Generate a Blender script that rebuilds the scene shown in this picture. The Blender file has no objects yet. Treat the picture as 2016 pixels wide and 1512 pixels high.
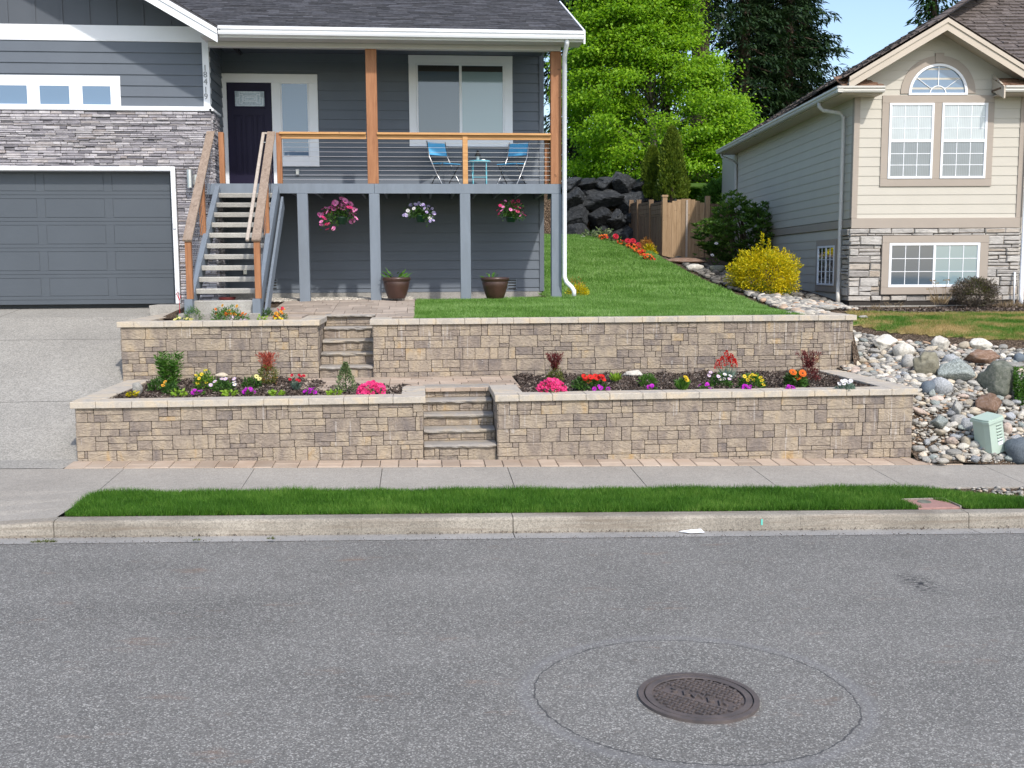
import bpy, math, random
import numpy as np
from math import sin, cos, pi, radians, atan2, sqrt, floor
from mathutils import Vector, Matrix, noise as mnoise

# ------------------------------------------------------------------ camera
FPX, CX, CY, CAMZ = 2050., 1008., 756., 2.65
_y, _p, _r = map(radians, (5.1, 6.4, 0.3))
CW = Vector((sin(_y)*cos(_p), cos(_y)*cos(_p), -sin(_p)))
_R = Vector((cos(_y), -sin(_y), 0)); _U = _R.cross(CW)
CR = _R*cos(_r) - _U*sin(_r); CU = _U*cos(_r) + _R*sin(_r)
CAM = Vector((0, 0, CAMZ))
scene = bpy.context.scene
cd = bpy.data.cameras.new("camera"); cam = bpy.data.objects.new("camera", cd)
scene.collection.objects.link(cam)
cd.sensor_width = 36; cd.lens = FPX/2016*36; cd.clip_end = 2000; cd.clip_start = .05
m3 = Matrix((CR, CU, -CW)).transposed()
cam.matrix_world = Matrix.Translation(CAM) @ m3.to_4x4()
scene.camera = cam

# ------------------------------------------------------------------ light
SUNDIR = Vector((-.34, .98, -1.0)).normalized()          # way the light travels
sl = bpy.data.lights.new("sun", 'SUN'); sl.energy = 2.2; sl.angle = radians(1.6); sl.color = (1, .945, .865)
so = bpy.data.objects.new("sun", sl); scene.collection.objects.link(so)
so.rotation_euler = SUNDIR.to_track_quat('-Z', 'Y').to_euler()
w = bpy.data.worlds.new("World"); scene.world = w; w.use_nodes = True
nt = w.node_tree; bg = nt.nodes['Background']
sky = nt.nodes.new('ShaderNodeTexSky'); sky.sky_type = 'NISHITA'; sky.sun_disc = False
sky.sun_elevation = math.asin(-SUNDIR.z); sky.sun_rotation = atan2(-SUNDIR.x, -SUNDIR.y)
sky.air_density = 1.0; sky.dust_density = 1.6; sky.ozone_density = 1.0
nt.links.new(sky.outputs[0], bg.inputs[0]); bg.inputs[1].default_value = .15
scene.view_settings.view_transform = 'Standard'; scene.view_settings.look = 'None'
scene.view_settings.exposure = 0.70; scene.view_settings.gamma = 1
try:
    scene.cycles.max_bounces = 6; scene.cycles.transparent_max_bounces = 8
except Exception: pass

# ------------------------------------------------------------------ pixel helpers (photo pixels -> world points)
def ray(px, py): return CW + CR*((px-CX)/FPX) - CU*((py-CY)/FPX)
def PY(px, py, Y): d = ray(px, py); return CAM + d*(Y/d.y)
def PZ(px, py, Z): d = ray(px, py); return CAM + d*((Z-CAMZ)/d.z)
def proj(p):
    d = Vector(p)-CAM; z = d.dot(CW); return (CX+FPX*d.dot(CR)/z, CY-FPX*d.dot(CU)/z)
rng = random.Random(7); nr = np.random.default_rng(11)
COL = scene.collection

# ------------------------------------------------------------------ materials
def nodes(name):
    m = bpy.data.materials.new(name); m.use_nodes = True; t = m.node_tree; t.nodes.clear()
    o = t.nodes.new('ShaderNodeOutputMaterial'); return m, t, o
def N(t, ty, **kw):
    n = t.nodes.new('ShaderNode'+ty)
    for k, v in kw.items():
        if k in n.inputs.keys(): n.inputs[k].default_value = v
        else: setattr(n, k, v)
    return n
def L(t, a, b): t.links.new(a, b)
def ramp(t, fac, stops, interp='LINEAR'):
    r = t.nodes.new('ShaderNodeValToRGB'); r.color_ramp.interpolation = interp
    e = r.color_ramp.elements
    while len(e) < len(stops): e.new(.5)
    for i, (p, c) in enumerate(stops):
        e[i].position = p; e[i].color = (c[0], c[1], c[2], 1)
    L(t, fac, r.inputs[0]); return r.outputs[0]
def mix(t, fac, a, b, mode='MIX'):
    n = t.nodes.new('ShaderNodeMix'); n.data_type = 'RGBA'; n.blend_type = mode
    for s, v in ((n.inputs[0], fac), (n.inputs[6], a), (n.inputs[7], b)):
        if hasattr(v, 'links') or hasattr(v, 'is_linked'): L(t, v, s)
        elif isinstance(v, (int, float)): s.default_value = v
        else: s.default_value = (v[0], v[1], v[2], 1)
    return n.outputs[2]
def mth(t, op, a, b=None, c=None, clamp=False):
    n = t.nodes.new('ShaderNodeMath'); n.operation = op; n.use_clamp = clamp
    for i, v in enumerate((a, b, c)):
        if v is None: continue
        if hasattr(v, 'is_linked'): L(t, v, n.inputs[i])
        else: n.inputs[i].default_value = v
    return n.outputs[0]
def coords(t, scale=(1, 1, 1), kind='Object'):
    c = t.nodes.new('ShaderNodeTexCoord'); mp = t.nodes.new('ShaderNodeMapping')
    mp.inputs['Scale'].default_value = scale; L(t, c.outputs[kind], mp.inputs[0]); return mp.outputs[0]
def noi(t, vec, scale, detail=4, rough=.6, dist=0):
    n = N(t, 'TexNoise', Scale=scale, Detail=detail, Roughness=rough, Distortion=dist)
    if vec: L(t, vec, n.inputs['Vector'])
    return n.outputs[0]
def vor(t, vec, scale, out='Distance', feature='F1', rand=1):
    n = N(t, 'TexVoronoi', Scale=scale, Randomness=rand); n.feature = feature
    L(t, vec, n.inputs['Vector']); return n.outputs[out]
def bsdf(t, o, col, rough=.8, spec=.5, metal=0, bump=None, bstr=.3, bdist=.01):
    b = N(t, 'BsdfPrincipled', Metallic=metal)
    if hasattr(col, 'is_linked'): L(t, col, b.inputs['Base Color'])
    else: b.inputs['Base Color'].default_value = (*col, 1)
    if hasattr(rough, 'is_linked'): L(t, rough, b.inputs['Roughness'])
    else: b.inputs['Roughness'].default_value = rough
    b.inputs['Specular IOR Level'].default_value = spec
    if bump is not None:
        bn = N(t, 'Bump', Strength=bstr, Distance=bdist); L(t, bump, bn.inputs['Height']); L(t, bn.outputs[0], b.inputs['Normal'])
    L(t, b.outputs[0], o.inputs[0]); return b
def scl(c, k): return tuple(min(1, v*k) for v in c)
def island(t):
    g = t.nodes.new('ShaderNodeNewGeometry'); return g.outputs['Random Per Island']
def M(name, c, rough=.7, var=.2, ns=3, stretch=(1, 1, 1), isl=0., spec=.4, metal=0, bump=.15, bs=40, bdist=.005, c2=None):
    m, t, o = nodes(name); v = coords(t, stretch)
    n1 = noi(t, v, ns, 5)
    a = ramp(t, n1, [(.3, scl(c, 1-var)), (.7, c2 or scl(c, 1+var))])
    if isl:
        k = mth(t, 'MULTIPLY_ADD', island(t), 2*isl, 1-isl)
        cc = N(t, 'CombineColor'); [L(t, k, cc.inputs[i]) for i in range(3)]
        a = mix(t, 1., a, cc.outputs[0], 'MULTIPLY')
    bh = noi(t, v, bs, 4) if bump else None
    bsdf(t, o, a, rough, spec, metal, bh, bump, bdist); return m
def leafmat(name, c1, c2, tr=.45, ns=1.2, spec=.3, warm=None):
    m, t, o = nodes(name); v = coords(t)
    f = mth(t, 'ADD', mth(t, 'MULTIPLY', noi(t, v, ns, 3), .6), mth(t, 'MULTIPLY', island(t), .5))
    stops = [(.3, c1), (.75, c2)] + ([(.95, warm)] if warm else [])
    a = ramp(t, f, stops)
    b = N(t, 'BsdfPrincipled', Roughness=.5); b.inputs['Specular IOR Level'].default_value = spec
    L(t, a, b.inputs['Base Color'])
    tl = N(t, 'BsdfTranslucent'); L(t, mix(t, 1., a, (1.0, 1.0, .55), 'MULTIPLY'), tl.inputs[0])
    mx = N(t, 'MixShader'); mx.inputs[0].default_value = tr
    L(t, b.outputs[0], mx.inputs[1]); L(t, tl.outputs[0], mx.inputs[2]); L(t, mx.outputs[0], o.inputs[0]); return m

MT = {}
def mat_asphalt():
    m, t, o = nodes('asphalt'); v = coords(t)
    cell = vor(t, v, 118, 'Color'); sep = N(t, 'SeparateColor'); L(t, cell, sep.inputs[0])
    d = vor(t, v, 118)
    base = ramp(t, mth(t, 'ADD', mth(t, 'MULTIPLY', noi(t, v, .9, 5, .6), .6), mth(t, 'MULTIPLY', noi(t, coords(t, (.12, 1, 1)), 1.1, 3, .6), .4)), [(.34, (.122, .115, .106)), (.5, (.180, .170, .157)), (.66, (.236, .224, .207))])
    st = ramp(t, sep.outputs[0], [(.0, (.065, .064, .061)), (.3, (.108, .106, .10)), (.64, (.18, .177, .166)), (.85, (.33, .325, .305)), (.97, (.58, .57, .53))])
    a = mix(t, .55, base, st)
    fine = noi(t, v, 260, 2)
    a = mix(t, mth(t, 'MULTIPLY', mth(t, 'GREATER_THAN', fine, .62), .5), a, (.04, .04, .045))
    # rusty scuffs
    sv = coords(t, (.9, 2.6, 1)); s2 = noi(t, sv, 1.3, 6, .75)
    a = mix(t, mth(t, 'MULTIPLY', mth(t, 'SUBTRACT', s2, .60, clamp=True), 4.5, clamp=True), a, (.22, .13, .085))
    # cracked round patch cut about the sewer cover
    c = t.nodes.new('ShaderNodeTexCoord'); sp = N(t, 'SeparateXYZ'); L(t, c.outputs['Object'], sp.inputs[0])
    dx = mth(t, 'SUBTRACT', sp.outputs[0], 1.69); dy = mth(t, 'MULTIPLY', mth(t, 'SUBTRACT', sp.outputs[1], 6.16), 1.06)
    r = mth(t, 'SQRT', mth(t, 'ADD', mth(t, 'MULTIPLY', dx, dx), mth(t, 'MULTIPLY', dy, dy)))
    r = mth(t, 'ADD', r, mth(t, 'MULTIPLY', mth(t, 'SUBTRACT', noi(t, v, 2.2, 6, .75), .5), .12))
    dd = mth(t, 'ABSOLUTE', mth(t, 'SUBTRACT', r, 1.0))
    wd = mth(t, 'MULTIPLY', noi(t, v, 9, 3), .011)
    a = mix(t, mth(t, 'MULTIPLY', mth(t, 'LESS_THAN', dd, wd), .75), a, (.03, .03, .035))
    halo = mth(t, 'SUBTRACT', 1., mth(t, 'MULTIPLY', mth(t, 'ABSOLUTE', mth(t, 'SUBTRACT', r, 1.06)), 14), clamp=True)
    a = mix(t, mth(t, 'MULTIPLY', halo, .35), a, (.22, .22, .23))
    # dark tyre scuff on the far right
    ex = mth(t, 'MULTIPLY', mth(t, 'SUBTRACT', sp.outputs[0], 4.25), 5); ey = mth(t, 'MULTIPLY', mth(t, 'SUBTRACT', sp.outputs[1], 8.35), 2.6)
    er = mth(t, 'SQRT', mth(t, 'ADD', mth(t, 'MULTIPLY', ex, ex), mth(t, 'MULTIPLY', ey, ey)))
    k = mth(t, 'MULTIPLY', mth(t, 'SUBTRACT', 1., er, clamp=True), mth(t, 'GREATER_THAN', noi(t, coords(t, (1, 3, 1)), 14, 3), .52))
    a = mix(t, mth(t, 'MULTIPLY', k, 1.4, clamp=True), a, (.03, .03, .033))
    bsdf(t, o, a, .75, .35, 0, mth(t, 'MULTIPLY', mth(t, 'SUBTRACT', .7, d), sep.outputs[1]), .8, .006); return m
def mat_aggregate(name, base, amp=.4, s=85, stain=.15, streak=None):
    m, t, o = nodes(name); v = coords(t)
    cell = vor(t, v, s, 'Color'); sep = N(t, 'SeparateColor'); L(t, cell, sep.inputs[0])
    st = ramp(t, sep.outputs[0], [(0, scl(base, 1-amp)), (.5, base), (1, scl(base, 1+amp*.8))])
    big = ramp(t, noi(t, v, .8, 6, .65), [(.3, (1-stain,)*3), (.7, (1+stain*.4,)*3)])
    a = mix(t, 1., st, big, 'MULTIPLY')
    mid = ramp(t, noi(t, v, 11, 5, .7), [(.3, (.9, .9, .89)), (.7, (1.06, 1.05, 1.04))])
    a = mix(t, .8, a, mid, 'MULTIPLY')
    if streak:
        sk = noi(t, coords(t, (.35, 2, 9)), 2.2, 6, .7); a = mix(t, mth(t, 'MULTIPLY', mth(t, 'SUBTRACT', sk, .48, clamp=True), 4.2, clamp=True), a, streak)
        a = mix(t, mth(t, 'MULTIPLY', mth(t, 'GREATER_THAN', noi(t, coords(t, (.6, 1, 1)), 16, 5, .7), .68), .5), a, scl(base, 1.4))
    bsdf(t, o, a, .85, .25, 0, vor(t, v, s), .5, .004); return m
def mat_block(name, mul=1.):
    m, t, o = nodes(name); v = coords(t)
    i = island(t)
    off = N(t, 'CombineXYZ'); L(t, mth(t, 'MULTIPLY', i, 37.), off.inputs[0]); L(t, mth(t, 'MULTIPLY', i, 91.), off.inputs[2])
    va = N(t, 'VectorMath'); va.operation = 'ADD'; L(t, v, va.inputs[0]); L(t, off.outputs[0], va.inputs[1]); vv = va.outputs[0]
    st = N(t, 'Mapping'); st.inputs['Scale'].default_value = (3.2, 3.2, 1.2); L(t, vv, st.inputs[0])
    n1 = noi(t, st.outputs[0], 1.5, 4, .55, .6)
    f = mth(t, 'ADD', mth(t, 'MULTIPLY', n1, .82), mth(t, 'MULTIPLY', i, .19))
    a = ramp(t, f, [(.30, scl((.185, .158, .145), mul)), (.44, scl((.26, .215, .178), mul)), (.56, scl((.33, .275, .217), mul)), (.66, scl((.375, .305, .225), mul)), (.78, scl((.40, .275, .145), mul))])
    fine = ramp(t, noi(t, vv, 26, 5, .7), [(.3, (.80, .80, .80)), (.7, (1.12, 1.12, 1.12))])
    a = mix(t, 1., a, fine, 'MULTIPLY')
    sp = N(t, 'SeparateXYZ'); L(t, v, sp.inputs[0])
    # pale lime runs under the coping
    ev = coords(t, (14, 14, .5)); e = mth(t, 'GREATER_THAN', noi(t, ev, 1.6, 2), .63)
    sm = mth(t, 'GREATER_THAN', noi(t, v, .9, 2), .52)
    a = mix(t, mth(t, 'MULTIPLY', mth(t, 'MULTIPLY', e, sm), .35), a, scl((.5, .47, .45), mul))
    rid = N(t, 'TexNoise', Scale=5.5, Detail=3, Roughness=.5, Distortion=1.6)
    st2 = N(t, 'Mapping'); st2.inputs['Scale'].default_value = (1, 1, 2.2); L(t, vv, st2.inputs[0]); L(t, st2.outputs[0], rid.inputs['Vector'])
    h = mth(t, 'MULTIPLY', mth(t, 'ABSOLUTE', mth(t, 'SUBTRACT', rid.outputs[0], .5)), 3.)
    h = mth(t, 'ADD', mth(t, 'MINIMUM', h, .5), mth(t, 'MULTIPLY', noi(t, vv, 38, 4), .22))
    bsdf(t, o, a, .88, .2, 0, h, .8, .016); return m
def mat_cap(name, c=(.50, .455, .40)):
    m, t, o = nodes(name); v = coords(t); i = island(t)
    n1 = noi(t, v, 3.2, 5, .6, 1.2)
    a = ramp(t, mth(t, 'ADD', mth(t, 'MULTIPLY', n1, .8), mth(t, 'MULTIPLY', i, .2)), [(.3, scl(c, .66)), (.5, scl(c, .93)), (.62, (c[0]*1.05, c[1]*.98, c[2]*.86)), (.8, scl(c, 1.12))])
    a = mix(t, 1., a, ramp(t, noi(t, v, 60, 3), [(.3, (.88,)*3), (.7, (1.08,)*3)]), 'MULTIPLY')
    bsdf(t, o, a, .85, .25, 0, mth(t, 'ADD', noi(t, v, 9, 4, .6, 1.), mth(t, 'MULTIPLY', noi(t, v, 70, 2), .3)), .5, .01); return m
def mat_wood(name, c1, c2, axis='z', rough=.6):
    m, t, o = nodes(name)
    s = {'z': (14, 14, 1.2), 'x': (1.2, 14, 14), 'y': (14, 1.2, 14)}[axis]
    v = coords(t, s); g = noi(t, v, 1.2, 6, .7, 1.4)
    a = ramp(t, g, [(.32, c1), (.68, c2)])
    a = mix(t, mth(t, 'MULTIPLY', mth(t, 'GREATER_THAN', noi(t, coords(t), 7, 2), .70), .6), a, scl(c1, .45))
    k = mth(t, 'MULTIPLY_ADD', island(t), .3, .85); cc = N(t, 'CombineColor'); [L(t, k, cc.inputs[j]) for j in range(3)]
    a = mix(t, 1., a, cc.outputs[0], 'MULTIPLY')
    bsdf(t, o, a, rough, .3, 0, g, .3, .004); return m
def mat_ledge(name, stops):
    m, t, o = nodes(name); v = coords(t); i = island(t)
    a = ramp(t, i, stops)
    n = noi(t, coords(t, (1, 1, 3)), 7, 5, .65, .8)
    a = mix(t, 1., a, ramp(t, n, [(.3, (.66,)*3), (.7, (1.2,)*3)]), 'MULTIPLY')
    bsdf(t, o, a, .88, .2, 0, n, .8, .018); return m
def mat_rock(name, c, c2=None, s=6, veins=0):
    m, t, o = nodes(name)
    oi = N(t, 'ObjectInfo'); v0 = coords(t)
    va = N(t, 'VectorMath'); va.operation = 'ADD'; L(t, v0, va.inputs[0])
    cb = N(t, 'CombineXYZ'); L(t, mth(t, 'MULTIPLY', oi.outputs['Random'], 40.), cb.inputs[0]); L(t, cb.outputs[0], va.inputs[1]); v = va.outputs[0]
    n = noi(t, v, s, 6, .68, .6)
    a = ramp(t, n, [(.3, scl(c, .55)), (.5, c), (.7, c2 or scl(c, 1.25))])
    k = mth(t, 'MULTIPLY_ADD', oi.outputs['Random'], .6, .7); cc = N(t, 'CombineColor'); [L(t, k, cc.inputs[j]) for j in range(3)]
    a = mix(t, 1., a, cc.outputs[0], 'MULTIPLY')
    if veins:
        a = mix(t, mth(t, 'GREATER_THAN', noi(t, v, 22, 3), .60), a, scl(c2 or c, 1.6))
    bsdf(t, o, a, .85, .25, 0, mth(t, 'ADD', n, mth(t, 'MULTIPLY', noi(t, v, 55, 3), .25)), .6, .012); return m
def mat_mulch(name, a1, a2):
    m, t, o = nodes(name); v = coords(t, (1, 2.2, 1))
    cell = vor(t, v, 48, 'Color'); sep = N(t, 'SeparateColor'); L(t, cell, sep.inputs[0])
    a = ramp(t, sep.outputs[0], [(0, scl(a1, .35)), (.45, a1), (.85, a2), (.97, scl(a2, 2.2))])
    a = mix(t, 1., a, ramp(t, noi(t, v, 3, 3), [(.3, (.75,)*3), (.7, (1.15,)*3)]), 'MULTIPLY')
    bsdf(t, o, a, .95, .1, 0, mth(t, 'ADD', vor(t, v, 48), noi(t, v, 30, 3)), 1., .03); return m
def mat_grassfield(name, cols, ns=.5, iw=.38):
    m, t, o = nodes(name); v = coords(t)
    f = mth(t, 'ADD', mth(t, 'MULTIPLY', noi(t, coords(t, (1, 1.7, 1)), ns, 4, .6), 1-iw), mth(t, 'MULTIPLY', island(t), iw))
    a = ramp(t, f, cols)
    b = N(t, 'BsdfPrincipled', Roughness=.55); b.inputs['Specular IOR Level'].default_value = .25; L(t, a, b.inputs['Base Color'])
    tl = N(t, 'BsdfTranslucent'); L(t, a, tl.inputs[0]); mx = N(t, 'MixShader'); mx.inputs[0].default_value = .35
    L(t, b.outputs[0], mx.inputs[1]); L(t, tl.outputs[0], mx.inputs[2]); L(t, mx.outputs[0], o.inputs[0]); return m
def mat_glass(name, c, rough=.03, refl=.5, stripe=None):
    m, t, o = nodes(name)
    a = c
    if stripe:      # hanging blind slats behind the glass
        v = coords(t, (stripe[0], 1, stripe[1])); wv = N(t, 'TexWave', Scale=1., Distortion=.4); L(t, v, wv.inputs[0])
        a = ramp(t, wv.outputs['Fac'], [(.25, scl(c, .62)), (.6, c)])
        a = mix(t, .5, a, ramp(t, noi(t, coords(t, (1, 1, .7)), 2.2, 3), [(.3, scl(c, .7)), (.7, scl(c, 1.15))]))
    b = bsdf(t, o, a, .4, .3)
    g = N(t, 'BsdfGlossy', Roughness=rough); g.inputs[0].default_value = (.93, .97, 1, 1)
    fr = N(t, 'Fresnel', IOR=1.5); f = mth(t, 'ADD', fr.outputs[0], refl, clamp=True)
    bn = N(t, 'Bump', Strength=.02, Distance=.02); L(t, noi(t, coords(t), 1.4, 2), bn.inputs['Height']); L(t, bn.outputs[0], g.inputs['Normal'])
    mx = N(t, 'MixShader'); L(t, f, mx.inputs[0]); L(t, b.outputs[0], mx.inputs[1]); L(t, g.outputs[0], mx.inputs[2])
    L(t, mx.outputs[0], o.inputs[0]); return m
MT['asphalt'] = mat_asphalt()
MT['walk'] = mat_aggregate('brushed_concrete', (.345, .32, .285), .22, 120, .16)
MT['drive'] = mat_aggregate('exposed_aggregate', (.325, .312, .285), .30, 75, .14)
MT['curb'] = mat_aggregate('curb_concrete', (.34, .31, .265), .25, 90, .4, (.19, .155, .12))
MT['gutter'] = mat_aggregate('gutter_concrete', (.34, .33, .315), .2, 110, .25)
MT['joint'] = M('joint_dirt', (.09, .08, .07), .95, .2)
MT['block'] = mat_block('split_face_block')
MT['cap'] = mat_cap('coping_stone', (.49, .445, .385))
MT['tread'] = mat_cap('rough_tread_stone', (.34, .315, .285))
MT['paver'] = M('clay_paver', (.40, .30, .225), .85, .14, 2.5, isl=.22, bump=.3, bs=60, c2=(.43, .35, .28))
MT['paverp'] = M('patio_paver', (.36, .30, .25), .85, .16, 2.5, isl=.2, bump=.3, bs=60)
MT['mulch'] = mat_mulch('bark_mulch', (.075, .055, .045), (.16, .125, .105))
MT['soil'] = mat_mulch('brown_soil', (.12, .085, .06), (.22, .165, .12))
MT['gravel'] = M('pale_gravel', (.42, .39, .34), .85, .3, 30, isl=.4, bump=.4, bs=60)
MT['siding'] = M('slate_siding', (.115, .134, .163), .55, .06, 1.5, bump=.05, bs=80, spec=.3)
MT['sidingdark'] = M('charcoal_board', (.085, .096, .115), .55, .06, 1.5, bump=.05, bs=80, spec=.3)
MT['greytrim'] = M('grey_painted_timber', (.165, .195, .235), .55, .08, 3, (3, 3, .6), bump=.1, bs=50)
MT['white'] = M('white_paint', (.78, .80, .84), .45, .03, 2, bump=.03, bs=40)
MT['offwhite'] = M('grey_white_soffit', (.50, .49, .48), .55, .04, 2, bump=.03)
MT['garage'] = M('slate_steel_door', (.078, .091, .108), .45, .05, 1, bump=.08, bs=200, spec=.35)
MT['door'] = M('indigo_door_paint', (.012, .010, .032), .5, .1, 2, bump=.02, spec=.2)
MT['cedar'] = mat_wood('cedar_post', (.235, .100, .045), (.37, .175, .085), 'z')
MT['cedarx'] = mat_wood('cedar_rail', (.42, .21, .08), (.58, .33, .14), 'x')
MT['oldcedar'] = mat_wood('weathered_rail', (.19, .14, .105), (.34, .265, .21), 'y', .8)
MT['grip'] = mat_wood('pale_grip_rail', (.33, .28, .235), (.47, .41, .355), 'y', .8)
MT['fence'] = mat_wood('cedar_fence', (.12, .078, .048), (.22, .15, .095), 'z', .85)
MT['gatewood'] = mat_wood('cedar_gate', (.25, .165, .09), (.39, .27, .165), 'z', .85)
MT['steel'] = M('brushed_steel', (.62, .62, .62), .3, .05, 4, metal=1, bump=.02)
MT['darkmetal'] = M('dark_tube', (.10, .10, .105), .4, .1, 4, metal=.6, bump=0)
MT['black'] = M('black_plastic', (.02, .02, .022), .4, .1, 4, bump=0)
MT['cyan'] = M('sky_blue_sling', (.09, .38, .66), .6, .05, 4, bump=.1, bs=300)
MT['cyanmetal'] = M('aqua_paint', (.16, .50, .60), .4, .05, 4, bump=0)
MT['glassdark'] = mat_glass('window_glass', (.055, .085, .12), .03, .04)
MT['glassblue'] = mat_glass('blue_window_glass', (.10, .17, .27), .05, .05)
MT['glasspale'] = mat_glass('blind_behind_glass', (.20, .29, .325), .06, .05)
MT['glasscur'] = mat_glass('curtain_glass', (.43, .475, .49), .05, .05, (9, 0))
MT['glasscurd'] = mat_glass('screened_curtain_glass', (.17, .195, .22), .08, .04, (9, 0))
MT['leaded'] = M('leaded_glass', (.36, .44, .50), .25, .25, 40, bump=.4, bs=60)
MT['lead'] = M('lead_came', (.60, .64, .68), .4, .05, 4, metal=.3, bump=0)
MT['numeral'] = M('grey_numeral', (.22, .235, .25), .4, .05, 4, metal=.2, bump=0)
MT['shingle'] = M('charcoal_shingle', (.056, .056, .063), .9, .4, 14, isl=.5, bump=.5, bs=120)
MT['shake'] = mat_wood('cedar_shake', (.085, .068, .062), (.17, .145, .135), 'y', .9)
MT['shakewarm'] = mat_wood('warm_cedar_shake', (.18, .10, .065), (.30, .19, .13), 'y', .9)
MT['cream'] = M('cream_siding', (.50, .47, .41), .6, .03, 1.5, bump=.04)
MT['creamtrim'] = M('tan_trim', (.355, .305, .26), .6, .04, 2, bump=.04)
MT['creamfascia'] = M('beige_fascia', (.50, .435, .36), .6, .04, 2, bump=.04)
MT['creamgutter'] = M('greige_gutter', (.55, .53, .49), .4, .04, 2, bump=0)
MT['ledge'] = mat_ledge('ledge_stone', [(0, (.16, .155, .175)), (.18, (.30, .285, .31)), (.6, (.43, .41, .435)), (.85, (.52, .50, .515)), (1, (.34, .30, .29))])
MT['ledgew'] = mat_ledge('pale_ledge_stone', [(0, (.30, .28, .265)), (.35, (.42, .40, .38)), (.7, (.50, .475, .445)), (.93, (.40, .34, .28)), (1, (.55, .53, .50))])
MT['found'] = mat_aggregate('foundation_concrete', (.36, .345, .32), .15, 80, .3)
MT['trd'] = mat_aggregate('precast_tread', (.42, .41, .385), .15, 110, .35)
MT['pot'] = M('brown_glazed_pot', (.055, .028, .022), .35, .3, 5, bump=.05, spec=.5)
MT['gpot'] = M('green_plastic', (.012, .06, .03), .4, .1, 4, bump=0)
MT['pedestal'] = M('sage_plastic', (.42, .52, .45), .5, .04, 3, bump=.03)
MT['iron'] = M('cast_iron', (.085, .075, .075), .7, .25, 6, bump=.4, bs=90, c2=(.13, .105, .098))
MT['brickred'] = M('red_concrete', (.33, .19, .165), .8, .2, 20, bump=.3)
MT['rockdark'] = mat_rock('dark_basalt', (.028, .031, .034), (.065, .069, .073), 5)
MT['bark'] = mat_wood('fir_bark', (.055, .038, .03), (.13, .09, .07), 'z', .95)
MT['barkg'] = mat_wood('grey_bark', (.10, .085, .07), (.17, .15, .13), 'z', .95)
MT['lawn'] = mat_grassfield('lawn_green', [(.24, (.065, .165, .02)), (.40, (.11, .25, .035)), (.54, (.18, .34, .065)), (.72, (.36, .52, .20))], .9)
MT['strip'] = mat_grassfield('strip_green', [(.28, (.03, .10, .008)), (.46, (.065, .185, .016)), (.58, (.11, .25, .03)), (.72, (.20, .34, .06))], 1.6, .3)
MT['dry'] = mat_grassfield('patchy_dry_grass', [(.38, (.075, .19, .02)), (.45, (.15, .25, .04)), (.51, (.34, .29, .10)), (.60, (.48, .36, .16))], 1.4, .12)
MT['pebble'] = mat_ledge('river_pebble', [(0, (.16, .155, .15)), (.25, (.30, .29, .265)), (.55, (.42, .39, .34)), (.8, (.52, .48, .41)), (.93, (.45, .28, .17)), (1, (.62, .60, .56))])

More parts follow.
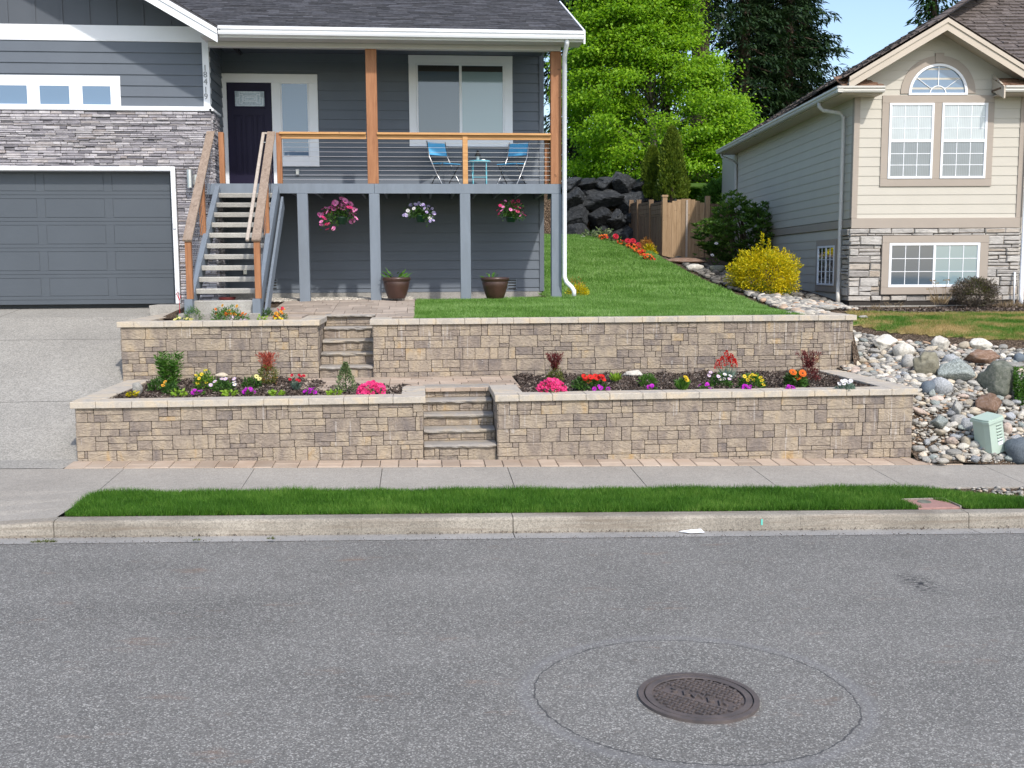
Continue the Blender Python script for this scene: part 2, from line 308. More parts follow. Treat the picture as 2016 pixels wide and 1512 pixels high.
# ------------------------------------------------------------------ mesh builder
class MB:
    def __init__(s): s.v = []; s.f = []; s.m = []
    def quad(s, a, b, c, d, mi=0):
        n = len(s.v); s.v += [tuple(a), tuple(b), tuple(c), tuple(d)]; s.f.append((n, n+1, n+2, n+3)); s.m.append(mi)
    def poly(s, pts, mi=0):
        n = len(s.v); s.v += [tuple(p) for p in pts]; s.f.append(tuple(range(n, n+len(pts)))); s.m.append(mi)
    def cbox(s, o, ax, ay, az, lo, hi, c=0., mi=0, jit=None):
        o, ax, ay, az = Vector(o), Vector(ax), Vector(ay), Vector(az)
        def P(x, y, z): return tuple(o+ax*x+ay*y+az*z)
        x0, y0, z0 = lo; x1, y1, z1 = hi
        if c <= 0:
            n = len(s.v)
            s.v += [P(x, y, z) for z in (z0, z1) for y in (y0, y1) for x in (x0, x1)]
            for f in ((0, 2, 3, 1), (4, 5, 7, 6), (0, 1, 5, 4), (2, 6, 7, 3), (0, 4, 6, 2), (1, 3, 7, 5)):
                s.f.append(tuple(n+i for i in f)); s.m.append(mi)
            return
        c = min(c, (x1-x0)*.45, (y1-y0)*.45, (z1-z0)*.45)
        n = len(s.v); idx = {}
        for a in (0, 1):
            for b in (0, 1):
                for d in (0, 1):
                    X, Y, Z = (x0, x1)[a], (y0, y1)[b], (z0, z1)[d]; sx, sy, sz = (c, -c)[a], (c, -c)[b], (c, -c)[d]
                    for k, q in enumerate(((X, Y+sy, Z+sz), (X+sx, Y, Z+sz), (X+sx, Y+sy, Z))):
                        idx[a, b, d, k] = len(s.v); s.v.append(P(*q))
        def F(*ks, flip=False):
            t = [idx[k] for k in ks]; s.f.append(tuple(t[::-1] if flip else t)); s.m.append(mi)
        for a in (0, 1):
            F((a, 0, 0, 0), (a, 1, 0, 0), (a, 1, 1, 0), (a, 0, 1, 0), flip=(a == 0))
            F((0, a, 0, 1), (0, a, 1, 1), (1, a, 1, 1), (1, a, 0, 1), flip=(a == 0))
            F((0, 0, a, 2), (1, 0, a, 2), (1, 1, a, 2), (0, 1, a, 2), flip=(a == 0))
        for a in (0, 1):
            for b in (0, 1):
                F((a, b, 0, 0), (a, b, 0, 1), (a, b, 1, 1), (a, b, 1, 0), flip=((a+b) % 2 == 0))
                F((a, 0, b, 0), (a, 1, b, 0), (a, 1, b, 2), (a, 0, b, 2), flip=((a+b) % 2 == 0))
                F((0, a, b, 1), (0, a, b, 2), (1, a, b, 2), (1, a, b, 1), flip=((a+b) % 2 == 0))
                for d in (0, 1): F((a, b, d, 0), (a, b, d, 1), (a, b, d, 2), flip=((a+b+d) % 2 == 0))
    def box(s, x0, x1, y0, y1, z0, z1, c=0., mi=0):
        s.cbox((0, 0, 0), (1, 0, 0), (0, 1, 0), (0, 0, 1), (min(x0, x1), min(y0, y1), min(z0, z1)), (max(x0, x1), max(y0, y1), max(z0, z1)), c, mi)
    def bar(s, a, b, w, h, c=0., mi=0, up=(0, 0, 1)):
        a, b = Vector(a), Vector(b); d = (b-a); l = d.length; d /= l
        u = Vector(up)
        if abs(d.dot(u)) > .98: u = Vector((0, 1, 0))
        sx = d.cross(u).normalized(); u = sx.cross(d)
        s.cbox(a, sx, d, u, (-w/2, 0, -h/2), (w/2, l, h/2), c, mi)
    def tube(s, pts, r, n=8, mi=0, caps=True):
        pts = [Vector(p) for p in pts]
        rs = r if isinstance(r, (list, tuple)) else [r]*len(pts)
        base = len(s.v); pu = None
        for i, p in enumerate(pts):
            d = (pts[min(i+1, len(pts)-1)]-pts[max(i-1, 0)]).normalized()
            if pu is None: pu = Vector((0, 0, 1)) if abs(d.z) < .9 else Vector((1, 0, 0))
            a = d.cross(pu).normalized(); pu = a.cross(d).normalized()
            for k in range(n):
                t = 2*pi*k/n; s.v.append(tuple(p+(a*cos(t)+pu*sin(t))*rs[i]))
        for i in range(len(pts)-1):
            for k in range(n):
                s.f.append((base+i*n+k, base+i*n+(k+1) % n, base+(i+1)*n+(k+1) % n, base+(i+1)*n+k)); s.m.append(mi)
        if caps:
            s.f.append(tuple(base+k for k in range(n))[::-1]); s.m.append(mi)
            s.f.append(tuple(base+(len(pts)-1)*n+k for k in range(n))); s.m.append(mi)
    def lathe(s, prof, cx, cy, n=24, mi=0):
        base = len(s.v)
        for r, z in prof:
            for k in range(n): t = 2*pi*k/n; s.v.append((cx+r*cos(t), cy+r*sin(t), z))
        for i in range(len(prof)-1):
            for k in range(n):
                s.f.append((base+i*n+k, base+i*n+(k+1) % n, base+(i+1)*n+(k+1) % n, base+(i+1)*n+k)); s.m.append(mi)
    def prism(s, pts, ext, mi=0):       # pts planar loop, extruded by vector ext
        ext = Vector(ext); n = len(s.v); k = len(pts)
        s.v += [tuple(p) for p in pts] + [tuple(Vector(p)+ext) for p in pts]
        s.f.append(tuple(range(n, n+k))[::-1]); s.m.append(mi); s.f.append(tuple(range(n+k, n+2*k))); s.m.append(mi)
        for i in range(k):
            j = (i+1) % k; s.f.append((n+i, n+j, n+k+j, n+k+i)); s.m.append(mi)
    def build(s, name, mats, parent=None, smooth=False, local=False, **tags):
        org = Vector((0, 0, 0))
        if parent is not None and not local: org = Vector(parent.get('_org', (0, 0, 0)))
        me = bpy.data.meshes.new(name)
        vs = [(x-org.x, y-org.y, z-org.z) for x, y, z in s.v] if org.length else s.v
        me.from_pydata(vs, [], s.f)
        mats = mats if isinstance(mats, (list, tuple)) else [mats]
        for mm in mats: me.materials.append(MT[mm] if isinstance(mm, str) else mm)
        if len(mats) > 1: me.polygons.foreach_set('material_index', s.m)
        if smooth: me.polygons.foreach_set('use_smooth', [True]*len(s.f))
        me.update(); o = bpy.data.objects.new(name, me); COL.objects.link(o)
        if parent is not None:
            o.parent = parent
            if not local and '_org' in parent and parent.type == 'MESH': pass
            o['_org'] = tuple(org)
        return tag(o, **tags)
def tag(o, label=None, cat=None, group=None, kind=None):
    if label: o['label'] = label
    if cat: o['category'] = cat
    if group: o['group'] = group
    if kind: o['kind'] = kind
    return o
def thing(name, loc, label, cat, group=None, rz=0.):
    o = bpy.data.objects.new(name, None); COL.objects.link(o); o.location = loc; o.rotation_euler = (0, 0, rz)
    o.empty_display_size = .1; o['_org'] = tuple(loc); return tag(o, label, cat, group)
def npmesh(name, v, f, mats, parent=None, mi=None, **tags):
    v = np.asarray(v, np.float32); f = np.asarray(f, np.int32)
    if parent is not None and '_org' in parent: v = v-np.array(tuple(parent['_org']), np.float32)
    me = bpy.data.meshes.new(name); k = f.shape[1]
    me.vertices.add(len(v)); me.vertices.foreach_set('co', v.ravel())
    me.loops.add(f.size); me.loops.foreach_set('vertex_index', f.ravel())
    me.polygons.add(len(f)); me.polygons.foreach_set('loop_start', np.arange(0, f.size, k, dtype=np.int32))
    try: me.polygons.foreach_set('loop_total', np.full(len(f), k, np.int32))
    except Exception: pass
    for mm in (mats if isinstance(mats, (list, tuple)) else [mats]): me.materials.append(MT[mm] if isinstance(mm, str) else mm)
    if mi is not None: me.polygons.foreach_set('material_index', np.asarray(mi, np.int32))
    me.update(calc_edges=True); o = bpy.data.objects.new(name, me); COL.objects.link(o)
    if parent is not None: o.parent = parent; o['_org'] = tuple(parent['_org'])
    return tag(o, **tags)
def textmesh(txt, size, depth=.004):
    c = bpy.data.curves.new('t', 'FONT'); c.body = txt; c.size = size; c.extrude = depth; c.align_x = 'CENTER'; c.align_y = 'CENTER'
    c.resolution_u = 3
    o = bpy.data.objects.new('t', c); COL.objects.link(o); bpy.context.view_layer.update()
    me = bpy.data.meshes.new_from_object(o.evaluated_get(bpy.context.evaluated_depsgraph_get()))
    bpy.data.objects.remove(o); return me

# leaves: v rows base,left,tip,right
def leaves(P, D, ln, wd, fold=.25, up=None):
    n = len(P); P = np.asarray(P); D = D/np.maximum(np.linalg.norm(D, axis=1, keepdims=True), 1e-6)
    rnd = nr.normal(size=(n, 3)) if up is None else np.tile(np.array(up, float), (n, 1))+nr.normal(size=(n, 3))*.35
    S = np.cross(D, rnd); S /= np.maximum(np.linalg.norm(S, axis=1, keepdims=True), 1e-6); U = np.cross(S, D)
    ln = np.broadcast_to(ln, (n,))[:, None]; wd = np.broadcast_to(wd, (n,))[:, None]
    a = P; b = P+D*ln*.5+S*wd*.5+U*wd*fold; c = P+D*ln-U*ln*.08; d = P+D*ln*.5-S*wd*.5+U*wd*fold
    v = np.stack([a, b, c, d], 1).reshape(-1, 3); f = np.arange(4*n).reshape(n, 4); return v, f
def tri_blades(P, h, w, lean=.35, D=None):
    n = len(P); th = nr.uniform(0, 2*pi, n); S = np.stack([np.cos(th), np.sin(th), np.zeros(n)], 1)
    T = np.stack([nr.normal(size=n)*lean, nr.normal(size=n)*lean, np.ones(n)], 1)
    if D is not None: T = D
    h = np.broadcast_to(h, (n,))[:, None]; w = np.broadcast_to(w, (n,))[:, None]
    v = np.stack([P-S*w/2, P+S*w/2, P+T*h], 1).reshape(-1, 3); return v, np.arange(3*n).reshape(n, 3)
def rsph(n):
    v = nr.normal(size=(n, 3)); return v/np.linalg.norm(v, axis=1, keepdims=True)
def inpoly(x, y, poly):
    r = np.zeros(len(x), bool); k = len(poly)
    for i in range(k):
        x1, y1 = poly[i]; x2, y2 = poly[(i+1) % k]
        c = ((y1 > y) != (y2 > y)) & (x < (x2-x1)*(y-y1)/(y2-y1+1e-12)+x1); r ^= c
    return r
def rockmesh(seed, sub=3, rough=.35, flat=1., ang=0.):
    import bmesh
    bm = bmesh.new(); bmesh.ops.create_icosphere(bm, subdivisions=sub, radius=1)
    o = Vector((seed*3.7, seed*1.3, seed*7.1))
    for v in bm.verts:
        d = v.co.normalized(); k = 1+rough*mnoise.noise(d*1.1+o)+rough*.4*mnoise.noise(d*2.6+o)
        if ang: # faceted: clamp against a few planes
            for j in range(7):
                q = Vector((sin(seed+j*2.4), cos(seed*1.7+j*1.9), sin(seed*.6+j*3.1))).normalized()
                e = d.dot(q)
                if e*k > ang: k = ang/e
        v.co = Vector((d.x*k, d.y*k, d.z*k*flat))
    me = bpy.data.meshes.new('rock'); bm.to_mesh(me); bm.free()
    me.polygons.foreach_set('use_smooth', [True]*len(me.polygons)); return me

# ------------------------------------------------------------------ levels
def g(x): return -.018*(x-.86)                       # the street falls to the right
def walkz(x, y): return g(x)+.15+max(0, y-10.4)*.045
YW1, YW2 = 12.8, 15.3                                # faces of the two retaining walls
CAP1, CAP2, LAND = 1.075, 1.905, 1.045
def drivez(x, y):
    pts = [(10.2, g(x)+.02), (11.3, walkz(x, 11.3)), (12.45, walkz(x, 12.45)), (12.9, .36), (17.0, 1.55), (18.2, 1.85), (20.05, 2.03), (21, 2.05)]
    for (a, za), (b, zb) in zip(pts, pts[1:]):
        if y <= b: return za+(zb-za)*max(0, (y-a))/(b-a)
    return 2.05
# thin plate terrain for everything behind / beside the walls
TP = [(-4, 15.3, 1.86), (-1, 15.3, 1.88), (2, 15.3, 1.87), (5, 15.3, 1.86), (6.4, 15.4, 1.84), (-4, 18.7, 2.05), (-1, 18.7, 2.07), (2, 18.7, 2.08), (4, 18.9, 2.09), (-4, 22, 2.1), (2, 22, 2.15),
      (5.6, 18.9, 2.04), (7.2, 17.5, 1.86), (6.9, 20.3, 2.12), (4.5, 23.5, 2.62), (3.3, 22, 2.32), (6.1, 24, 2.62), (5.8, 27.5, 3.08), (3.6, 27, 3.08), (3.6, 31, 3.52), (5.3, 30.5, 3.42), (2, 33, 3.7), (6.6, 33, 3.5),
      (7.1, 29.7, 2.9), (8.5, 29.8, 2.9), (9, 33, 3.0), (8.2, 26, 2.45), (8.6, 23.3, 2.14), (8.5, 20, 1.86), (9.5, 20.5, 1.88), (12, 20, 1.9), (16, 20, 1.95),
      (7.5, 18.5, 1.87), (9, 17.5, 1.78), (12, 17.5, 1.78), (16, 17.5, 1.75), (6.6, 15.3, 1.12), (6.7, 16.4, 1.5), (7.2, 16.8, 1.62), (7.6, 16, 1.50), (8.9, 15.3, 1.42), (8, 15.2, 1.30), (10, 15.2, 1.36), (12, 15.2, 1.3), (16, 15.2, 1.3),
      (6.5, 14.0, .98), (6.5, 14.6, 1.06), (6.5, 13.4, .78), (8, 14, .90), (10, 14, .84), (16, 14, .8), (6.5, 12.8, .22), (6.5, 13.05, .46), (8, 13, .36), (6.56, 12.36, .17), (7.3, 12.42, walkz(7.3, 12.42)), (8.2, 12.42, walkz(8.2, 12.42)), (10, 12.42, walkz(10, 12.42)), (7.3, 12.75, .27), (9, 12.7, .2), (10, 13, .32), (16, 13, .3), (6.5, 12.35, walkz(6.5, 12.35)), (9, 12.35, walkz(9, 12.35)), (16, 12.35, walkz(16, 12.35)), (20, 20, 2), (20, 33, 3.5), (14, 33, 3.2), (-6, 33, 3.8)]
TP += [(-1, 16.5, 1.915), (-2.2, 16.5, 1.92), (-3.4, 16.5, 1.92), (5.9, 15.5, 1.865), (6.5, 16.5, 1.87), (6.5, 17.4, 1.88)]
def _k(r2): return np.where(r2 > 0, .5*r2*np.log(np.maximum(r2, 1e-12)), 0)
def tps(P):
    P = np.array(P); n = len(P); A = np.zeros((n+3, n+3)); A[:n, :n] = _k(((P[:, None, :2]-P[None, :, :2])**2).sum(-1))+np.eye(n)*.01
    A[:n, n] = 1; A[:n, n+1:] = P[:, :2]; A[n:, :n] = A[:n, n:].T; w = np.linalg.solve(A, np.concatenate([P[:, 2], [0, 0, 0]]))
    def f(x, y):
        r = (x[:, None]-P[None, :, 0])**2+(y[:, None]-P[None, :, 1])**2; return _k(r)@w[:n]+w[n]+w[n+1]*x+w[n+2]*y
    return f
fA = tps([p for p in TP if p[1] >= 15.3 and not (p[0] > 6.55 and p[1] < 17.3)])     # terrace, lawns, yards
fB = tps([p for p in TP if p[0] >= 6.55 and p[1] < 21 or p[0] == 6.5 and p[1] < 15.3])    # rock slope beside the walls
def hz(x, y):
    x = np.atleast_1d(np.asarray(x, float)); y = np.atleast_1d(np.asarray(y, float)); a, b = fA(x, y), fB(x, y)
    t = np.where((x > 6.575) | (y < 15.295), np.clip((18.2-y)/.9, 0, 1), 0); return a*(1-t)+b*t
def hz1(x, y): return float(hz(x, y)[0])
def onground(px, py, off=0.):
    """point of the terrain seen at a photo pixel"""
    Y = 12.
    prev = None
    while Y < 36:
        p = PY(px, py, Y); dz = p.z-hz1(p.x, p.y)-off
        if dz <= 0: return p
        Y += .04
    return p

# ================================================================== SETTING
JL, JM, JR = round(PY(106, 1040, 10.23).x, 3), round(PY(1010, 1035, 10.23).x, 3), round(PY(1907, 1030, 10.23).x, 3)   # curb joints
def sheet(name, xs, ys, fz, mat, kind='structure', **kw):
    X, Y = np.meshgrid(xs, ys); Z = fz(X, Y); v = np.stack([X, Y, Z], -1).reshape(-1, 3)
    nx, ny = len(xs), len(ys); i = np.arange(nx-1)[None, :]+np.arange(ny-1)[:, None]*nx
    f = np.stack([i, i+1, i+1+nx, i+nx], -1).reshape(-1, 4)
    o = npmesh(name, v, f, mat, kind=kind, **kw); o.data.polygons.foreach_set('use_smooth', [True]*len(f)); return o
MT['earth'] = mat_mulch('far_earth', (.07, .075, .03), (.12, .12, .06))
sheet('ground', np.array([-400, -90, 90, 400.]), np.array([-400, -90, 90, 600.]), lambda X, Y: X*0-2.2, 'earth')
sheet('road', np.array([-90, -10, 10, 90.]), np.array([-2.6, 5, 10.0]), lambda X, Y: g(X)-.004, 'asphalt')
sheet('far_verge', np.array([-90, 0, 90.]), np.array([-40, -6, -2.7]), lambda X, Y: g(X)+.15+.22*np.maximum(0, -2.7-Y).clip(0, 5), 'lawn')
# gutter pan, curb and flared curb at the driveway
m = MB(); xs = [-90, -30, -12, -8, -5.6, -4.9, -4.2, JL, JM, JR, 10.0, 30, 90]
m.f = []
for a, b in zip(xs, xs[1:]):
    ga, gb = g(a), g(b); e = .004
    m.quad((a+e, 9.96, ga), (b-e, 9.96, gb), (b-e, 10.235, gb-.012), (a+e, 10.235, ga-.012))
m.build('gutter', 'gutter', kind='structure')
def curbh(x):
    if x >= JL: return .15
    if x <= -5.3: return .03
    return .03+.12*(x+5.3)/(JL+5.3)
m = MB()
cs = [-90, -30, -12, -7, -5.3, -4.5, JL, -2.1, -.6, JM, 2.4, 3.9, JR, 7, 8.5, 10, 30, 90]
prof = lambda h: [(10.222, -.03), (10.228, h-.03), (10.238, h-.011), (10.256, h-.002), (10.30, h), (10.40, h+.001), (10.402, -.1)]
for a, b in zip(cs, cs[1:]):
    gap = .004 if b in (JL, JM, JR) else .0008; ga2 = .004 if a in (JL, JM, JR) else .0008
    A = [(a+ga2, y, g(a)+z) for y, z in prof(curbh(a))]; B = [(b-gap, y, g(b)+z) for y, z in prof(curbh(b))]
    for i in range(len(A)-1): m.quad(A[i], B[i], B[i+1], A[i+1])
    m.poly(A); m.poly(B[::-1])
m.build('curb', 'curb', kind='structure')
# sidewalk slabs, driveway apron on the left
YS0, YS1 = 11.32, 12.43
m = MB()
jx = [PZ(px, 922, walkz(x0, 12.43)).x for px, x0 in ((245, -3.5), (490, -2), (735, -.5), (985, 1), (1222, 2.4), (1480, 4), (1720, 5.5))]
st = (jx[-1]-jx[0])/6
jx = [jx[0]+k*st for k in range(-1, 14)]
def slab(m, x0, x1, y0, y1, fz, th=.1, gap=.0035, c=.003, mi=0):
    x0 += gap; x1 -= gap; y0 += gap*.6; y1 -= gap*.6
    P = [(x0, y0), (x1, y0), (x1, y1), (x0, y1)]; Q = [(x0+c, y0+c), (x1-c, y0+c), (x1-c, y1-c), (x0+c, y1-c)]
    top = [(x, y, fz(x, y)) for x, y in Q]; ed = [(x, y, fz(x, y)-c) for x, y in P]; bt = [(x, y, fz(x, y)-th) for x, y in P]
    m.poly(top, mi)
    for i in range(4):
        j = (i+1) % 4; m.quad(ed[i], ed[j], top[j], top[i], mi); m.quad(bt[i], bt[j], ed[j], ed[i], mi)
for a, b in zip(jx[1:], jx[2:]): slab(m, a, b, YS0, YS1, walkz)
m.build('sidewalk', 'walk', kind='structure')
m = MB()
ax = jx[1]
for a, b in ((-5.3, ax), (-8.7, -5.3), (-14, -8.7)):
    def az(x, y):
        t = min(1, max(0, (y-10.41)/.95)); lo = g(x)+curbh(min(x, JL)); return lo*(1-t)+walkz(x, 11.36)*t if y < 11.36 else walkz(x, y)
    n = 6
    for k in range(n):
        y0 = 10.405+(YS1-10.405)*k/n; y1 = 10.405+(YS1-10.405)*(k+1)/n
        xr = b-.006
        if b == ax:
            tz = lambda y: (JL-.03+(ax-JL+.03)*min(1, (y-10.405)/(YS0-10.405)))
            m.quad((a+.004, y0, az(a, y0)), (tz(y0), y0, az(tz(y0), y0)), (tz(y1), y1, az(tz(y1), y1)), (a+.004, y1, az(a, y1)))
        else: m.quad((a+.004, y0, az(a, y0)), (xr, y0, az(xr, y0)), (xr, y1, az(xr, y1)), (a+.004, y1, az(a, y1)))
m.build('driveway_apron', 'walk', kind='structure')
m = MB()
for a, b in ((-4.42, -3.98), (-7.05, -4.42), (-9.8, -7.05), (-13, -9.8)):
    ys = [12.45, 12.9, 13.5, 14.62, 15.8, 17.0, 17.6, 18.2, 19.2, 20.1]
    for y0, y1 in zip(ys, ys[1:]):
        e0 = .005 if y0 in (12.45, 14.62, 17.0) else 0; e1 = .005 if y1 in (14.62, 17.0) else 0
        ea = .005 if a != -4.42 else 0; eb = .005 if b not in (-3.98, -4.42) else 0
        if b == -3.98 and y0 < 12.9: # wedge beside the paver band
            m.quad((a, y0, drivez(a, y0)), (-4.19, y0, drivez(-4, y0)), (-4.09, y1, drivez(-4, y1)), (a, y1, drivez(a, y1))); continue
        m.quad((a+ea, y0+e0, drivez(a, y0+e0)), (b-eb, y0+e0, drivez(b, y0+e0)), (b-eb, y1-e1, drivez(b, y1-e1)), (a+ea, y1-e1, drivez(a, y1-e1)))
m.build('driveway', 'drive', kind='structure')
sheet('joint_bed', np.array([-30, 0., 30]), np.array([11.34, 12.95]), lambda X, Y: g(X)+.15+(Y-10.4)*.045-.022, 'joint')
sheet('drive_base', np.array([-30, -4.1]), np.array([12.5, 12.9, 17.0, 18.2, 20.1]), lambda X, Y: np.vectorize(drivez)(X, Y)-.02, 'joint')
# paver band along the foot of the lower wall
m = MB(); x = -4.17; k = 0
while x < 6.75:
    if k % 7 in (3, 5):
        wd = .30
        for y0, y1 in ((12.445, 12.61), (12.615, 12.80)): slab(m, x, x+wd, y0, y1, lambda a, b: walkz(a, b)+.006, gap=.004, c=.006)
    else:
        wd = .225; slab(m, x, x+wd, 12.445, 12.80, lambda a, b: walkz(a, b)+.006, gap=.004, c=.006)
    x += wd; k += 1
m.build('paver_band', 'paver', kind='structure')
# landing between the two flights and its mulch beds
def pave(name, x0, x1, y0, y1, fz, mat='paver', poly=None, w_=(.16, .22, .3), rows=.16, seed=1):
    r = random.Random(seed); m = MB(); y = y0; j = 0
    while y < y1-.02:
        rh = min(rows, y1-y); x = x0
        while x < x1-.02:
            wd = min(r.choice(w_), x1-x)
            if poly is None or inpoly(np.array([x+wd/2]), np.array([y+rh/2]), poly)[0]:
                slab(m, x, x+wd, y, y+rh, fz, th=.05, gap=.003, c=.005)
            x += wd
        y += rh; j += 1
    return m.build(name, mat, kind='structure')
for _x0, _x1, _y0 in ((-4.0, .02, 13.0), (.02, .97, 13.93), (.97, 6.2, 13.0)): sheet('terrace_fill', np.array([_x0, _x1]), np.array([_y0, 15.33]), lambda X, Y: X*0+LAND-.03, 'joint')
pave('landing_pavers', -1.62, 1.36, 13.92, 15.29, lambda a, b: LAND+(b-13.9)*.01, w_=(.2, .3, .4), rows=.2, seed=4)
MULZ = 1.035
def bumpy(base, amp, s): return lambda X, Y: base+amp*np.sin(X*s+Y*1.3*s)*np.cos(Y*s*.8-X*.7)+amp*.6*np.sin(X*s*2.3)
BEDL = [(-3.82, 13.08), (-.2, 13.08), (-.2, 14.3), (-1.15, 14.36), (-1.68, 15.28), (-3.82, 15.28)]
BEDR = [(1.33, 13.08), (6.0, 13.08), (6.0, 15.28), (1.42, 15.28)]
def chips(n, poly, z, mat, name, label, s=(.012, .035), parent=None, zf=None):
    xs = [p[0] for p in poly]; ys = [p[1] for p in poly]
    X = nr.uniform(min(xs), max(xs), n*2); Y = nr.uniform(min(ys), max(ys), n*2); k = inpoly(X, Y, poly); X, Y = X[k][:n], Y[k][:n]
    Z = (zf(X, Y) if zf is not None else z+np.zeros(len(X)))+nr.uniform(0, .015, len(X))
    P = np.stack([X, Y, Z], 1); D = rsph(len(X)); D[:, 2] = np.abs(D[:, 2])*.35
    v, f = leaves(P, D, nr.uniform(s[0], s[1], len(X))*1.6, nr.uniform(s[0], s[1], len(X))*.8, .3)
    return npmesh(name, v, f, mat, kind='stuff', label=label, cat='mulch')
MT['chip'] = mat_ledge('bark_chip', [(0, (.03, .022, .018)), (.4, (.09, .065, .052)), (.8, (.17, .135, .115)), (1, (.34, .29, .25))])
def polysheet(name, poly, z, mat, fz=None, step=.09, kind='structure'):
    xs = [p[0] for p in poly]; ys = [p[1] for p in poly]
    gx = np.arange(min(xs), max(xs)+step, step); gy = np.arange(min(ys), max(ys)+step, step)
    X, Y = np.meshgrid(gx, gy); Z = fz(X.ravel(), Y.ravel()).reshape(X.shape); v = np.stack([X, Y, Z], -1).reshape(-1, 3)
    nx, ny = len(gx), len(gy); i = (np.arange(nx-1)[None, :]+np.arange(ny-1)[:, None]*nx)
    f = np.stack([i, i+1, i+1+nx, i+nx], -1).reshape(-1, 4); c = v[f].mean(1); f = f[inpoly(c[:, 0], c[:, 1], poly)]
    o = npmesh(name, v, f, mat, kind=kind); o.data.polygons.foreach_set('use_smooth', [True]*len(f)); return o
mulf = lambda X, Y: MULZ+.015*np.sin(X*9+Y*5)*np.cos(Y*7)+.01*np.sin(X*21)+.02*np.clip((Y-14)/1.3, 0, 1)
polysheet('mulch_bed', [(-3.9, 13.0), (-.15, 13.0), (-.15, 14.34), (-1.1, 14.40), (-1.62, 15.3), (-3.9, 15.3)], 0, 'mulch', mulf)
polysheet('mulch_bed', [(1.3, 13.0), (6.05, 13.0), (6.05, 15.3), (1.38, 15.3)], 0, 'mulch', mulf)
chips(9000, BEDL, 0, 'chip', 'bark_chips', 'dark bark mulch chips in the lower left planting bed', zf=mulf)
chips(11000, BEDR, 0, 'chip', 'bark_chips', 'dark bark mulch chips in the lower right planting bed', zf=mulf)

# ---- retaining walls
def block_face(m, o, u, n, length, z0, z1, seed, ch=.1745, jw=.0055, wpat=(.42, .42, .34, .30, .26)):
    """ashlar face: courses of moulded blocks, each split the way a multi-stone face is"""
    r = random.Random(seed); o, u, n = Vector(o), Vector(u), Vector(n); z = z1
    def stone(a, b, lo, hi):
        lo2 = max(lo, z0)
        if hi-lo2 < .012 or b-a < .02: return
        d = r.uniform(-.005, .005); m.cbox(o, u, -n, (0, 0, 1), (a+jw/2, -.0-d-.006, lo2+jw/2), (b-jw/2, .06, hi-jw/2), .0045)
    while z > z0+.01:
        lo = z-ch; x = -r.uniform(0, .2); last = None
        while x < length-.005:
            wd = r.choice(wpat); a, b = max(0, x), min(length, x+wd)
            if length-b < .07: b = length
            k = r.random()
            if k < .27 and wd >= .3: stone(a, b, lo, z)
            elif k < .72:
                q = lo+ch*r.choice((.33, .5, .5, .36, .66, .64))
                t1 = a+(b-a)*r.choice((.36, .45, .55, .64, 1, 1)); t2 = a+(b-a)*r.choice((.4, .6, .7, 1, 1))
                if t1 == b == t2 or (t1 >= b-.01 and t2 >= b-.01): t1 = a+(b-a)*.42
                stone(a, t1, lo, q); stone(t1, b, lo, q); stone(a, t2, q, z); stone(t2, b, q, z)
            else:
                t1 = a+(b-a)*r.choice((.35, .4, .6, .65)); stone(a, t1, lo, z)
                if r.random() < .5:
                    q = lo+ch*r.choice((.33, .5, .66)); stone(t1, b, lo, q); stone(t1, b, q, z)
                else: stone(t1, b, lo, z)
            x = b if b > x+wd-.001 or b == length else x+wd
        z = lo
MT['backing'] = M('block_shadow_joint', (.045, .038, .034), .95, .1, 5)
def caps(parent, pts, w_, z, th, seed, over=.035, lab=True, lens=(.42, .30, .24, .42)):
    """row of coping stones along a line; pts=(x0,y0)->(x1,y1), the row lies to the left of the direction"""
    r = random.Random(seed); a, b = Vector((*pts[0], 0)), Vector((*pts[1], 0)); d = b-a; l = d.length; d /= l; s = Vector((-d.y, d.x, 0)); x = 0
    while x < l-.01:
        q = r.choice(lens); q = q if l-x-q > .15 else l-x
        m = MB(); m.cbox(a, d, s, (0, 0, 1), (x+.0015, 0, z-th+r.uniform(-.001, .001)), (x+q-.0015, w_, z+r.uniform(-.0015, .0015)), .006)
        m.build('capstone', 'cap', parent); x += q
TH = .082
def retaining(label, x0, x1, yf, ztop, zb0, zb1, sides, seed, group):
    t = thing('retaining_wall', ((x0+x1)/2, yf, zb0), label, 'retaining wall', group)
    m = MB(); zc = ztop-TH
    block_face(m, (x0, yf, 0), (1, 0, 0), (0, -1, 0), x1-x0, min(zb0, zb1)-.03, zc, seed)
    m.build('block_face', 'block', t)
    m = MB(); m.box(x0+.012, x1-.012, yf+.012, yf+.24, min(zb0, zb1)-.1, zc-.001)
    for (sx, dr, y1, zlo) in sides:      # side returns running back
        m.box(min(sx, sx-dr*.24)+(.012 if dr < 0 else 0), max(sx, sx-dr*.24)-(.012 if dr > 0 else 0), yf+.24, y1, zlo, zc-.001)
    m.build('wall_core', 'backing', t)
    for k, (sx, dr, y1, zlo) in enumerate(sides):
        m = MB(); block_face(m, (sx, yf, 0) if dr > 0 else (sx, y1, 0), (0, 1, 0) if dr > 0 else (0, -1, 0), (dr, 0, 0), y1-yf, zlo, zc, seed+9+k)
        m.build('side_face', 'block', t)
    return t
G1 = 'block retaining walls of the front terraces'
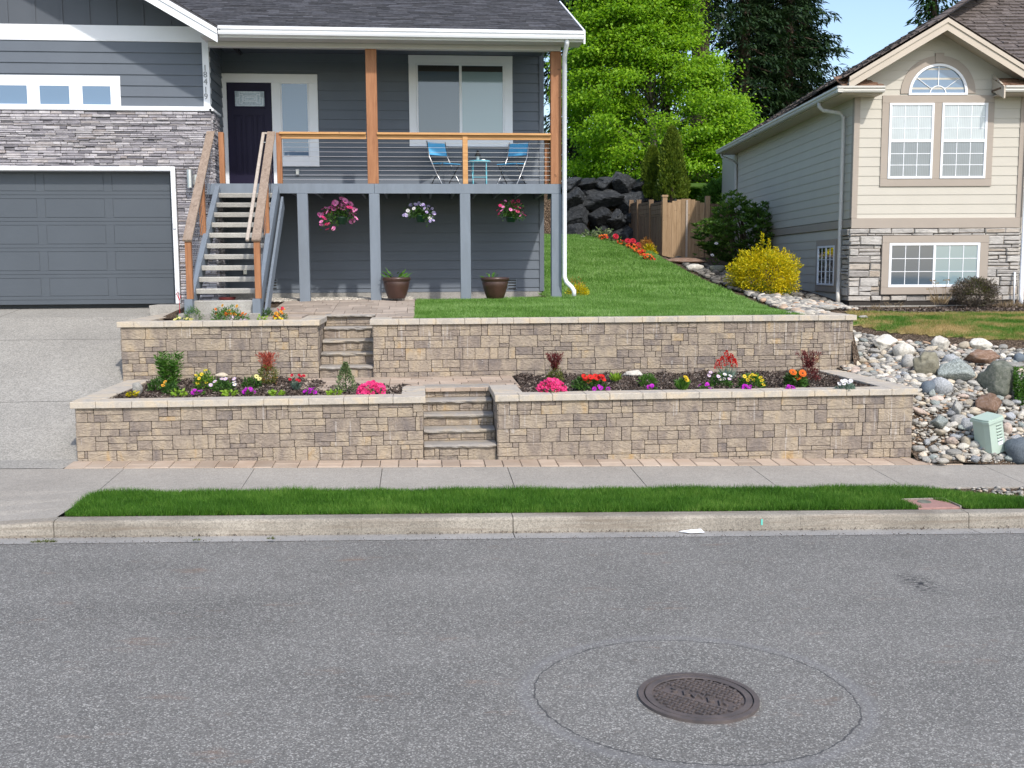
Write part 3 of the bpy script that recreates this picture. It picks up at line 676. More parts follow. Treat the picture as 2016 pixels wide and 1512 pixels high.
# lower pair
wl = retaining('lower left block retaining wall between the driveway and the lower steps', -4.12, .03, YW1, CAP1, .30, .30,
               [(.03, 1, 13.95, .25), (-4.12, -1, 15.28, .2)], 3, G1)
caps(wl, ((-4.17, 12.755), (.07, 12.755)), .31, CAP1, TH, 1)
caps(wl, ((.07, 13.067), (.07, 13.93)), .30, CAP1, TH, 2); caps(wl, ((-3.83, 13.067), (-3.83, 15.28)), .34, CAP1, TH, 5)
wr = retaining('lower right block retaining wall beside the river rock slope', .965, 6.33, YW1, CAP1, .1, .1,
               [(.965, -1, 13.95, .2), (6.33, 1, 15.28, .1)], 14, G1)
caps(wr, ((.925, 12.755), (6.375, 12.755)), .31, CAP1, TH, 3)
caps(wr, ((1.3, 13.067), (1.3, 13.93)), .37, CAP1, TH, 4); caps(wr, ((6.375, 13.067), (6.375, 15.27)), .36, CAP1, TH, 6)
# upper pair
ul = retaining('short upper left block retaining wall holding the marigold planter', -4.24, -1.47, YW2, CAP2, 1.0, 1.0,
               [(-1.47, 1, 16.7, 1.0), (-4.24, -1, 18.4, 1.0)], 25, G1)
caps(ul, ((-4.285, 15.255), (-1.43, 15.255)), .30, CAP2, TH, 7); caps(ul, ((-1.43, 15.557), (-1.43, 16.9)), .32, CAP2, TH, 8)
caps(ul, ((-3.93, 15.557), (-3.93, 18.35)), .35, CAP2, TH, 9)
ur = retaining('long upper right block retaining wall under the front lawn', -.665, 6.57, YW2, CAP2, 1.0, .9,
               [(-.665, -1, 16.7, 1.0), (6.57, 1, 17.3, 1.2)], 36, G1)
caps(ur, ((-.71, 15.255), (6.615, 15.255)), .27, CAP2, TH, 10); caps(ur, ((-.40, 15.527), (-.40, 15.95)), .31, CAP2, TH, 11)
caps(ur, ((6.615, 15.527), (6.615, 17.25)), .30, CAP2, TH, 12)

# ---- steps
def rough_slab(m, x0, x1, yf, yb, z0, z1, seed):
    n = max(8, int((x1-x0)/.035)); b = len(m.v); q = 6
    for i in range(n+1):
        x = x0+(x1-x0)*i/n
        def w(k, a): return a*mnoise.noise(Vector((x*9, k*3.1+seed, seed*2.3)))
        P = [(yb, z1), (yf+.05, z1+w(1, .006)), (yf+.012+w(2, .022), z1-.006+w(3, .008)), (yf-.006+w(4, .022), (z0*.4+z1*.6)), (yf+.004+w(5, .024), z0+.012), (yf+.03, z0+w(6, .004)), (yb, z0)]
        q = len(P)
        m.v += [(x, y, z) for y, z in P]
    for i in range(n):
        for k in range(q): m.f.append((b+i*q+k, b+(i+1)*q+k, b+(i+1)*q+(k+1) % q, b+i*q+(k+1) % q)); m.m.append(0)
    m.f.append(tuple(b+k for k in range(q))); m.m.append(0); m.f.append(tuple(b+n*q+k for k in range(q))[::-1]); m.m.append(0)
def steps(label, x0, x1, yf, zs, run, zbot, seed, jag=()):
    t = thing('stone_steps', ((x0+x1)/2, yf, zbot), label, 'steps', 'flights of stone steps')
    r = random.Random(seed)
    for k, z in enumerate(zs):
        y = yf+k*run; dx = jag[k] if k < len(jag) else 0
        last = k == len(zs)-1
        m = MB(); block_face(m, (x0-dx, y+.035, 0), (1, 0, 0), (0, -1, 0), x1-x0+dx, (zs[k-1] if k else zbot-.05), z-.05, seed+k*3, ch=.2, wpat=(.3, .24, .36, .42))
        m.box(x0-dx, x1, y+.05, y+.1, (zs[k-1] if k else zbot-.05)-.02, z-.05)
        m.build('riser', ['block'], t)
        m = MB(); rough_slab(m, x0-dx+.006, x1-.006, y-.005, y+run+.08, z-.052, z, seed*3+k); m.build('tread', 'tread', t)
    return t
steps('lower flight of five rough stone steps rising from the sidewalk', .04, .955, 12.86, [.452, .604, .757, .912, 1.052], .27, .25, 51)
steps('upper flight of five rough stone steps between the upper walls', -1.46, -.672, 15.36, [1.22, 1.395, 1.57, 1.745, hz1(-1.05, 16.6)+.008], .29, 1.03, 67)

# ---- terrain behind the walls
LX = 6.58
def fz(X, Y): return hz(X.ravel(), Y.ravel()).reshape(X.shape)
sheet('yard_soil', np.linspace(-4.0, 6.56, 60), np.linspace(16.5, 33.8, 90), lambda X, Y: fz(X, Y)-.035, 'soil')
sheet('yard_soil', np.linspace(-4.0, -1.5, 12), np.linspace(15.42, 16.5, 6), lambda X, Y: fz(X, Y)-.06, 'soil')
sheet('yard_soil', np.linspace(-.66, 6.56, 40), np.linspace(15.42, 16.5, 6), lambda X, Y: fz(X, Y)-.035, 'soil')
sheet('slope_soil', np.linspace(6.34, LX, 4), np.linspace(12.44, 15.29, 20), lambda X, Y: fz(X, Y)-.01, 'soil')
sheet('slope_soil', np.linspace(LX-.02, 22, 80), np.linspace(12.44, 33.8, 110), lambda X, Y: fz(X, Y)-.01, 'soil')
sheet('hill', np.linspace(-30, 90, 40), np.linspace(33.9, 160, 40), lambda X, Y: 5.35+.012*(Y-34)+X*.0, 'lawn')

# ================================================================== GREY HOUSE
YG, YR, YD, YE = 19.1, 20.3, 18.7, 18.2
def X_(px, py, Y): return PY(px, py, Y).x
def Z_(px, py, Y): return PY(px, py, Y).z
def lap(m, o, u, n, rng_fn, z0, z1, e=.178, t=.020, mi=0):
    """overlapping boards; rng_fn(z) -> (u0,u1)"""
    o, u, n = Vector(o), Vector(u), Vector(n); up = Vector((0, 0, 1)); z = z1
    while z > z0+.005:
        lo = max(z0, z-e); a0, b0 = rng_fn(lo); a1, b1 = rng_fn(z)
        if b0-a0 > .01:
            P = lambda a, d, zz: o+u*a+n*d+up*zz
            m.quad(P(a0, t, lo), P(b0, t, lo), P(b1, .002, z), P(a1, .002, z), mi)
            m.quad(P(a0, -.004, lo), P(b0, -.004, lo), P(b0, t, lo), P(a0, t, lo), mi)
        z = lo
def rects(m, o, u, n, L_, c=.003, mi=0):
    for (a, b, lo, hi, d0, d1) in L_:
        m.cbox(o, u, n, (0, 0, 1), (a, d0, lo), (b, d1, hi), c, mi)
def window(house, o, u, n, a, b, lo, hi, fw=.045, mat='glassdark', fmat='white', grid=None, d=.03, parent=None, local=False, name='window', split=None, recess=.0, pane2=None):
    """frame > pane(s) (+ muntins); outer frame a..b, lo..hi"""
    m = MB(); rects(m, o, u, n, [(a, a+fw, lo, hi, 0, d+.014), (b-fw, b, lo, hi, 0, d+.014), (a+fw, b-fw, hi-fw, hi, 0, d+.014), (a+fw, b-fw, lo, lo+fw, 0, d+.014)])
    w_ = m.build(name, fmat, house, local=local)
    cells = [(a+fw, b-fw, lo+fw, hi-fw, mat)]
    if split == 'v':
        c = (a+b)/2; m = MB(); rects(m, o, u, n, [(c-.025, c+.025, lo+fw, hi-fw, 0, d+.009)]); m.build('mullion', fmat, w_, local=local)
        cells = [(a+fw, c-.025, lo+fw, hi-fw, mat), (c+.025, b-fw, lo+fw, hi-fw, pane2 or mat)]
    if split == 'h':
        c = (lo+hi)/2; m = MB(); rects(m, o, u, n, [(a+fw, b-fw, c-.025, c+.025, 0, d+.012)]); m.build('meeting_rail', fmat, w_, local=local)
        cells = [(a+fw, b-fw, c+.025, hi-fw, mat), (a+fw, b-fw, lo+fw, c-.025, pane2 or mat)]
    for (p, q, r_, s_, mm) in cells:
        m = MB(); m.cbox(o, u, n, (0, 0, 1), (p, .022, r_), (q, .027, s_)); m.build('pane', mm, w_, local=local)
        if grid:
            m = MB(); cx_, cy_ = grid
            L2 = [(p+(q-p)*i/cx_-.006, p+(q-p)*i/cx_+.006, r_, s_, .027, .033) for i in range(1, cx_)]
            L2 += [(p, q, r_+(s_-r_)*j/cy_-.006, r_+(s_-r_)*j/cy_+.006, .0275, .0325) for j in range(1, cy_)]
            rects(m, o, u, n, L2, 0); m.build('muntins', fmat, w_, local=local)
    return w_
HX0 = -10.6
H = thing('grey_house', (-3.5, 19.1, 2.05), 'dark grey house with raised cedar railed porch, stone garage front and outside stairs', 'house')
UX, NF = (1, 0, 0), (0, -1, 0)
xc = X_(411, 140, YG)                                   # garage corner
zb = 2.03
zst = Z_(300, 219, YG)                                  # top of the stone
zbelt1 = Z_(300, 211, YG); zfr0, zfr1 = Z_(200, 81, YG), Z_(200, 50, YG)
zdeck = Z_(800, 362, YD)
ztopwall = Z_(800, 97, YD)
# shell
_gz = Z_(200, 333, YG-.05); m = MB(); m.box(HX0, xc-.01, YG+.02, YG+.3, _gz+.05, zfr1+.1); m.box(HX0, xc-.012, YG+.3, 30, 1.6, zfr1+.09); m.box(X_(345, 460, YG+.05)+.02, xc-.011, YG+.021, YG+.3, 1.6, _gz+.049); m.box(xc-.01, 2.42, YR+.02, 30, 1.6, 6.9)
m.build('wall_core', 'sidingdark', H)
# garage gable
eave_px = (428, 68); xr = X_(428, 70, YE); zr = Z_(428, 70, YE)
rs = .575; xm = -7.4; zr_ridge = zr+rs*(xr-xm)
m = MB(); lap(m, (0, YG, 0), UX, NF, lambda z: (HX0, xc-.10), zbelt1, zfr0, .186)
lap(m, (xc, YG, 0), (0, 1, 0), (1, 0, 0), lambda z: (.02, YR-YG), 1.9, 6.7, .178)
m.build('garage_siding', 'siding', H)
gz = lambda x: zr+.0+rs*(xr-x)-.12
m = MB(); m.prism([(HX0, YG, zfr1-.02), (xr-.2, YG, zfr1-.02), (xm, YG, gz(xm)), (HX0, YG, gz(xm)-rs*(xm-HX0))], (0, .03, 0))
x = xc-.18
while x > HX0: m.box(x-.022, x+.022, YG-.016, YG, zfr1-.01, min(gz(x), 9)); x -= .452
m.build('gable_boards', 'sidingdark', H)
m = MB(); m.box(HX0, xc+.0, YG-.022, YG+.01, zfr0, zfr1, .003); m.box(xc-.10, xc+.012, YG-.03, YG+.1, zbelt1+.001, zfr1-.01, .003)
m.build('frieze_and_corner_trim', 'white', H)
m = MB(); m.box(HX0, xc+.05, YG-.12, YG, zst-.005, zbelt1, .006); m.box(xc, xc+.08, YG-.12, YG+.6, zst-.005, zbelt1-.03, .006); m.build('belt_trim', 'white', H)
# transom windows
zt0, zt1 = Z_(120, 209, YG), Z_(120, 149, YG); xt = X_(238, 180, YG)
m = MB()
panes = [(X_(a, 188, YG), X_(b, 188, YG)) for a, b in ((-90, -30), (-8, 58), (76, 141), (160, 222))]
zp0, zp1 = Z_(120, 211, YG)+.02, Z_(120, 166, YG)
m.box(HX0, xt, YG-.032, YG, zp1, zt1, .003)
prev = HX0
for a, b in panes: m.box(prev, a, YG-.032, YG, zbelt1+.001, zp1-.0005, .002); prev = b
m.box(prev, xt-.002, YG-.032, YG, zbelt1+.001, zp1-.0005, .002)
m.build('transom_trim', 'white', H)
for a, b in panes[1:]:
    window(H, (0, YG+.0, 0), UX, NF, a+.002, b-.002, zbelt1+.004, zp1-.002, .028, 'glassblue', 'white', d=.016)
# stone veneer with a garage door opening
def ledge(m, o, u, n, u0, u1, z0, z1, seed, hs=(.022, .034, .045), ws=(.10, .42), dep=.035, jw=.004):
    r = random.Random(seed); z = z0; o, u, n = Vector(o), Vector(u), Vector(n)
    while z < z1-.004:
        h = min(r.choice(hs)*r.uniform(.85, 1.2), z1-z); x = u0
        while x < u1-.01:
            wd = r.uniform(*ws); b = min(u1, x+wd)
            if u1-b < .05: b = u1
            d = r.uniform(.0, dep)
            m.cbox(o, u, n, (0, 0, 1), (x+jw/2, -.02, z+jw/2+r.uniform(0, .003)), (b-jw/2, d+.02, z+h-jw/2), min(.006, h*.2)); x = b
        z += h
gx1 = X_(345, 460, YG+.05); gz1 = Z_(200, 333, YG-.05); gx0 = -9.35
YS = YG-.08
m = MB()
def ledge_rows(seed=5):  # thin stacked stones
    r = random.Random(seed); z = zb-.02
    while z < zst-.006:
        h = min(r.choice((.024, .032, .042, .05))*r.uniform(.9, 1.15), zst-.006-z)
        spans = [(HX0, xc+.03)] if z > gz1 else [(gx1+.09, xc+.03), (HX0, gx0-.05)]
        if z < gz1 < z+h: h = gz1-z+.001
        for s0, s1 in spans:
            x = s0
            while x < s1-.01:
                b = min(s1, x+r.uniform(.08, .40)*(1.2 if h < .035 else .8)); b = s1 if s1-b < .05 else b
                d = r.uniform(0, .035)
                m.cbox((0, YS, 0), UX, NF, (0, 0, 1), (x+.002, -.04, z+.002+r.uniform(0, .004)), (b-.002, d, z+h-.002), min(.007, h*.22)); x = b
        z += h
ledge_rows()
ledge(m, (xc+.03, YS, 0), (0, 1, 0), (1, 0, 0), .01, .62, zb-.02, zst-.04, 9, dep=.03)
m.build('stone_veneer', 'ledge', H)
m = MB(); m.box(HX0, xc+.02, YS+.02, YG+.01, gz1+.0, zst-.01); m.box(gx1+.08, xc+.02, YS+.021, YG+.011, 1.95, gz1+.05); m.build('mortar_bed', 'backing', H)
m = MB(); m.box(gx1, gx1+.075, YG-.13, YG+.12, 2.04, gz1+.04, .003); m.box(gx0, gx1-.001, YG-.13, YG+.12, gz1-.03, gz1+.04, .003); m.build('garage_trim', 'white', H)
# garage door
gd = None
m = MB(); m.box(gx0, gx1-.002, YG+.10, YG+.14, 2.035, gz1-.03)
edges = [Z_(200, y, YG+.1) for y in (590, 540, 488, 436, 384, 334)]
gd = m.build('garage_door', 'garage', H)
pw = X_(217, 460, YG+.1)-X_(84, 460, YG+.1); gc = X_(217, 460, YG+.1)
for k in range(5):
    m = MB(); z0, z1 = edges[k]+.003, edges[k+1]-.003; q0, q1 = z0+.06, z1-.06
    m.box(gx0+.003, gx1-.004, YG+.093, YG+.1, z0, q0, .003); m.box(gx0+.003, gx1-.004, YG+.093, YG+.1, q1, z1, .003)
    for j in range(-3, 3): a = gc+j*pw; (m.box(a-.07, min(a+.07, gx1-.004), YG+.093, YG+.1, q0, q1, .003) if a-.07 < gx1-.05 else None)
    m.box(gx1-.06, gx1-.004, YG+.0935, YG+.1, q0+.001, q1-.001, .003)
    for j in range(-3, 2):
        a, b = gc+j*pw+.09, gc+(j+1)*pw-.09
        if j == 0: b = min(b, gx1-.08)
        if a > gx1-.2: continue
        m.box(a-.012, b+.012, YG+.092, YG+.1, q0+.008, q1-.008, .005)
    m.build('door_section', 'garage', gd)
m = MB(); m.box(gx1+.015, gx1+.06, YG-.155, YG-.129, Z_(345, 451, YG), Z_(345, 437, YG), .003); m.build('keypad', 'white', H)
# house numbers run down the corner board
nx = X_(405.5, 165, YG)
for ch, py in zip('18419', (135, 148, 162, 178, 191)):
    me = textmesh(ch, .145, .004); me.materials.append(MT['numeral']); o = bpy.data.objects.new('house_numeral', me); COL.objects.link(o)
    o.parent = H; o.location = (nx-H.location.x, YG-.036-H.location.y, Z_(405, py, YG)-H.location.z); o.rotation_euler = (pi/2, 0, 0)
# wall light
m = MB(); lx, lz = X_(378, 354, YS), Z_(378, 354, YS)
m.box(lx+.02, lx+.12, YS-.07, YS-.03, lz-.09, lz+.09, .006); lm = m.build('wall_light', 'steel', H)
m = MB(); m.lathe([(.001, lz+.16), (.055, lz+.16), (.055, lz-.15), (.05, lz-.155), (.001, lz-.15)], lx-.005, YS-.15, 20); m.build('light_cylinder', 'steel', lm, smooth=False)
# recessed porch wall and the wall below the deck
m = MB(); lap(m, (0, YR, 0), UX, NF, lambda z: (xc, 2.42), Z_(800, 575, YR), 6.85, .1765); m.build('porch_siding', 'siding', H)
m = MB(); m.box(xc, 2.40, YR-.012, YR+.03, 1.8, Z_(800, 575, YR)-.002, .002); m.build('foundation', 'found', H)
m = MB(); m.box(2.36, 2.45, YR-.035, YR+.2, Z_(800, 575, YR), 6.85, .003); lap(m, (2.43, YR, 0), (0, 1, 0), (1, 0, 0), lambda z: (.1, 9), 2.0, 6.9, .178); m.build('corner_board', 'siding', H)
# entry
def rect_px(x0, y0, x1, y1, Y): return X_((x0+x1)/2-(x1-x0)/2, (y0+y1)/2, Y), X_(x1, (y0+y1)/2, Y), Z_((x0+x1)/2, y1, Y), Z_((x0+x1)/2, y0, Y)
dx0, dx1 = X_(449, 260, YR), X_(537, 260, YR); dz1 = Z_(490, 163, YR)
tx0, tx1 = X_(435, 240, YR), X_(627, 240, YR); tz1 = Z_(530, 146, YR)
sx0, sx1 = X_(554, 240, YR), X_(609, 240, YR); sz0, sz1 = Z_(580, 309, YR), Z_(580, 163, YR)
sl0, sl1 = Z_(580, 328, YR), dz1
m = MB(); o_ = (0, YR, 0)
rects(m, o_, UX, NF, [(tx0, tx1, dz1, tz1, 0, .04), (tx0, dx0, zdeck, dz1-.001, 0, .038), (dx1, sx0, zdeck, dz1-.001, 0, .038), (sx1, tx1, sl0, dz1-.001, 0, .038), (sx0+.001, sx1-.001, sl0, sz0, 0, .039)])
m.build('entry_trim', 'white', H)
m = MB(); o_ = (0, YR-.014, 0); rects(m, o_, UX, NF, [(dx0+.003, dx1-.003, zdeck+.01, dz1-.004, 0, .014)])
D = m.build('front_door', 'door', H)
lx0, lx1, lz0, lz1 = X_(463, 195, YR), X_(521, 195, YR), Z_(490, 210, YR), Z_(490, 180, YR)
m = MB(); rects(m, o_, UX, NF, [(lx0-.03, lx1+.03, lz1, lz1+.03, .014, .03), (lx0-.03, lx1+.03, lz0-.03, lz0, .014, .03), (lx0-.03, lx0, lz0, lz1, .014, .029), (lx1, lx1+.03, lz0, lz1, .014, .029)]); m.build('lite_frame', 'door', D)
m = MB(); rects(m, o_, UX, NF, [(lx0, lx1, lz0, lz1, .013, .018)]); m.build('leaded_lite', 'leaded', D)
m = MB(); W_ = lx1-lx0; Hh = lz1-lz0
def fr(a, b, lo, hi, t=.008): 
    A, B, C_, E_ = lx0+W_*a, lx0+W_*b, lz0+Hh*lo, lz0+Hh*hi
    rects(m, o_, UX, NF, [(A, B, C_, C_+t, .018, .0205), (A, B, E_-t, E_, .018, .0205), (A, A+t, C_, E_, .0181, .0203), (B-t, B, C_, E_, .0181, .0203)], 0)
for q in ((.06, .94, .06, .94), (.28, .72, .3, .7), (.34, .66, .4, .6), (.14, .26, .2, .8), (.74, .86, .2, .8), (.06, .16, .55, .94), (.84, .94, .55, .94)): fr(*q)
m.build('lead_lines', 'lead', D)
for a, b in ((463, 479), (485, 501), (507, 523)):
    A, B = X_(a, 285, YR), X_(b, 285, YR); C_, E_ = Z_(490, 343, YR), Z_(490, 227, YR)
    m = MB(); t = .016
    rects(m, o_, UX, NF, [(A, B, C_, C_+t, .014, .024), (A, B, E_-t, E_, .014, .024), (A, A+t, C_+t, E_-t, .014, .0238), (B-t, B, C_+t, E_-t, .014, .0238), (A+.035, B-.035, C_+.035, E_-.035, .014, .022)], .004)
    m.build('door_panel', 'door', D)
hx, hzv = X_(530, 281, YR), Z_(530, 281, YR)
m = MB(); rects(m, o_, UX, NF, [(hx-.02, hx+.02, hzv-.03, hzv+.03, .014, .022), (hx-.12, hx+.01, hzv-.008, hzv+.008, .045, .058), (hx-.008, hx+.008, hzv-.008, hzv+.008, .02, .05)]); m.build('door_handle', 'steel', D); m = MB(); m.tube([(hx, YR-.02, hzv+.12), (hx, YR-.055, hzv+.12)], .024, 12); m.build('deadbolt', 'steel', D)
window(H, (0, YR-.0, 0), UX, NF, sx0+.002, sx1-.002, sz0+.002, sz1-.003, .02, 'glassblue', 'white', d=.024, name='sidelight')
# porch slider window
o_ = (0, YR, 0)
wx0, wx1 = X_(805, 200, YR), X_(1009, 200, YR); wz1 = Z_(900, 110, YR); wz0 = Z_(900, 289, YR)
ix0, ix1, iz1, iz0 = X_(820, 200, YR), X_(993, 200, YR), Z_(900, 126, YR), Z_(900, 273, YR)
m = MB(); rects(m, o_, UX, NF, [(wx0, wx1, iz1, wz1, 0, .042), (wx0, wx1, wz0, iz0, 0, .042), (wx0+.003, ix0, iz0, iz1, 0, .038), (ix1, wx1-.003, iz0, iz1, 0, .038)]); m.build('porch_window_trim', 'white', H)
W1 = window(H, o_, UX, NF, ix0+.002, ix1-.002, iz0+.002, iz1-.002, .03, 'glassdark', 'white', d=.028, split='v', pane2='glasspale', name='porch_window')
m = MB(); rects(m, o_, UX, NF, [(ix0+.04, ix1-.04, iz1-.145, iz1-.04, .0272, .029)], 0); m.build('blind_head_box', 'black', W1)
# outlets, vents
for px, py, Y in ((586, 339, YR), (483, 535, YR)):
    a, z = X_(px, py, Y), Z_(px, py, Y); m = MB(); m.box(a-.035, a+.035, Y-.06, Y-.01, z-.055, z+.055, .01); ob = m.build('outlet_cover', 'steel', H)
for px in (1008, 537):
    a, z0, z1 = X_(px, 560, YR), Z_(px, 570, YR), Z_(px, 549, YR)
    m = MB(); m.box(a-.09, a+.09, YR-.03, YR-.008, z0, z1, .004); v_ = m.build('foundation_vent', 'greytrim', H)
    m = MB()
    for k in range(4): zz = z0+(z1-z0)*(k+.5)/4.; m.box(a-.075, a+.075, YR-.034, YR-.029, zz-.013, zz+.013)
    m.build('vent_slots', 'black', v_)
# main roof
xe = X_(1150, 70, YE); zg0, zg1 = Z_(800, 72, YE), Z_(800, 56, YE)
sm = .40
def shingles(m, o, ex, up, x_fn, s0, s1, ex_=.14, th=.008, wds=(.16, .33), seed=3, mi=0, c=.0):
    """courses on a slope: o origin, ex along eave, up up-slope; x_fn(s)->(x0,x1)"""
    r = random.Random(seed); o, ex, up = Vector(o), Vector(ex).normalized(), Vector(up).normalized(); n = ex.cross(up).normalized()
    if n.z < 0: n = -n
    s = s0
    while s < s1:
        a, b = x_fn(s+ex_*.5)
        x = a
        while x < b-.01:
            wd = min(r.uniform(*wds), b-x); t = th*r.uniform(.6, 1.9); lo = s-r.uniform(0, ex_*.10)
            P = lambda xx, ss, d: o+ex*xx+up*ss+n*d
            x2 = x+wd-.004
            A, B, C_, D_ = P(x, lo, t), P(x2, lo, t), P(x2, s+ex_*1.02, .001), P(x, s+ex_*1.02, .001)
            m.quad(A, B, C_, D_, mi); m.quad(P(x, lo, -.004), P(x2, lo, -.004), B, A, mi)
            m.poly([P(x, lo, -.004), A, D_], mi); m.poly([P(x2, lo, -.004), D_ if 0 else C_, B], mi)
            x += wd
        s += ex_
ov = .03
zr0 = zg1+.012
m = MB(); L_ = 4.6
shingles(m, (0, YE+.03, zr0), (1, 0, 0), (0, 1, sm), lambda s: (xr-.2-sm*(s/sqrt(1+sm*sm))/rs, xe-.02), -.02, L_, .142, .008)
kz = sqrt(1+sm*sm)
m.prism([(xr-.2, YE+.03, zr0-.012), (xe-.02, YE+.03, zr0-.012), (xe-.02, YE+.03+L_/kz, zr0-.012+sm*L_/kz), (xr-.2-sm*L_/kz/rs, YE+.03+L_/kz, zr0-.012+sm*L_/kz)], (0, 0, -.03))
# right slope of the garage gable laid over it
shingles(m, (xr+.05, YE-.02, zr+.13), (0, 1, 0), (-1, 0, rs), lambda s: (0, 3.2), -.02, 4.0, .142, .008, seed=8)
m.prism([(xr+.05, YE-.02, zr+.118), (xr+.05, YE+5, zr+.118), (xm, YE+5, zr+.118+rs*(xr+.05-xm)), (xm, YE-.02, zr+.118+rs*(xr+.05-xm))], (0, 0, -.03))
m.prism([(xm, YE-.02, zr+.118+rs*(xr+.05-xm)), (xm, YE+5, zr+.118+rs*(xr+.05-xm)), (HX0-.4, YE+5, zr-.1), (HX0-.4, YE-.02, zr-.1)], (0, 0, -.03))
m.build('shingle_roof', 'shingle', H)
# gable rake boards and soffit
m = MB()
for (h0, h1, y0, y1) in ((-.11, .085, YE-.01, YE+.02), (.03, .112, YE-.03, YE-.0105)):
    pts = [(xr+.0, y0, zr+h0), (xr+.0, y0, zr+h1), (xm, y0, zr+rs*(xr-xm)+h1), (xm, y0, zr+rs*(xr-xm)+h0)]
    m.prism(pts, (0, y1-y0, 0))
m.build('rake_board', 'white', H)
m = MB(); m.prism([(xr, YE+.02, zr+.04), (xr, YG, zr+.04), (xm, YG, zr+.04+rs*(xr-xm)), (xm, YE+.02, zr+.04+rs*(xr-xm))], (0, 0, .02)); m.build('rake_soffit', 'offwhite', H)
# eave gutter, fascia, soffit, porch beam
m = MB(); gp = [(0, 0), (-.10, 0.0), (-.115, .035), (-.10, .06), (-.125, .085), (-.125, zg1-zg0), (-.115, zg1-zg0), (-.112, .09), (0, .09)]
xg0 = xr+.012
m.prism([(xg0, YE+.10+a, zg0+b) for a, b in gp], (xe-xg0, 0, 0)); m.build('gutter', 'white', H)
m = MB(); m.box(xg0, xe+.03, YE+.1, YE+.125, zg0-.03, zg1, .003); m.prism([(xe+.0, YE+.05, zg0-.07), (xe, YE+.05, zg1+.02), (xe, YE+3.2, zg1+.02+3.15*sm), (xe, YE+3.2, zg0-.07+3.15*sm)], (.03, 0, 0)); m.build('fascia', 'white', H)
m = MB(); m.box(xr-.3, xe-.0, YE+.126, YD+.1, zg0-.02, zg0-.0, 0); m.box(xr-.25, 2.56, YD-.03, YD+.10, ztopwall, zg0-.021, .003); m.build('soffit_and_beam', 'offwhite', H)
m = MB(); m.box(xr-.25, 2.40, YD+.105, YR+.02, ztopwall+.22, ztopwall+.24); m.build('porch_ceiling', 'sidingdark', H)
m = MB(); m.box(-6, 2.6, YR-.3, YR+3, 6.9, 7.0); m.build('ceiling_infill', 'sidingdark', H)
# downspout
xd = X_(1111, 200, YD-.1); zde = Z_(1111, 545, YD-.1)
m = MB(); m.tube([(xd+.0, YE+.06, zg0+.01), (xd, YE+.08, zg0-.06), (xd, YD-.13, zg0-.22), (xd, YD-.13, zde), (xd+.03, YD-.14, zde-.09), (X_(1126, 565, YD-.2), YD-.2, Z_(1126, 566, YD-.2)), (X_(1130, 572, YD-.22), YD-.22, Z_(1130, 573, YD-.22)), (X_(1130, 582, YD-.22), YD-.22, Z_(1130, 583, YD-.22))], .040, 12); m.build('downspout', 'white', H, smooth=True)
# ---- deck
DK = MB(); 
m = MB(); m.box(-3.62, 2.55, YD+.04, YR, zdeck-.035, zdeck, 0); deck = m.build('deck_floor', 'greytrim', H)
zbm = Z_(800, 381, YD)
m = MB(); bj = X_(737, 370, YD); m.box(-2.53, bj-.002, YD, YD+.04, zbm, zdeck+.002, .003); m.box(bj+.002, 2.56, YD, YD+.04, zbm, zdeck+.002, .003); m.box(-3.62, -2.535, YD+.003, YD+.043, zbm-.02, zdeck+.001, .003)
m.box(2.52, 2.56, YD+.04, YR, zbm, zdeck-.001, .003); m.build('rim_beam', 'greytrim', deck)
m = MB()
for x in np.arange(-3.4, 2.5, .406): m.box(x-.02, x+.02, YD+.045, YR, zbm+.01, zdeck-.036)
m.build('joists', 'greytrim', deck)
for px, yb in ((597.5, 592), (738.5, 590), (916.5, 584), (1096, 584)):
    x = X_(px, 480, YD); m = MB(); m.box(x-.092, x+.092, YD+.0, YD+.14, 1.95, zbm-.001, .005); m.build('deck_post', 'greytrim', H)
for px in (732, 1095):
    x = X_(px, 220, YD); m = MB(); m.box(x-.095, x+.095, YD+.005, YD+.15, zdeck, ztopwall-.001, .006); m.build('porch_post', 'cedar', H)
xp1 = X_(732, 300, YD); xp2 = X_(1095, 300, YD); xm_ = X_(916, 310, YD)
zr1, zr2, zr3 = Z_(800, 261, YD), Z_(800, 265.5, YD), Z_(800, 274, YD)
xn = X_(550, 310, YD)
for a, b in ((xn+.01, xp1-.096), (xp1+.096, xp2-.096)):
    m = MB(); m.box(a, b, YD-.03, YD+.11, zr2, zr1, .004); m.build('top_rail', 'cedarx', H)
    m = MB(); m.box(a, b, YD+.02, YD+.058, zr3, zr2-.001, .003); m.build('sub_rail', 'cedarx', H)
for px, nm, zt in ((916, 'rail_post', zr2-.002), (549.5, 'rail_post', zr1-.01), (436, 'rail_post', zr1-.01)):
    x = X_(px, 310, YD); m = MB(); m.box(x-.045, x+.045, YD+.0+(.0 if px == 916 else .005), YD+.09, zdeck, zt, .004); m.build(nm, 'cedar' if px != 916 else 'cedarx', H)
m = MB(); x = xp2-.14; m.box(x-.045, x+.04, YD+.16, YD+.25, zdeck, zr2, .004); m.build('rail_post', 'cedar', H)
for k in range(10):
    z = zdeck+.075+k*.0795
    m = MB(); m.tube([(xn+.03, YD+.045, z), (xp2-.09, YD+.045, z)], .0032, 6); m.build('rail_cable', 'steel', H)
    
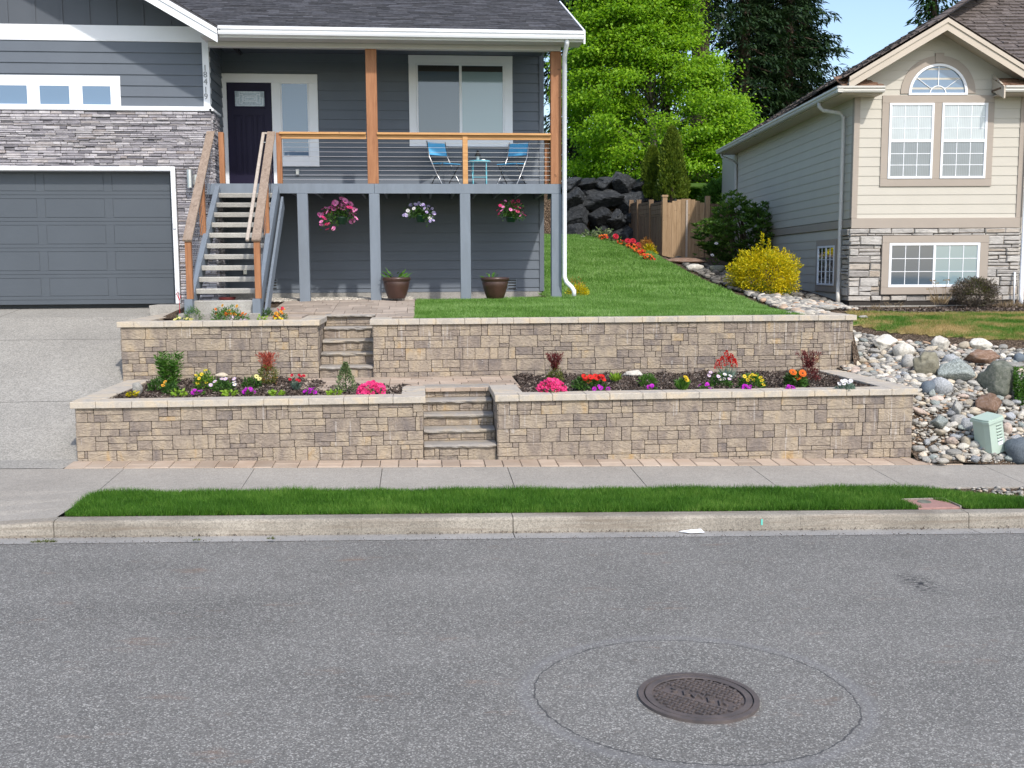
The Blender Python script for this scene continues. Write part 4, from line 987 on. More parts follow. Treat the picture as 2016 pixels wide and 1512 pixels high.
# ---- outside stairs
SR, ST = .177, .236; sx0_, sx1_ = -3.38, -2.47
S = m = MB()
for xx in (sx0_-.045, sx1_+.045):
    a = Vector((xx, YD-.0, zdeck-.16)); b = Vector((xx, YD-11*ST-.05, zdeck-.16-11*SR-.02))
    m = MB(); m.bar(a, b, .085, .30, .004); ob = m.build('stair_stringer', 'greytrim', H)
    m = MB(); m.box(xx-.06, xx+.06, YD-11*ST-.14, YD-11*ST+.05, 1.94, 2.20, .004); m.build('stringer_foot', 'greytrim', H)
m = MB(); a = Vector((sx1_+.14, YD+.0, zdeck-.32)); b = Vector((sx1_+.14, YD-11*ST+.12, zdeck-.3-11*SR)); m.bar(a, b, .04, .24, .004); m.build('stair_stringer', 'greytrim', H)
for k in range(11):
    z = zdeck-(k+1)*SR; y = YD-(k+1)*ST+.0
    m = MB(); h = .075 if k < 10 else .20
    n_ = 12; cx0, cx1 = sx0_, sx1_
    pr = [(y+ST+.03, z), (y+.01, z), (y, z-.012), (y+.003, z-.03), (y+.012, z-h), (y+.03, z-h-.003), (y+.05, z-.045), (y+ST+.03, z-.045)]
    m.prism([(cx0, a_, b_) for a_, b_ in pr], (cx1-cx0, 0, 0)); m.build('stair_tread', 'trd', H)
yb = YD-11*ST; zb_ = zdeck-12*SR
def hp(xx, y0, z0, y1, z1, name, mat, w_=.14, h_=.04):
    m = MB(); m.bar((xx, y0, z0), (xx, y1, z1), w_, h_, .004); return m.build(name, mat, H)
zt_ = Z_(434, 259, YD); zl_ = Z_(384, 474, yb-.1)
for xx, xt_ in ((sx0_-.02, -3.53), (sx1_+.075, -2.50)):
    m = MB(); m.bar((xx, yb-.17, zl_), (xt_, YD+.06, zt_), .135, .038, .004); m.build('hand_rail', 'oldcedar', H)
    m = MB(); m.box(xx-.045, xx+.045, yb-.14, yb-.05, 2.20, zl_+.015, .004); m.build('newel_post', 'cedar', H)
    ym = (yb+YD)/2+.10; zm_ = zl_+(zt_-zl_)*(ym-yb+.17)/(YD+.06-yb+.17); xmm = xx+(xt_-xx)*.55
    m = MB(); m.box(xmm-.045, xmm+.045, ym-.045, ym+.045, zm_-.95, zm_-.015, .004); m.build('newel_post', 'cedar', H)
m = MB(); m.bar((sx1_+.0-.05, yb-.20, zl_-.0), (-2.63, YD+.02, zt_-.02), .05, .04, .006); m.bar((-2.63, YD+.02, zt_-.02), (-2.52, YD+.05, zt_-.02), .03, .03, .003); m.build('grip_rail', 'grip', H)
m = MB()
for k in range(4): z = .14+k*.16; m.tube([(sx0_-.02, yb-.08, 2.17+z), (-3.52, YD+.02, zdeck+.03+z)], .004, 6); m.tube([(sx1_+.075, yb-.08, 2.17+z), (-2.50, YD+.02, zdeck+.03+z)], .004, 6)
m.build('stair_cables', 'steel', H)

# ---- patio, gravel
fpat = lambda a, b: hz1(a, b)+.012
PAT = [(-3.55, 15.53), (-1.4, 15.53), (-.42, 15.53), (-.05, 15.53), (-.05, 18.55), (-.2, 18.95), (-3.55, 18.95)]
pave('patio_pavers', -.66, -.06, 15.97, 16.53, fpat, 'paverp', w_=(.2, .3, .4), rows=.26, seed=18)
pave('patio_pavers', -1.38, -.06, 16.60, 18.95, fpat, 'paverp', w_=(.2, .3, .4), rows=.26, seed=8)
pave('patio_pavers', -2.36, -1.38, 16.9, 18.95, fpat, 'paverp', w_=(.2, .3, .4), rows=.26, seed=9)
m = MB(); m.box(-3.58, -2.37, 15.95, 19.0, 1.7, 1.985, .01); m.box(-4.6, -3.58, 18.36, 19.05, 1.6, 2.03, .01); m.build('stair_pad', 'found', kind='structure')
planter_soil = polysheet('planter_soil', [(-3.95, 15.5), (-1.7, 15.5), (-1.7, 16.0), (-2.36, 16.0), (-3.62, 16.0), (-3.62, 18.4), (-3.95, 18.4)], 0, 'mulch', lambda X, Y: 1.872+.01*np.sin(X*11+Y*9), .06)
m = MB(); m.box(-2.36, -1.76, 15.98, 16.92, 1.6, 1.925, .004); m.build('patio_curb', 'paverp', kind='structure')

# ================================================================== CREAM HOUSE (turned a few degrees)
CA = radians(4.2); CO = PY(1672, 603, 20.0); CO.z = 1.86
cu, cv = Vector((cos(CA), -sin(CA), 0)), Vector((sin(CA), cos(CA), 0))
def hitv(px, py, v=0.):      # plane local y = v -> (x, z) local
    d = ray(px, py); o = CAM-CO; t = (v-o.dot(cv))/d.dot(cv); p = o+d*t; return p.dot(cu), p.z
def hitu(px, py, u=0.):      # plane local x = u -> (y, z)
    d = ray(px, py); o = CAM-CO; t = (u-o.dot(cu))/d.dot(cu); p = o+d*t; return p.dot(cv), p.z
CH = thing('cream_house', tuple(CO), 'cream sided house with shake roof and arched gable window behind the rock slope', 'house', rz=-CA)
CH['_org'] = (0, 0, 0)
lo_ = dict(local=True)
fu = lambda px, py=300, v=0.: hitv(px, py, v)[0]
fz_ = lambda py, px=1840, v=0.: hitv(px, py, v)[1]
wF = fu(2009, 400)                                   # front wing width
zB0, zB1 = fz_(449), fz_(429)                        # belt
zE = fz_(183, 1650, -.42)                            # eave gutter bottom
F0, FU, FN = (0, 0, 0), (1, 0, 0), (0, -1, 0)
ug = (0+wF)/2; zpk = fz_(44, 1866, -.5)
zr_l = fz_(160, 1672, -.5); ul_ = fu(1672, 160, -.5); upk = fu(1866, 44, -.5)
gs = (zpk-zr_l)/(upk-ul_)
m = MB(); m.box(.02, wF-.02, .02, 12, -.6, zE+.4); m.box(wF-.02, 9, .9, 12, -.6, zE+.4)
m.prism([(.02, .02, zE+.39), (wF-.02, .02, zE+.39), (upk, .02, zpk-.35)], (0, 3, 0)); m.build('wall_core', 'cream', CH, **lo_)
def grange(z):
    top = zpk-.05
    zz = zE+.25
    if z <= zz: return (.09, wF-.09)
    k = (z-zr_l+.03)/gs
    return (max(.09, ul_+k), min(wF-.09, 2*upk-ul_-k))
m = MB(); lap(m, F0, FU, FN, grange, zB1, zpk-.05, .183, .012)
lap(m, (wF, .9, 0), FU, FN, lambda z: (0, 6), -.1, zE+.5, .183, .012)
sideL = hitu(1450, 400, 0.)[0]
lap(m, (0, sideL, 0), (0, -1, 0), (-1, 0, 0), lambda z: (0, sideL-.09), zB1, zE+.22, .183, .012)
sN = hitu(1642, 560)[0]
lap(m, (0, sideL, 0), (0, -1, 0), (-1, 0, 0), lambda z: (0, sideL-.5), -.05, zB0, .183, .012)
m.build('lap_siding', 'cream', CH, **lo_)
m = MB(); m.box(-.02, wF+.02, -.035, .0, zB0, zB1, .003); m.box(-.03, 0, .0, sideL, zB0+.02, zB1-.02, .003)
m.box(-.022, .09, -.026, .0, zB1+.001, zE+.3, .003); m.box(-.025, 0, .0, .09, zB1+.001, zE, .003); m.box(wF-.09, wF+.03, -.026, .0, zB1+.001, zE+.2, .003); m.box(-.02, 0, sideL-.09, sideL, 0, zE, .003)
m.build('belt_and_corner_trim', 'creamtrim', CH, **lo_)
# stone skirt
def bigledge(m, o, u, n, u0, u1, z0, z1, seed, hole=None):
    r = random.Random(seed); z = z1
    while z > z0+.01:
        h = min(r.choice((.07, .10, .14, .18)), z-z0); x = u0
        inh = hole and z > hole[2]+.005 and z-h < hole[3]-.005
        if hole and z > hole[3]+.02 and z-h < hole[3]-.005: h = z-hole[3]; inh = False
        while x < u1-.01:
            b = min(u1, x+r.uniform(.14, .55)); b = u1 if u1-b < .08 else b
            if inh and x < hole[0]-.01 < b: b = hole[0]
            if inh and hole[0]-.02 <= x < hole[1]: x = hole[1]; continue
            if True:
                q = [(x, b, z-h, z)]
                if h > .12 and r.random() < .5: t = r.uniform(.4, .6); q = [(x, b, z-h, z-h*t), (x, b, z-h*t, z)]
                for (a0, b0, l0, h0) in q:
                    Z = lambda: r.uniform(-.008, .008)
                    d = r.uniform(.03, .075); P = lambda uu, dd, zz: Vector(o)+Vector(u)*uu+Vector(n)*dd+Vector((0, 0, zz))
                    A = [(a0+.006+Z(), l0+.006+Z()), (b0-.006+Z(), l0+.006+Z()), (b0-.006+Z(), h0-.006+Z()), (a0+.006+Z(), h0-.006+Z())]
                    bk = [P(a, 0, c) for a, c in A]; cxm, czm = (a0+b0)/2, (l0+h0)/2
                    md = [P(a, d*.75, c) for a, c in A]; ft = [P(cxm+(a-cxm)*(1-.02/(b0-a0)*1.6), d, czm+(c-czm)*(1-.02/(h0-l0)*1.2)) for a, c in A]
                    for i in range(4): j = (i+1) % 4; m.quad(bk[i], bk[j], md[j], md[i]); m.quad(md[i], md[j], ft[j], ft[i])
                    m.poly(ft)
            x = b
        z -= h
wl0, wl1 = fu(1747, 520), fu(1925, 520); wz0, wz1 = fz_(565), fz_(478)
tl0, tl1 = fu(1733, 520), fu(1941, 520); tz0, tz1_ = fz_(579), fz_(464)
m = MB(); bigledge(m, F0, FU, FN, -.05, wF+.03, .09, zB0-.003, 3, (tl0, tl1, tz0, tz1_)); bigledge(m, (0, 0, 0), (0, 1, 0), (-1, 0, 0), .0, .42, .09, zB0-.003, 5); m.build('stone_skirt', 'ledgew', CH, **lo_)
m = MB(); m.box(-.01, wF, -.012, 0, .0, zB0-.005); m.box(-.012, 0, 0, .45, .0, zB0-.004); m.build('mortar_bed', 'backing', CH, **lo_)
m = MB(); m.box(-.005, wF, -.01, .2, -.5, .085); m.box(-.005, .0, .2, sideL, -.5, -.05); m.build('foundation', 'found', CH, **lo_)
# windows
def trimbox(a0, a1, b0, b1, i0, i1, j0, j1, nm='window_trim', d=.03):
    m = MB(); rects(m, F0, FU, FN, [(a0, a1, j1, b1, 0, d), (a0, a1, b0, j0, 0, d), (a0, i0, j0+.001, j1-.001, 0, d-.002), (i1, a1, j0+.001, j1-.001, 0, d-.002)]); return m.build(nm, 'creamtrim', CH, **lo_)
m = MB(); rects(m, F0, FU, FN, [(tl0, tl1, wz1, tz1_, 0, .085), (tl0, tl1, tz0, wz0, 0, .085), (tl0, wl0, wz0+.001, wz1-.001, 0, .083), (wl1, tl1, wz0+.001, wz1-.001, 0, .083)]); m.build('window_trim', 'creamtrim', CH, **lo_)
window(CH, (0, -.04, 0), FU, FN, wl0+.002, wl1-.002, wz0+.002, wz1-.002, .05, 'glassdark', 'white', (3, 3), split='v', pane2='glasspale', local=True, name='basement_window')
ua0, ua1, ub0, ub1 = fu(1748, 280), fu(1836, 280), fu(1851, 280), fu(1941, 280)
uz0, uz1 = fz_(352), fz_(203)
o0, o1 = fu(1734, 280), fu(1954, 280); oz0, oz1 = fz_(367), fz_(188)
m = MB(); rects(m, F0, FU, FN, [(o0, o1, uz1, oz1, 0, .03), (o0, o1, oz0, uz0, 0, .03), (o0, ua0, uz0+.001, uz1-.001, 0, .028), (ub1, o1, uz0+.001, uz1-.001, 0, .028), (ua1, ub0, uz0+.001, uz1-.001, 0, .028)]); m.build('window_trim', 'creamtrim', CH, **lo_)
for a, b in ((ua0, ua1), (ub0, ub1)):
    window(CH, F0, FU, FN, a+.002, b-.002, uz0+.002, uz1-.002, .045, 'glasscur', 'white', (3, 3), split='h', pane2='glasscurd', local=True, name='sash_window')
# arch
ac, az0, az1 = fu(1846, 180), fz_(184.5), fz_(126); R1 = az1-az0; rx = (fu(1904, 180)-fu(1788, 180))/2
def arc(rx_, rz_, n=28, z0=az0): return [(ac+rx_*cos(pi*i/n), z0+rz_*sin(pi*i/n)) for i in range(n+1)]
def arcband(m, r0, r1, d0, d1, a0=0, a1=1, n=28):
    A = [(ac+r0[0]*cos(pi*(a0+(a1-a0)*i/n)), az0+r0[1]*sin(pi*(a0+(a1-a0)*i/n))) for i in range(n+1)]
    B = [(ac+r1[0]*cos(pi*(a0+(a1-a0)*i/n)), az0+r1[1]*sin(pi*(a0+(a1-a0)*i/n))) for i in range(n+1)]
    for i in range(n):
        P = lambda q, d: (q[0], -d, q[1])
        m.quad(P(A[i], d1), P(B[i], d1), P(B[i+1], d1), P(A[i+1], d1)); m.quad(P(B[i], d0), P(B[i+1], d0), P(B[i+1], d1), P(B[i], d1)); m.quad(P(A[i], d0), P(A[i], d1), P(A[i+1], d1), P(A[i+1], d0))
ktr = fz_(105)-az1
m = MB(); arcband(m, (rx+.003, R1+.003), (rx+.155, R1+.155), 0, .028); m.box(ac-.085, ac+.085, -.045, 0, az1+.02, az1+.20, .004)
m.build('arch_trim', 'creamtrim', CH, **lo_)
m = MB(); arcband(m, (rx-.05, R1-.045), (rx, R1), 0, .04); m.box(ac-rx, ac+rx, -.04, 0, az0-.03, az0+.012, .003); AW = m.build('arched_window', 'white', CH, **lo_)
m = MB(); m.poly([(x, -.01, z) for x, z in arc(rx-.045, R1-.04)]); m.build('pane', 'glassblue', AW, **lo_)
m = MB(); arcband(m, (.145, .135), (.163, .153), .012, .022)
for t in (.2, .5, .8): m.bar((ac+.155*cos(pi*t), -.017, az0+.145*sin(pi*t)), (ac+(rx-.04)*cos(pi*t), -.017, az0+(R1-.035)*sin(pi*t)), .016, .01)
m.build('muntins', 'white', AW, **lo_)
# small side window
sy0, sy1 = hitu(1645, 520)[0], hitu(1612, 520)[0]; sz_0, sz_1 = hitu(1628, 562)[1], hitu(1628, 484)[1]
m = MB(); rects(m, (0, sy1, 0), (0, -1, 0), (-1, 0, 0), [(-.14, sy1-sy0+.12, sz_1, sz_1+.13, 0, .03), (-.14, sy1-sy0+.12, sz_0-.13, sz_0, 0, .03), (-.14, 0, sz_0+.001, sz_1-.001, 0, .028), (sy1-sy0, sy1-sy0+.12, sz_0+.001, sz_1-.001, 0, .028)]); m.build('window_trim', 'creamtrim', CH, **lo_)
window(CH, (0, sy1, 0), (0, -1, 0), (-1, 0, 0), .002, sy1-sy0-.002, sz_0+.002, sz_1-.002, .04, 'glassdark', 'white', (2, 3), split='v', local=True, name='side_window')
# roofs
OV = .42; zR = zE+.14; ms = .62
upn = sqrt(1+ms*ms)
m = MB(); yb0 = sideL+.45; ridge_u = 6.0
def lplane(m):   # left (side) plane rising toward +x
    shingles(m, (-OV, yb0, zR), (0, -1, 0), (1, 0, ms), lambda s: ((s/upn)*1.0, yb0+OV-(s/upn)), -.03, ridge_u*upn, .2, .022, (.10, .22), 5)
    m.poly([(-OV, yb0, zR-.02), (-OV, -OV, zR-.02), (-OV+ridge_u, -OV+ridge_u, zR-.02+ridge_u*ms), (-OV+ridge_u, yb0-ridge_u, zR-.02+ridge_u*ms)])
lplane(m)
def fplane(m):
    s_lo = (OV+.05)*upn
    shingles(m, (-OV, -OV, zR), (1, 0, 0), (0, 1, ms), lambda s: (s/upn, 9), s_lo, ridge_u*upn, .2, .024, (.10, .30), 6)
    q = OV+.05
    m.poly([(-OV+q, -OV+q, zR-.02+q*ms), (9, -OV+q, zR-.02+q*ms), (9, -OV+ridge_u, zR-.02+ridge_u*ms), (-OV+ridge_u, -OV+ridge_u, zR-.02+ridge_u*ms)])
fplane(m)
m.build('shake_roof', 'shake', CH, **lo_)
# hip cap
m = MB(); r = random.Random(4)
for k in range(22):
    s = k*.3; a = Vector((-OV+s, -OV+s, zR+s*ms+.02)); b = Vector((-OV+s+.33, -OV+s+.33, zR+(s+.33)*ms+.02)); 
    if s > OV+.1: m.bar(a+Vector((0, 0, .02)), b, .17, .02)
m.build('hip_caps', 'shake', CH, **lo_)
# front gable roof + rakes
m = MB(); gd0, gd1 = -.5, 4.2; gz0 = zr_l+.10
gl = sqrt(1+gs*gs)*(upk-ul_)
shingles(m, (ul_-.06, gd1, gz0), (0, -1, 0), (1, 0, gs), lambda s: (0, gd1-gd0), -.02, gl+.05, .2, .02, (.1, .22), 7)
shingles(m, (2*upk-ul_+.06, gd0, gz0), (0, 1, 0), (-1, 0, gs), lambda s: (0, gd1-gd0), -.02, gl+.05, .2, .02, (.1, .22), 8)
m.poly([(ul_-.06, gd0, gz0-.02), (upk, gd0, gz0-.02+gs*(upk-ul_+.06)), (upk, gd1, gz0-.02+gs*(upk-ul_+.06)), (ul_-.06, gd1, gz0-.02)])
m.poly([(2*upk-ul_+.06, gd0, gz0-.02), (upk, gd0, gz0-.02+gs*(upk-ul_+.06)), (upk, gd1, gz0-.02+gs*(upk-ul_+.06)), (2*upk-ul_+.06, gd1, gz0-.02)])
m.build('gable_roof', 'shake', CH, **lo_)
m = MB()
for sg in (1, -1):
    X = lambda t: upk-sg*(upk-ul_)*(1-t)
    for h0, h1, y0, y1 in ((-.14, .055, gd0+.0, gd0+.03), (.0, .085, gd0-.022, gd0-.0005)):
        m.prism([(X(0), y0, zr_l+h0), (X(0), y0, zr_l+h1), (X(1), y0, zpk+h1), (X(1), y0, zpk+h0)], (0, y1-y0, 0))
m.build('rake_board', 'creamfascia', CH, **lo_)
m = MB()
for sg in (1, -1):
    X = lambda t: upk-sg*(upk-ul_)*(1-t)
    m.prism([(X(0), gd0+.03, zr_l-.04), (X(1), gd0+.03, zpk-.04), (X(1), .0, zpk-.04), (X(0), .0, zr_l-.04)], (0, 0, .02))
m.build('rake_soffit', 'creamfascia', CH, **lo_)
# eave returns with warm cedar shakes
ur1 = fu(1741, 175, -OV)
ur2 = fu(1972, 175, -OV)
for a, b, hip in ((-OV, ur1, 0), (ur2, 6.5, 1)):
    m = MB(); shingles(m, (a, -OV, zR), (1, 0, 0), (0, 1, ms*.75), lambda s: (0, b-a-(0 if hip else s*.5)), -.03, OV*1.25-.02, .13, .02, (.1, .2), 9+hip)
    m.box(a, b-(0 if hip else .25), -OV+.02, 0.0, zR-.07, zR-.03)
    m.build('eave_return_shakes', 'shakewarm', CH, **lo_)
m = MB(); gp2 = [(0, 0), (-.09, 0.0), (-.105, .03), (-.09, .055), (-.115, .08), (-.115, .115), (-.105, .115), (-.1, .085), (0, .085)]
m.prism([(-OV-.1, -OV+a, zE+b) for a, b in gp2], (ur1+OV+.1-.02, 0, 0)); m.prism([(ur2+.03, -OV+a, zE+b) for a, b in gp2], (6, 0, 0))
m.prism([(-OV+a, yb0, zE+b) for a, b in gp2], (0, -(yb0+OV+.1), 0)); m.build('eave_gutter', 'creamgutter', CH, **lo_)
m = MB(); m.box(-OV, ur1-.03, -OV+.0, 0, zE-.02, zE, 0); m.box(ur2+.02, 6.5, -OV, .9, zE-.02, zE, 0); m.box(-OV, 0, 0, yb0, zE-.021, zE-.001, 0); m.box(-OV, -.0, 0, yb0, zE, zE+.1); m.prism([(ur2, -OV-.1, zE-.12), (ur2, -OV-.1, zE+.1), (ur2, .0, zE+.42), (ur2, 0., zE+.1)], (.03, 0, 0)); m.build('eave_soffit', 'creamfascia', CH, **lo_)
# downspouts
dy = hitu(1655, 400, -.06)[0]
m = MB()
ez = hitu(1612, 207, -OV)[1]; ey = .55
m.tube([(-OV-.05, .75, zE+.01), (-OV-.05, .75, zE-.08), (-OV+.02, .72, zE-.16), (-.12, .52, zE-.24), (-.07, .48, zE-.32), (-.07, .48, .50), (-.10, .40, .38), (-.16, .22, .2), (-.17, .18, .05)], .042, 10); m.build('downspout', 'creamgutter', CH, smooth=True, **lo_)
m = MB(); m.tube([(-OV, sideL+.2, zE+.01), (-OV+.02, sideL+.2, zE-.1), (-.1, sideL+.02, zE-.25), (-.06, sideL-.1, zE-.35), (-.06, sideL-.1, .9)], .04, 10); m.build('downspout', 'creamgutter', CH, smooth=True, **lo_)
m = MB(); m.tube([(wF+.06, -.07, zE), (wF+.06, -.07, .2), (wF+.04, -.14, .02)], .042, 10); m.build('downspout', 'white', CH, smooth=True, **lo_)
m = MB(); u_ = fu(1991, 560); m.tube([(u_, -.08, fz_(537, 1991)), (u_, -.12, fz_(537, 1991)), (u_, -.13, .0)], .02, 8); m.build('drain_pipe', 'white', CH, smooth=True, **lo_)
m = MB(); m.tube([(2.2, 6.0, zR+4.0), (2.2, 6.0, zR+5.2)], .05, 8); m.build('vent_pipe', 'greytrim', CH, **lo_)

# ================================================================== FENCE, GATE, BOULDER WALL
FG = 30.
gz_ = lambda x, y: hz1(x, y)
def picket(m, a, b, z0, zt, wd=.13, th=.02, top=None):
    a, b = Vector(a), Vector(b); d = b-a; l = d.length; d /= l; x = 0
    n = max(1, round(l/wd)); wd = l/n
    for i in range(n):
        h = zt if top is None else top((i+.5)/n)
        m.cbox((a.x, a.y, 0), d, (-d.y, d.x, 0), (0, 0, 1), (i*wd+.002, 0, z0), ((i+1)*wd-.002, th*(1 if i % 2 else 1.2), h), .003)
GL, GR_ = PY(1303+9, 450, FG), PY(1388, 450, FG)
zgb, zgt = Z_(1340, 508, FG), Z_(1340, 394, FG)
gate = thing('garden_gate', (GL.x+.6, FG, zgb), 'arched cedar garden gate with a pale centre board', 'gate')
m = MB(); picket(m, (GL.x+.02, FG, 0), (GR_.x-.02, FG, 0), zgb, 0, .14, .02, lambda t: zgt-.10+.14*sin(pi*t)); m.build('gate_boards', 'gatewood', gate)
m = MB(); cx_ = GL.x+.52*(GR_.x-GL.x); m.box(cx_-.03, cx_+.03, FG-.03, FG-.004, zgb+.02, zgt+.0, .003); m.build('centre_board', 'grip', gate)
m = MB(); m.box(GL.x-.13, GL.x+.01, FG-.05, FG+.09, zgb-.1, Z_(1308, 388, FG), .005); m.box(GL.x-.15, GL.x+.03, FG-.07, FG+.11, Z_(1308, 388, FG), Z_(1308, 384, FG), .004); m.build('gate_post', 'gatewood', gate); m = MB(); m.box(GR_.x, GR_.x+.13, FG-.05, FG+.09, zgb-.1, Z_(1390, 386, FG), .005); m.build('gate_post', 'gatewood', gate)
fence = thing('cedar_fence', (6.6, 31.5, 3.0), 'weathered cedar fence stepping up behind the red azaleas, left of the gate', 'fence')
pts = [(GL.x-.14, FG+.02), (6.85, 31.1), (6.42, 32.2), (6.15, 33.4), (5.95, 34.4)]
pxs = [1303, 1281, 1257, 1242, 1227]
for i, ((xa, ya), (xb, yb_)) in enumerate(zip(pts, pts[1:])):
    pa, pb = PY(pxs[i], 450, ya), PY(pxs[i+1], 450, yb_)
    za, zt = Z_(pxs[i], 520, ya), Z_((pxs[i]+pxs[i+1])/2, 399, (ya+yb_)/2)
    m = MB(); picket(m, (pa.x, ya, 0), (pb.x, yb_, 0), 2.7, zt-.42, .14); m.build('fence_boards', 'fence', fence)
    m = MB(); d = Vector((pb.x-pa.x, yb_-ya, 0)); l = d.length; d /= l
    for z0_, z1_ in ((zt-.42, zt-.36), (zt-.35, zt-.22), (zt-.21, zt-.09), (zt-.08, zt)): m.cbox((pa.x, ya, 0), d, (-d.y, d.x, 0), (0, 0, 1), (0, -.02, z0_), (l, .03, z1_), .004)
    m.build('fence_rails', 'fence', fence)
    m = MB(); m.box(pb.x-.07, pb.x+.07, yb_-.07, yb_+.07, 2.7, zt+.12, .005); m.build('fence_post', 'fence', fence)
fr_ = thing('cedar_fence', (9.0, 30.1, 3.0), 'short cedar fence panel between the gate and the cream house, behind the rhododendron', 'fence')
m = MB(); picket(m, (GR_.x+.14, FG+.03, 0), (10.2, FG+.2, 0), 2.8, zgt-.1, .14); m.build('fence_boards', 'fence', fr_)
# boulder wall
BW = thing('boulder_wall', (4.2, 33.6, 3.5), 'dark stacked basalt boulder wall at the top of the side lawn', 'retaining wall')
rms = [rockmesh(s+3, 4, .55, .95, .62) for s in range(8)]
for _m in rms:
    for _v in _m.vertices: _v.co *= 1+.05*mnoise.noise(_v.co*6)+.03*mnoise.noise(_v.co*14)
    _m.polygons.foreach_set('use_smooth', [False]*len(_m.polygons))
def rock(me, name, loc, sc, rot, mat, parent=None, **tags):
    o = bpy.data.objects.new(name, me); COL.objects.link(o); 
    if mat is not None: o.data.materials.append(MT[mat]) if len(me.materials) == 0 else None
    p = Vector(loc)
    if parent is not None: o.parent = parent; p = p-Vector(tuple(parent['_org']))
    o.location = p; o.scale = sc; o.rotation_euler = rot; return tag(o, **tags)
r = random.Random(12)
rows_ = [(470, 38), (432, 40), (395, 40), (366, 26)]
for j, (py, hp_) in enumerate(rows_):
    px = 1095+r.uniform(0, 20)
    while px < 1315:
        w_px = r.uniform(30, 74) if j < 3 else r.uniform(28, 52)
        Y = 33.3+.18*j; p = PY(px+w_px/2, py, Y); sc = w_px/2*Y/FPX*1.42; sz = hp_/2*Y/FPX*1.62*r.uniform(.85, 1.2)
        rock(rms[r.randrange(8)], 'boulder', (p.x, p.y+r.uniform(-.1, .1), p.z+r.uniform(-.06, .06)), (sc, .55, sz), (r.uniform(-.2, .2), r.uniform(-.25, .25), r.uniform(-.4, .4)+pi*r.randrange(2)), 'rockdark', BW)
        px += w_px*.96
m = MB(); m.prism([(-6, 33.95, 2.6), (8.5, 33.95, 2.6), (8.5, 34.15, 5.32), (-6, 34.15, 5.32)], (0, .4, 0)); m.build('earth_fill', 'soil', BW)

# ================================================================== TREES
MT['maple'] = leafmat('maple_leaf', (.12, .28, .012), (.30, .51, .026), .5, .8, warm=(.42, .62, .05))
MT['needle'] = leafmat('fir_needles', (.010, .026, .011), (.030, .060, .022), .12, .6, .2, warm=(.06, .085, .03))
MT['needle2'] = leafmat('young_fir_needles', (.014, .045, .012), (.045, .10, .022), .15, .6, .2)
MT['arbor'] = leafmat('arborvitae_spray', (.06, .11, .012), (.17, .24, .025), .35, 1.5, warm=(.34, .38, .05))
MT['rhodo'] = leafmat('rhododendron_leaf', (.05, .12, .022), (.15, .27, .05), .3, 1.2, .5, warm=(.32, .45, .10))
MT['gold'] = leafmat('golden_leaf', (.34, .36, .012), (.80, .62, .012), .4, 1.2, warm=(.80, .68, .04))
MT['greenleaf'] = leafmat('green_leaf', (.045, .13, .018), (.12, .27, .04), .35, 3)
MT['limeleaf'] = leafmat('lime_leaf', (.18, .34, .03), (.34, .50, .06), .4, 3)
MT['darkleaf'] = leafmat('dark_leaf', (.03, .085, .018), (.085, .19, .035), .3, 3)
MT['redleaf'] = leafmat('burgundy_leaf', (.09, .018, .022), (.22, .045, .045), .3, 3)
MT['tipleaf'] = leafmat('coral_shoot', (.35, .06, .05), (.55, .14, .09), .4, 3)
MT['orangetip'] = leafmat('orange_shoot', (.40, .14, .03), (.55, .30, .06), .4, 3)
MT['olive'] = leafmat('olive_leaf', (.07, .10, .02), (.18, .20, .045), .3, 3)
MT['varieg'] = leafmat('variegated_leaf', (.05, .11, .04), (.30, .36, .18), .3, 5)
MT['silver'] = leafmat('silver_leaf', (.12, .20, .16), (.24, .33, .28), .25, 5)
MT['dryleaf'] = leafmat('dry_stem', (.20, .14, .08), (.38, .29, .18), .2, 5)
MT['heather'] = leafmat('grey_heather', (.07, .055, .05), (.16, .13, .10), .2, 5, warm=(.10, .16, .04))
# bright maple: trunk, limbs, layered sprays
base = PY(1290, 395, 37.5); TB = Vector((base.x, 37.5, 5.3))
mp = thing('maple_tree', tuple(TB), 'bright lime green maple in full leaf above the boulder wall', 'tree')
ppm = FPX/37.5
def M2(px, py, dy=0): return PY(px, py, 37.5+dy)
m = MB(); top = M2(1262, -120)
m.tube([TB-Vector((0, 0, .3)), TB+Vector((-.05, 0, 1.2)), TB+(top-TB)*.4, TB+(top-TB)*.75, top], [.2, .16, .11, .06, .02], 10)
env = [(-160, 1200, 1330), (-80, 1185, 1350), (-20, 1155, 1352), (20, 1150, 1360), (80, 1140, 1352), (130, 1122, 1400), (150, 1118, 1410), (200, 1116, 1440), (240, 1122, 1495), (280, 1118, 1470), (310, 1128, 1440), (350, 1150, 1445), (385, 1200, 1445), (402, 1330, 1440)]
def span(py):
    for (a, l0, r0), (b, l1, r1) in zip(env, env[1:]):
        if a <= py <= b: t = (py-a)/(b-a); return l0+(l1-l0)*t, r0+(r1-r0)*t
    return 1250, 1300
C = []
tries = 0
while len(C) < 470 and tries < 20000:
    tries += 1; py = rng.uniform(-150, 400); l, r0 = span(py); px = rng.uniform(l, r0); rad = (r0-l)/2/ppm; cx_ = (l+r0)/2
    t = (px-cx_)/((r0-l)/2); dm = rad*sqrt(max(0, 1-t*t)); dy = rng.uniform(-dm, dm)*.9
    if rng.random() > .35+.65*max(abs(t), abs(dy)/max(dm, .1)*.9): continue
    C.append((M2(px, py, dy), py))
tips = [c for c, _ in C]
for c, py in C[::4]:
    t = min(.92, max(.05, (c.z-TB.z)/(top.z-TB.z)-.18)); s = TB+(top-TB)*t
    m.tube([s, s.lerp(c, .5)+Vector((0, 0, .12)), c], [.05*(1-t)+.012, .02, .006], 5)
m.build('trunk', 'barkg', mp, smooth=True)
Vs, Ds = [], []
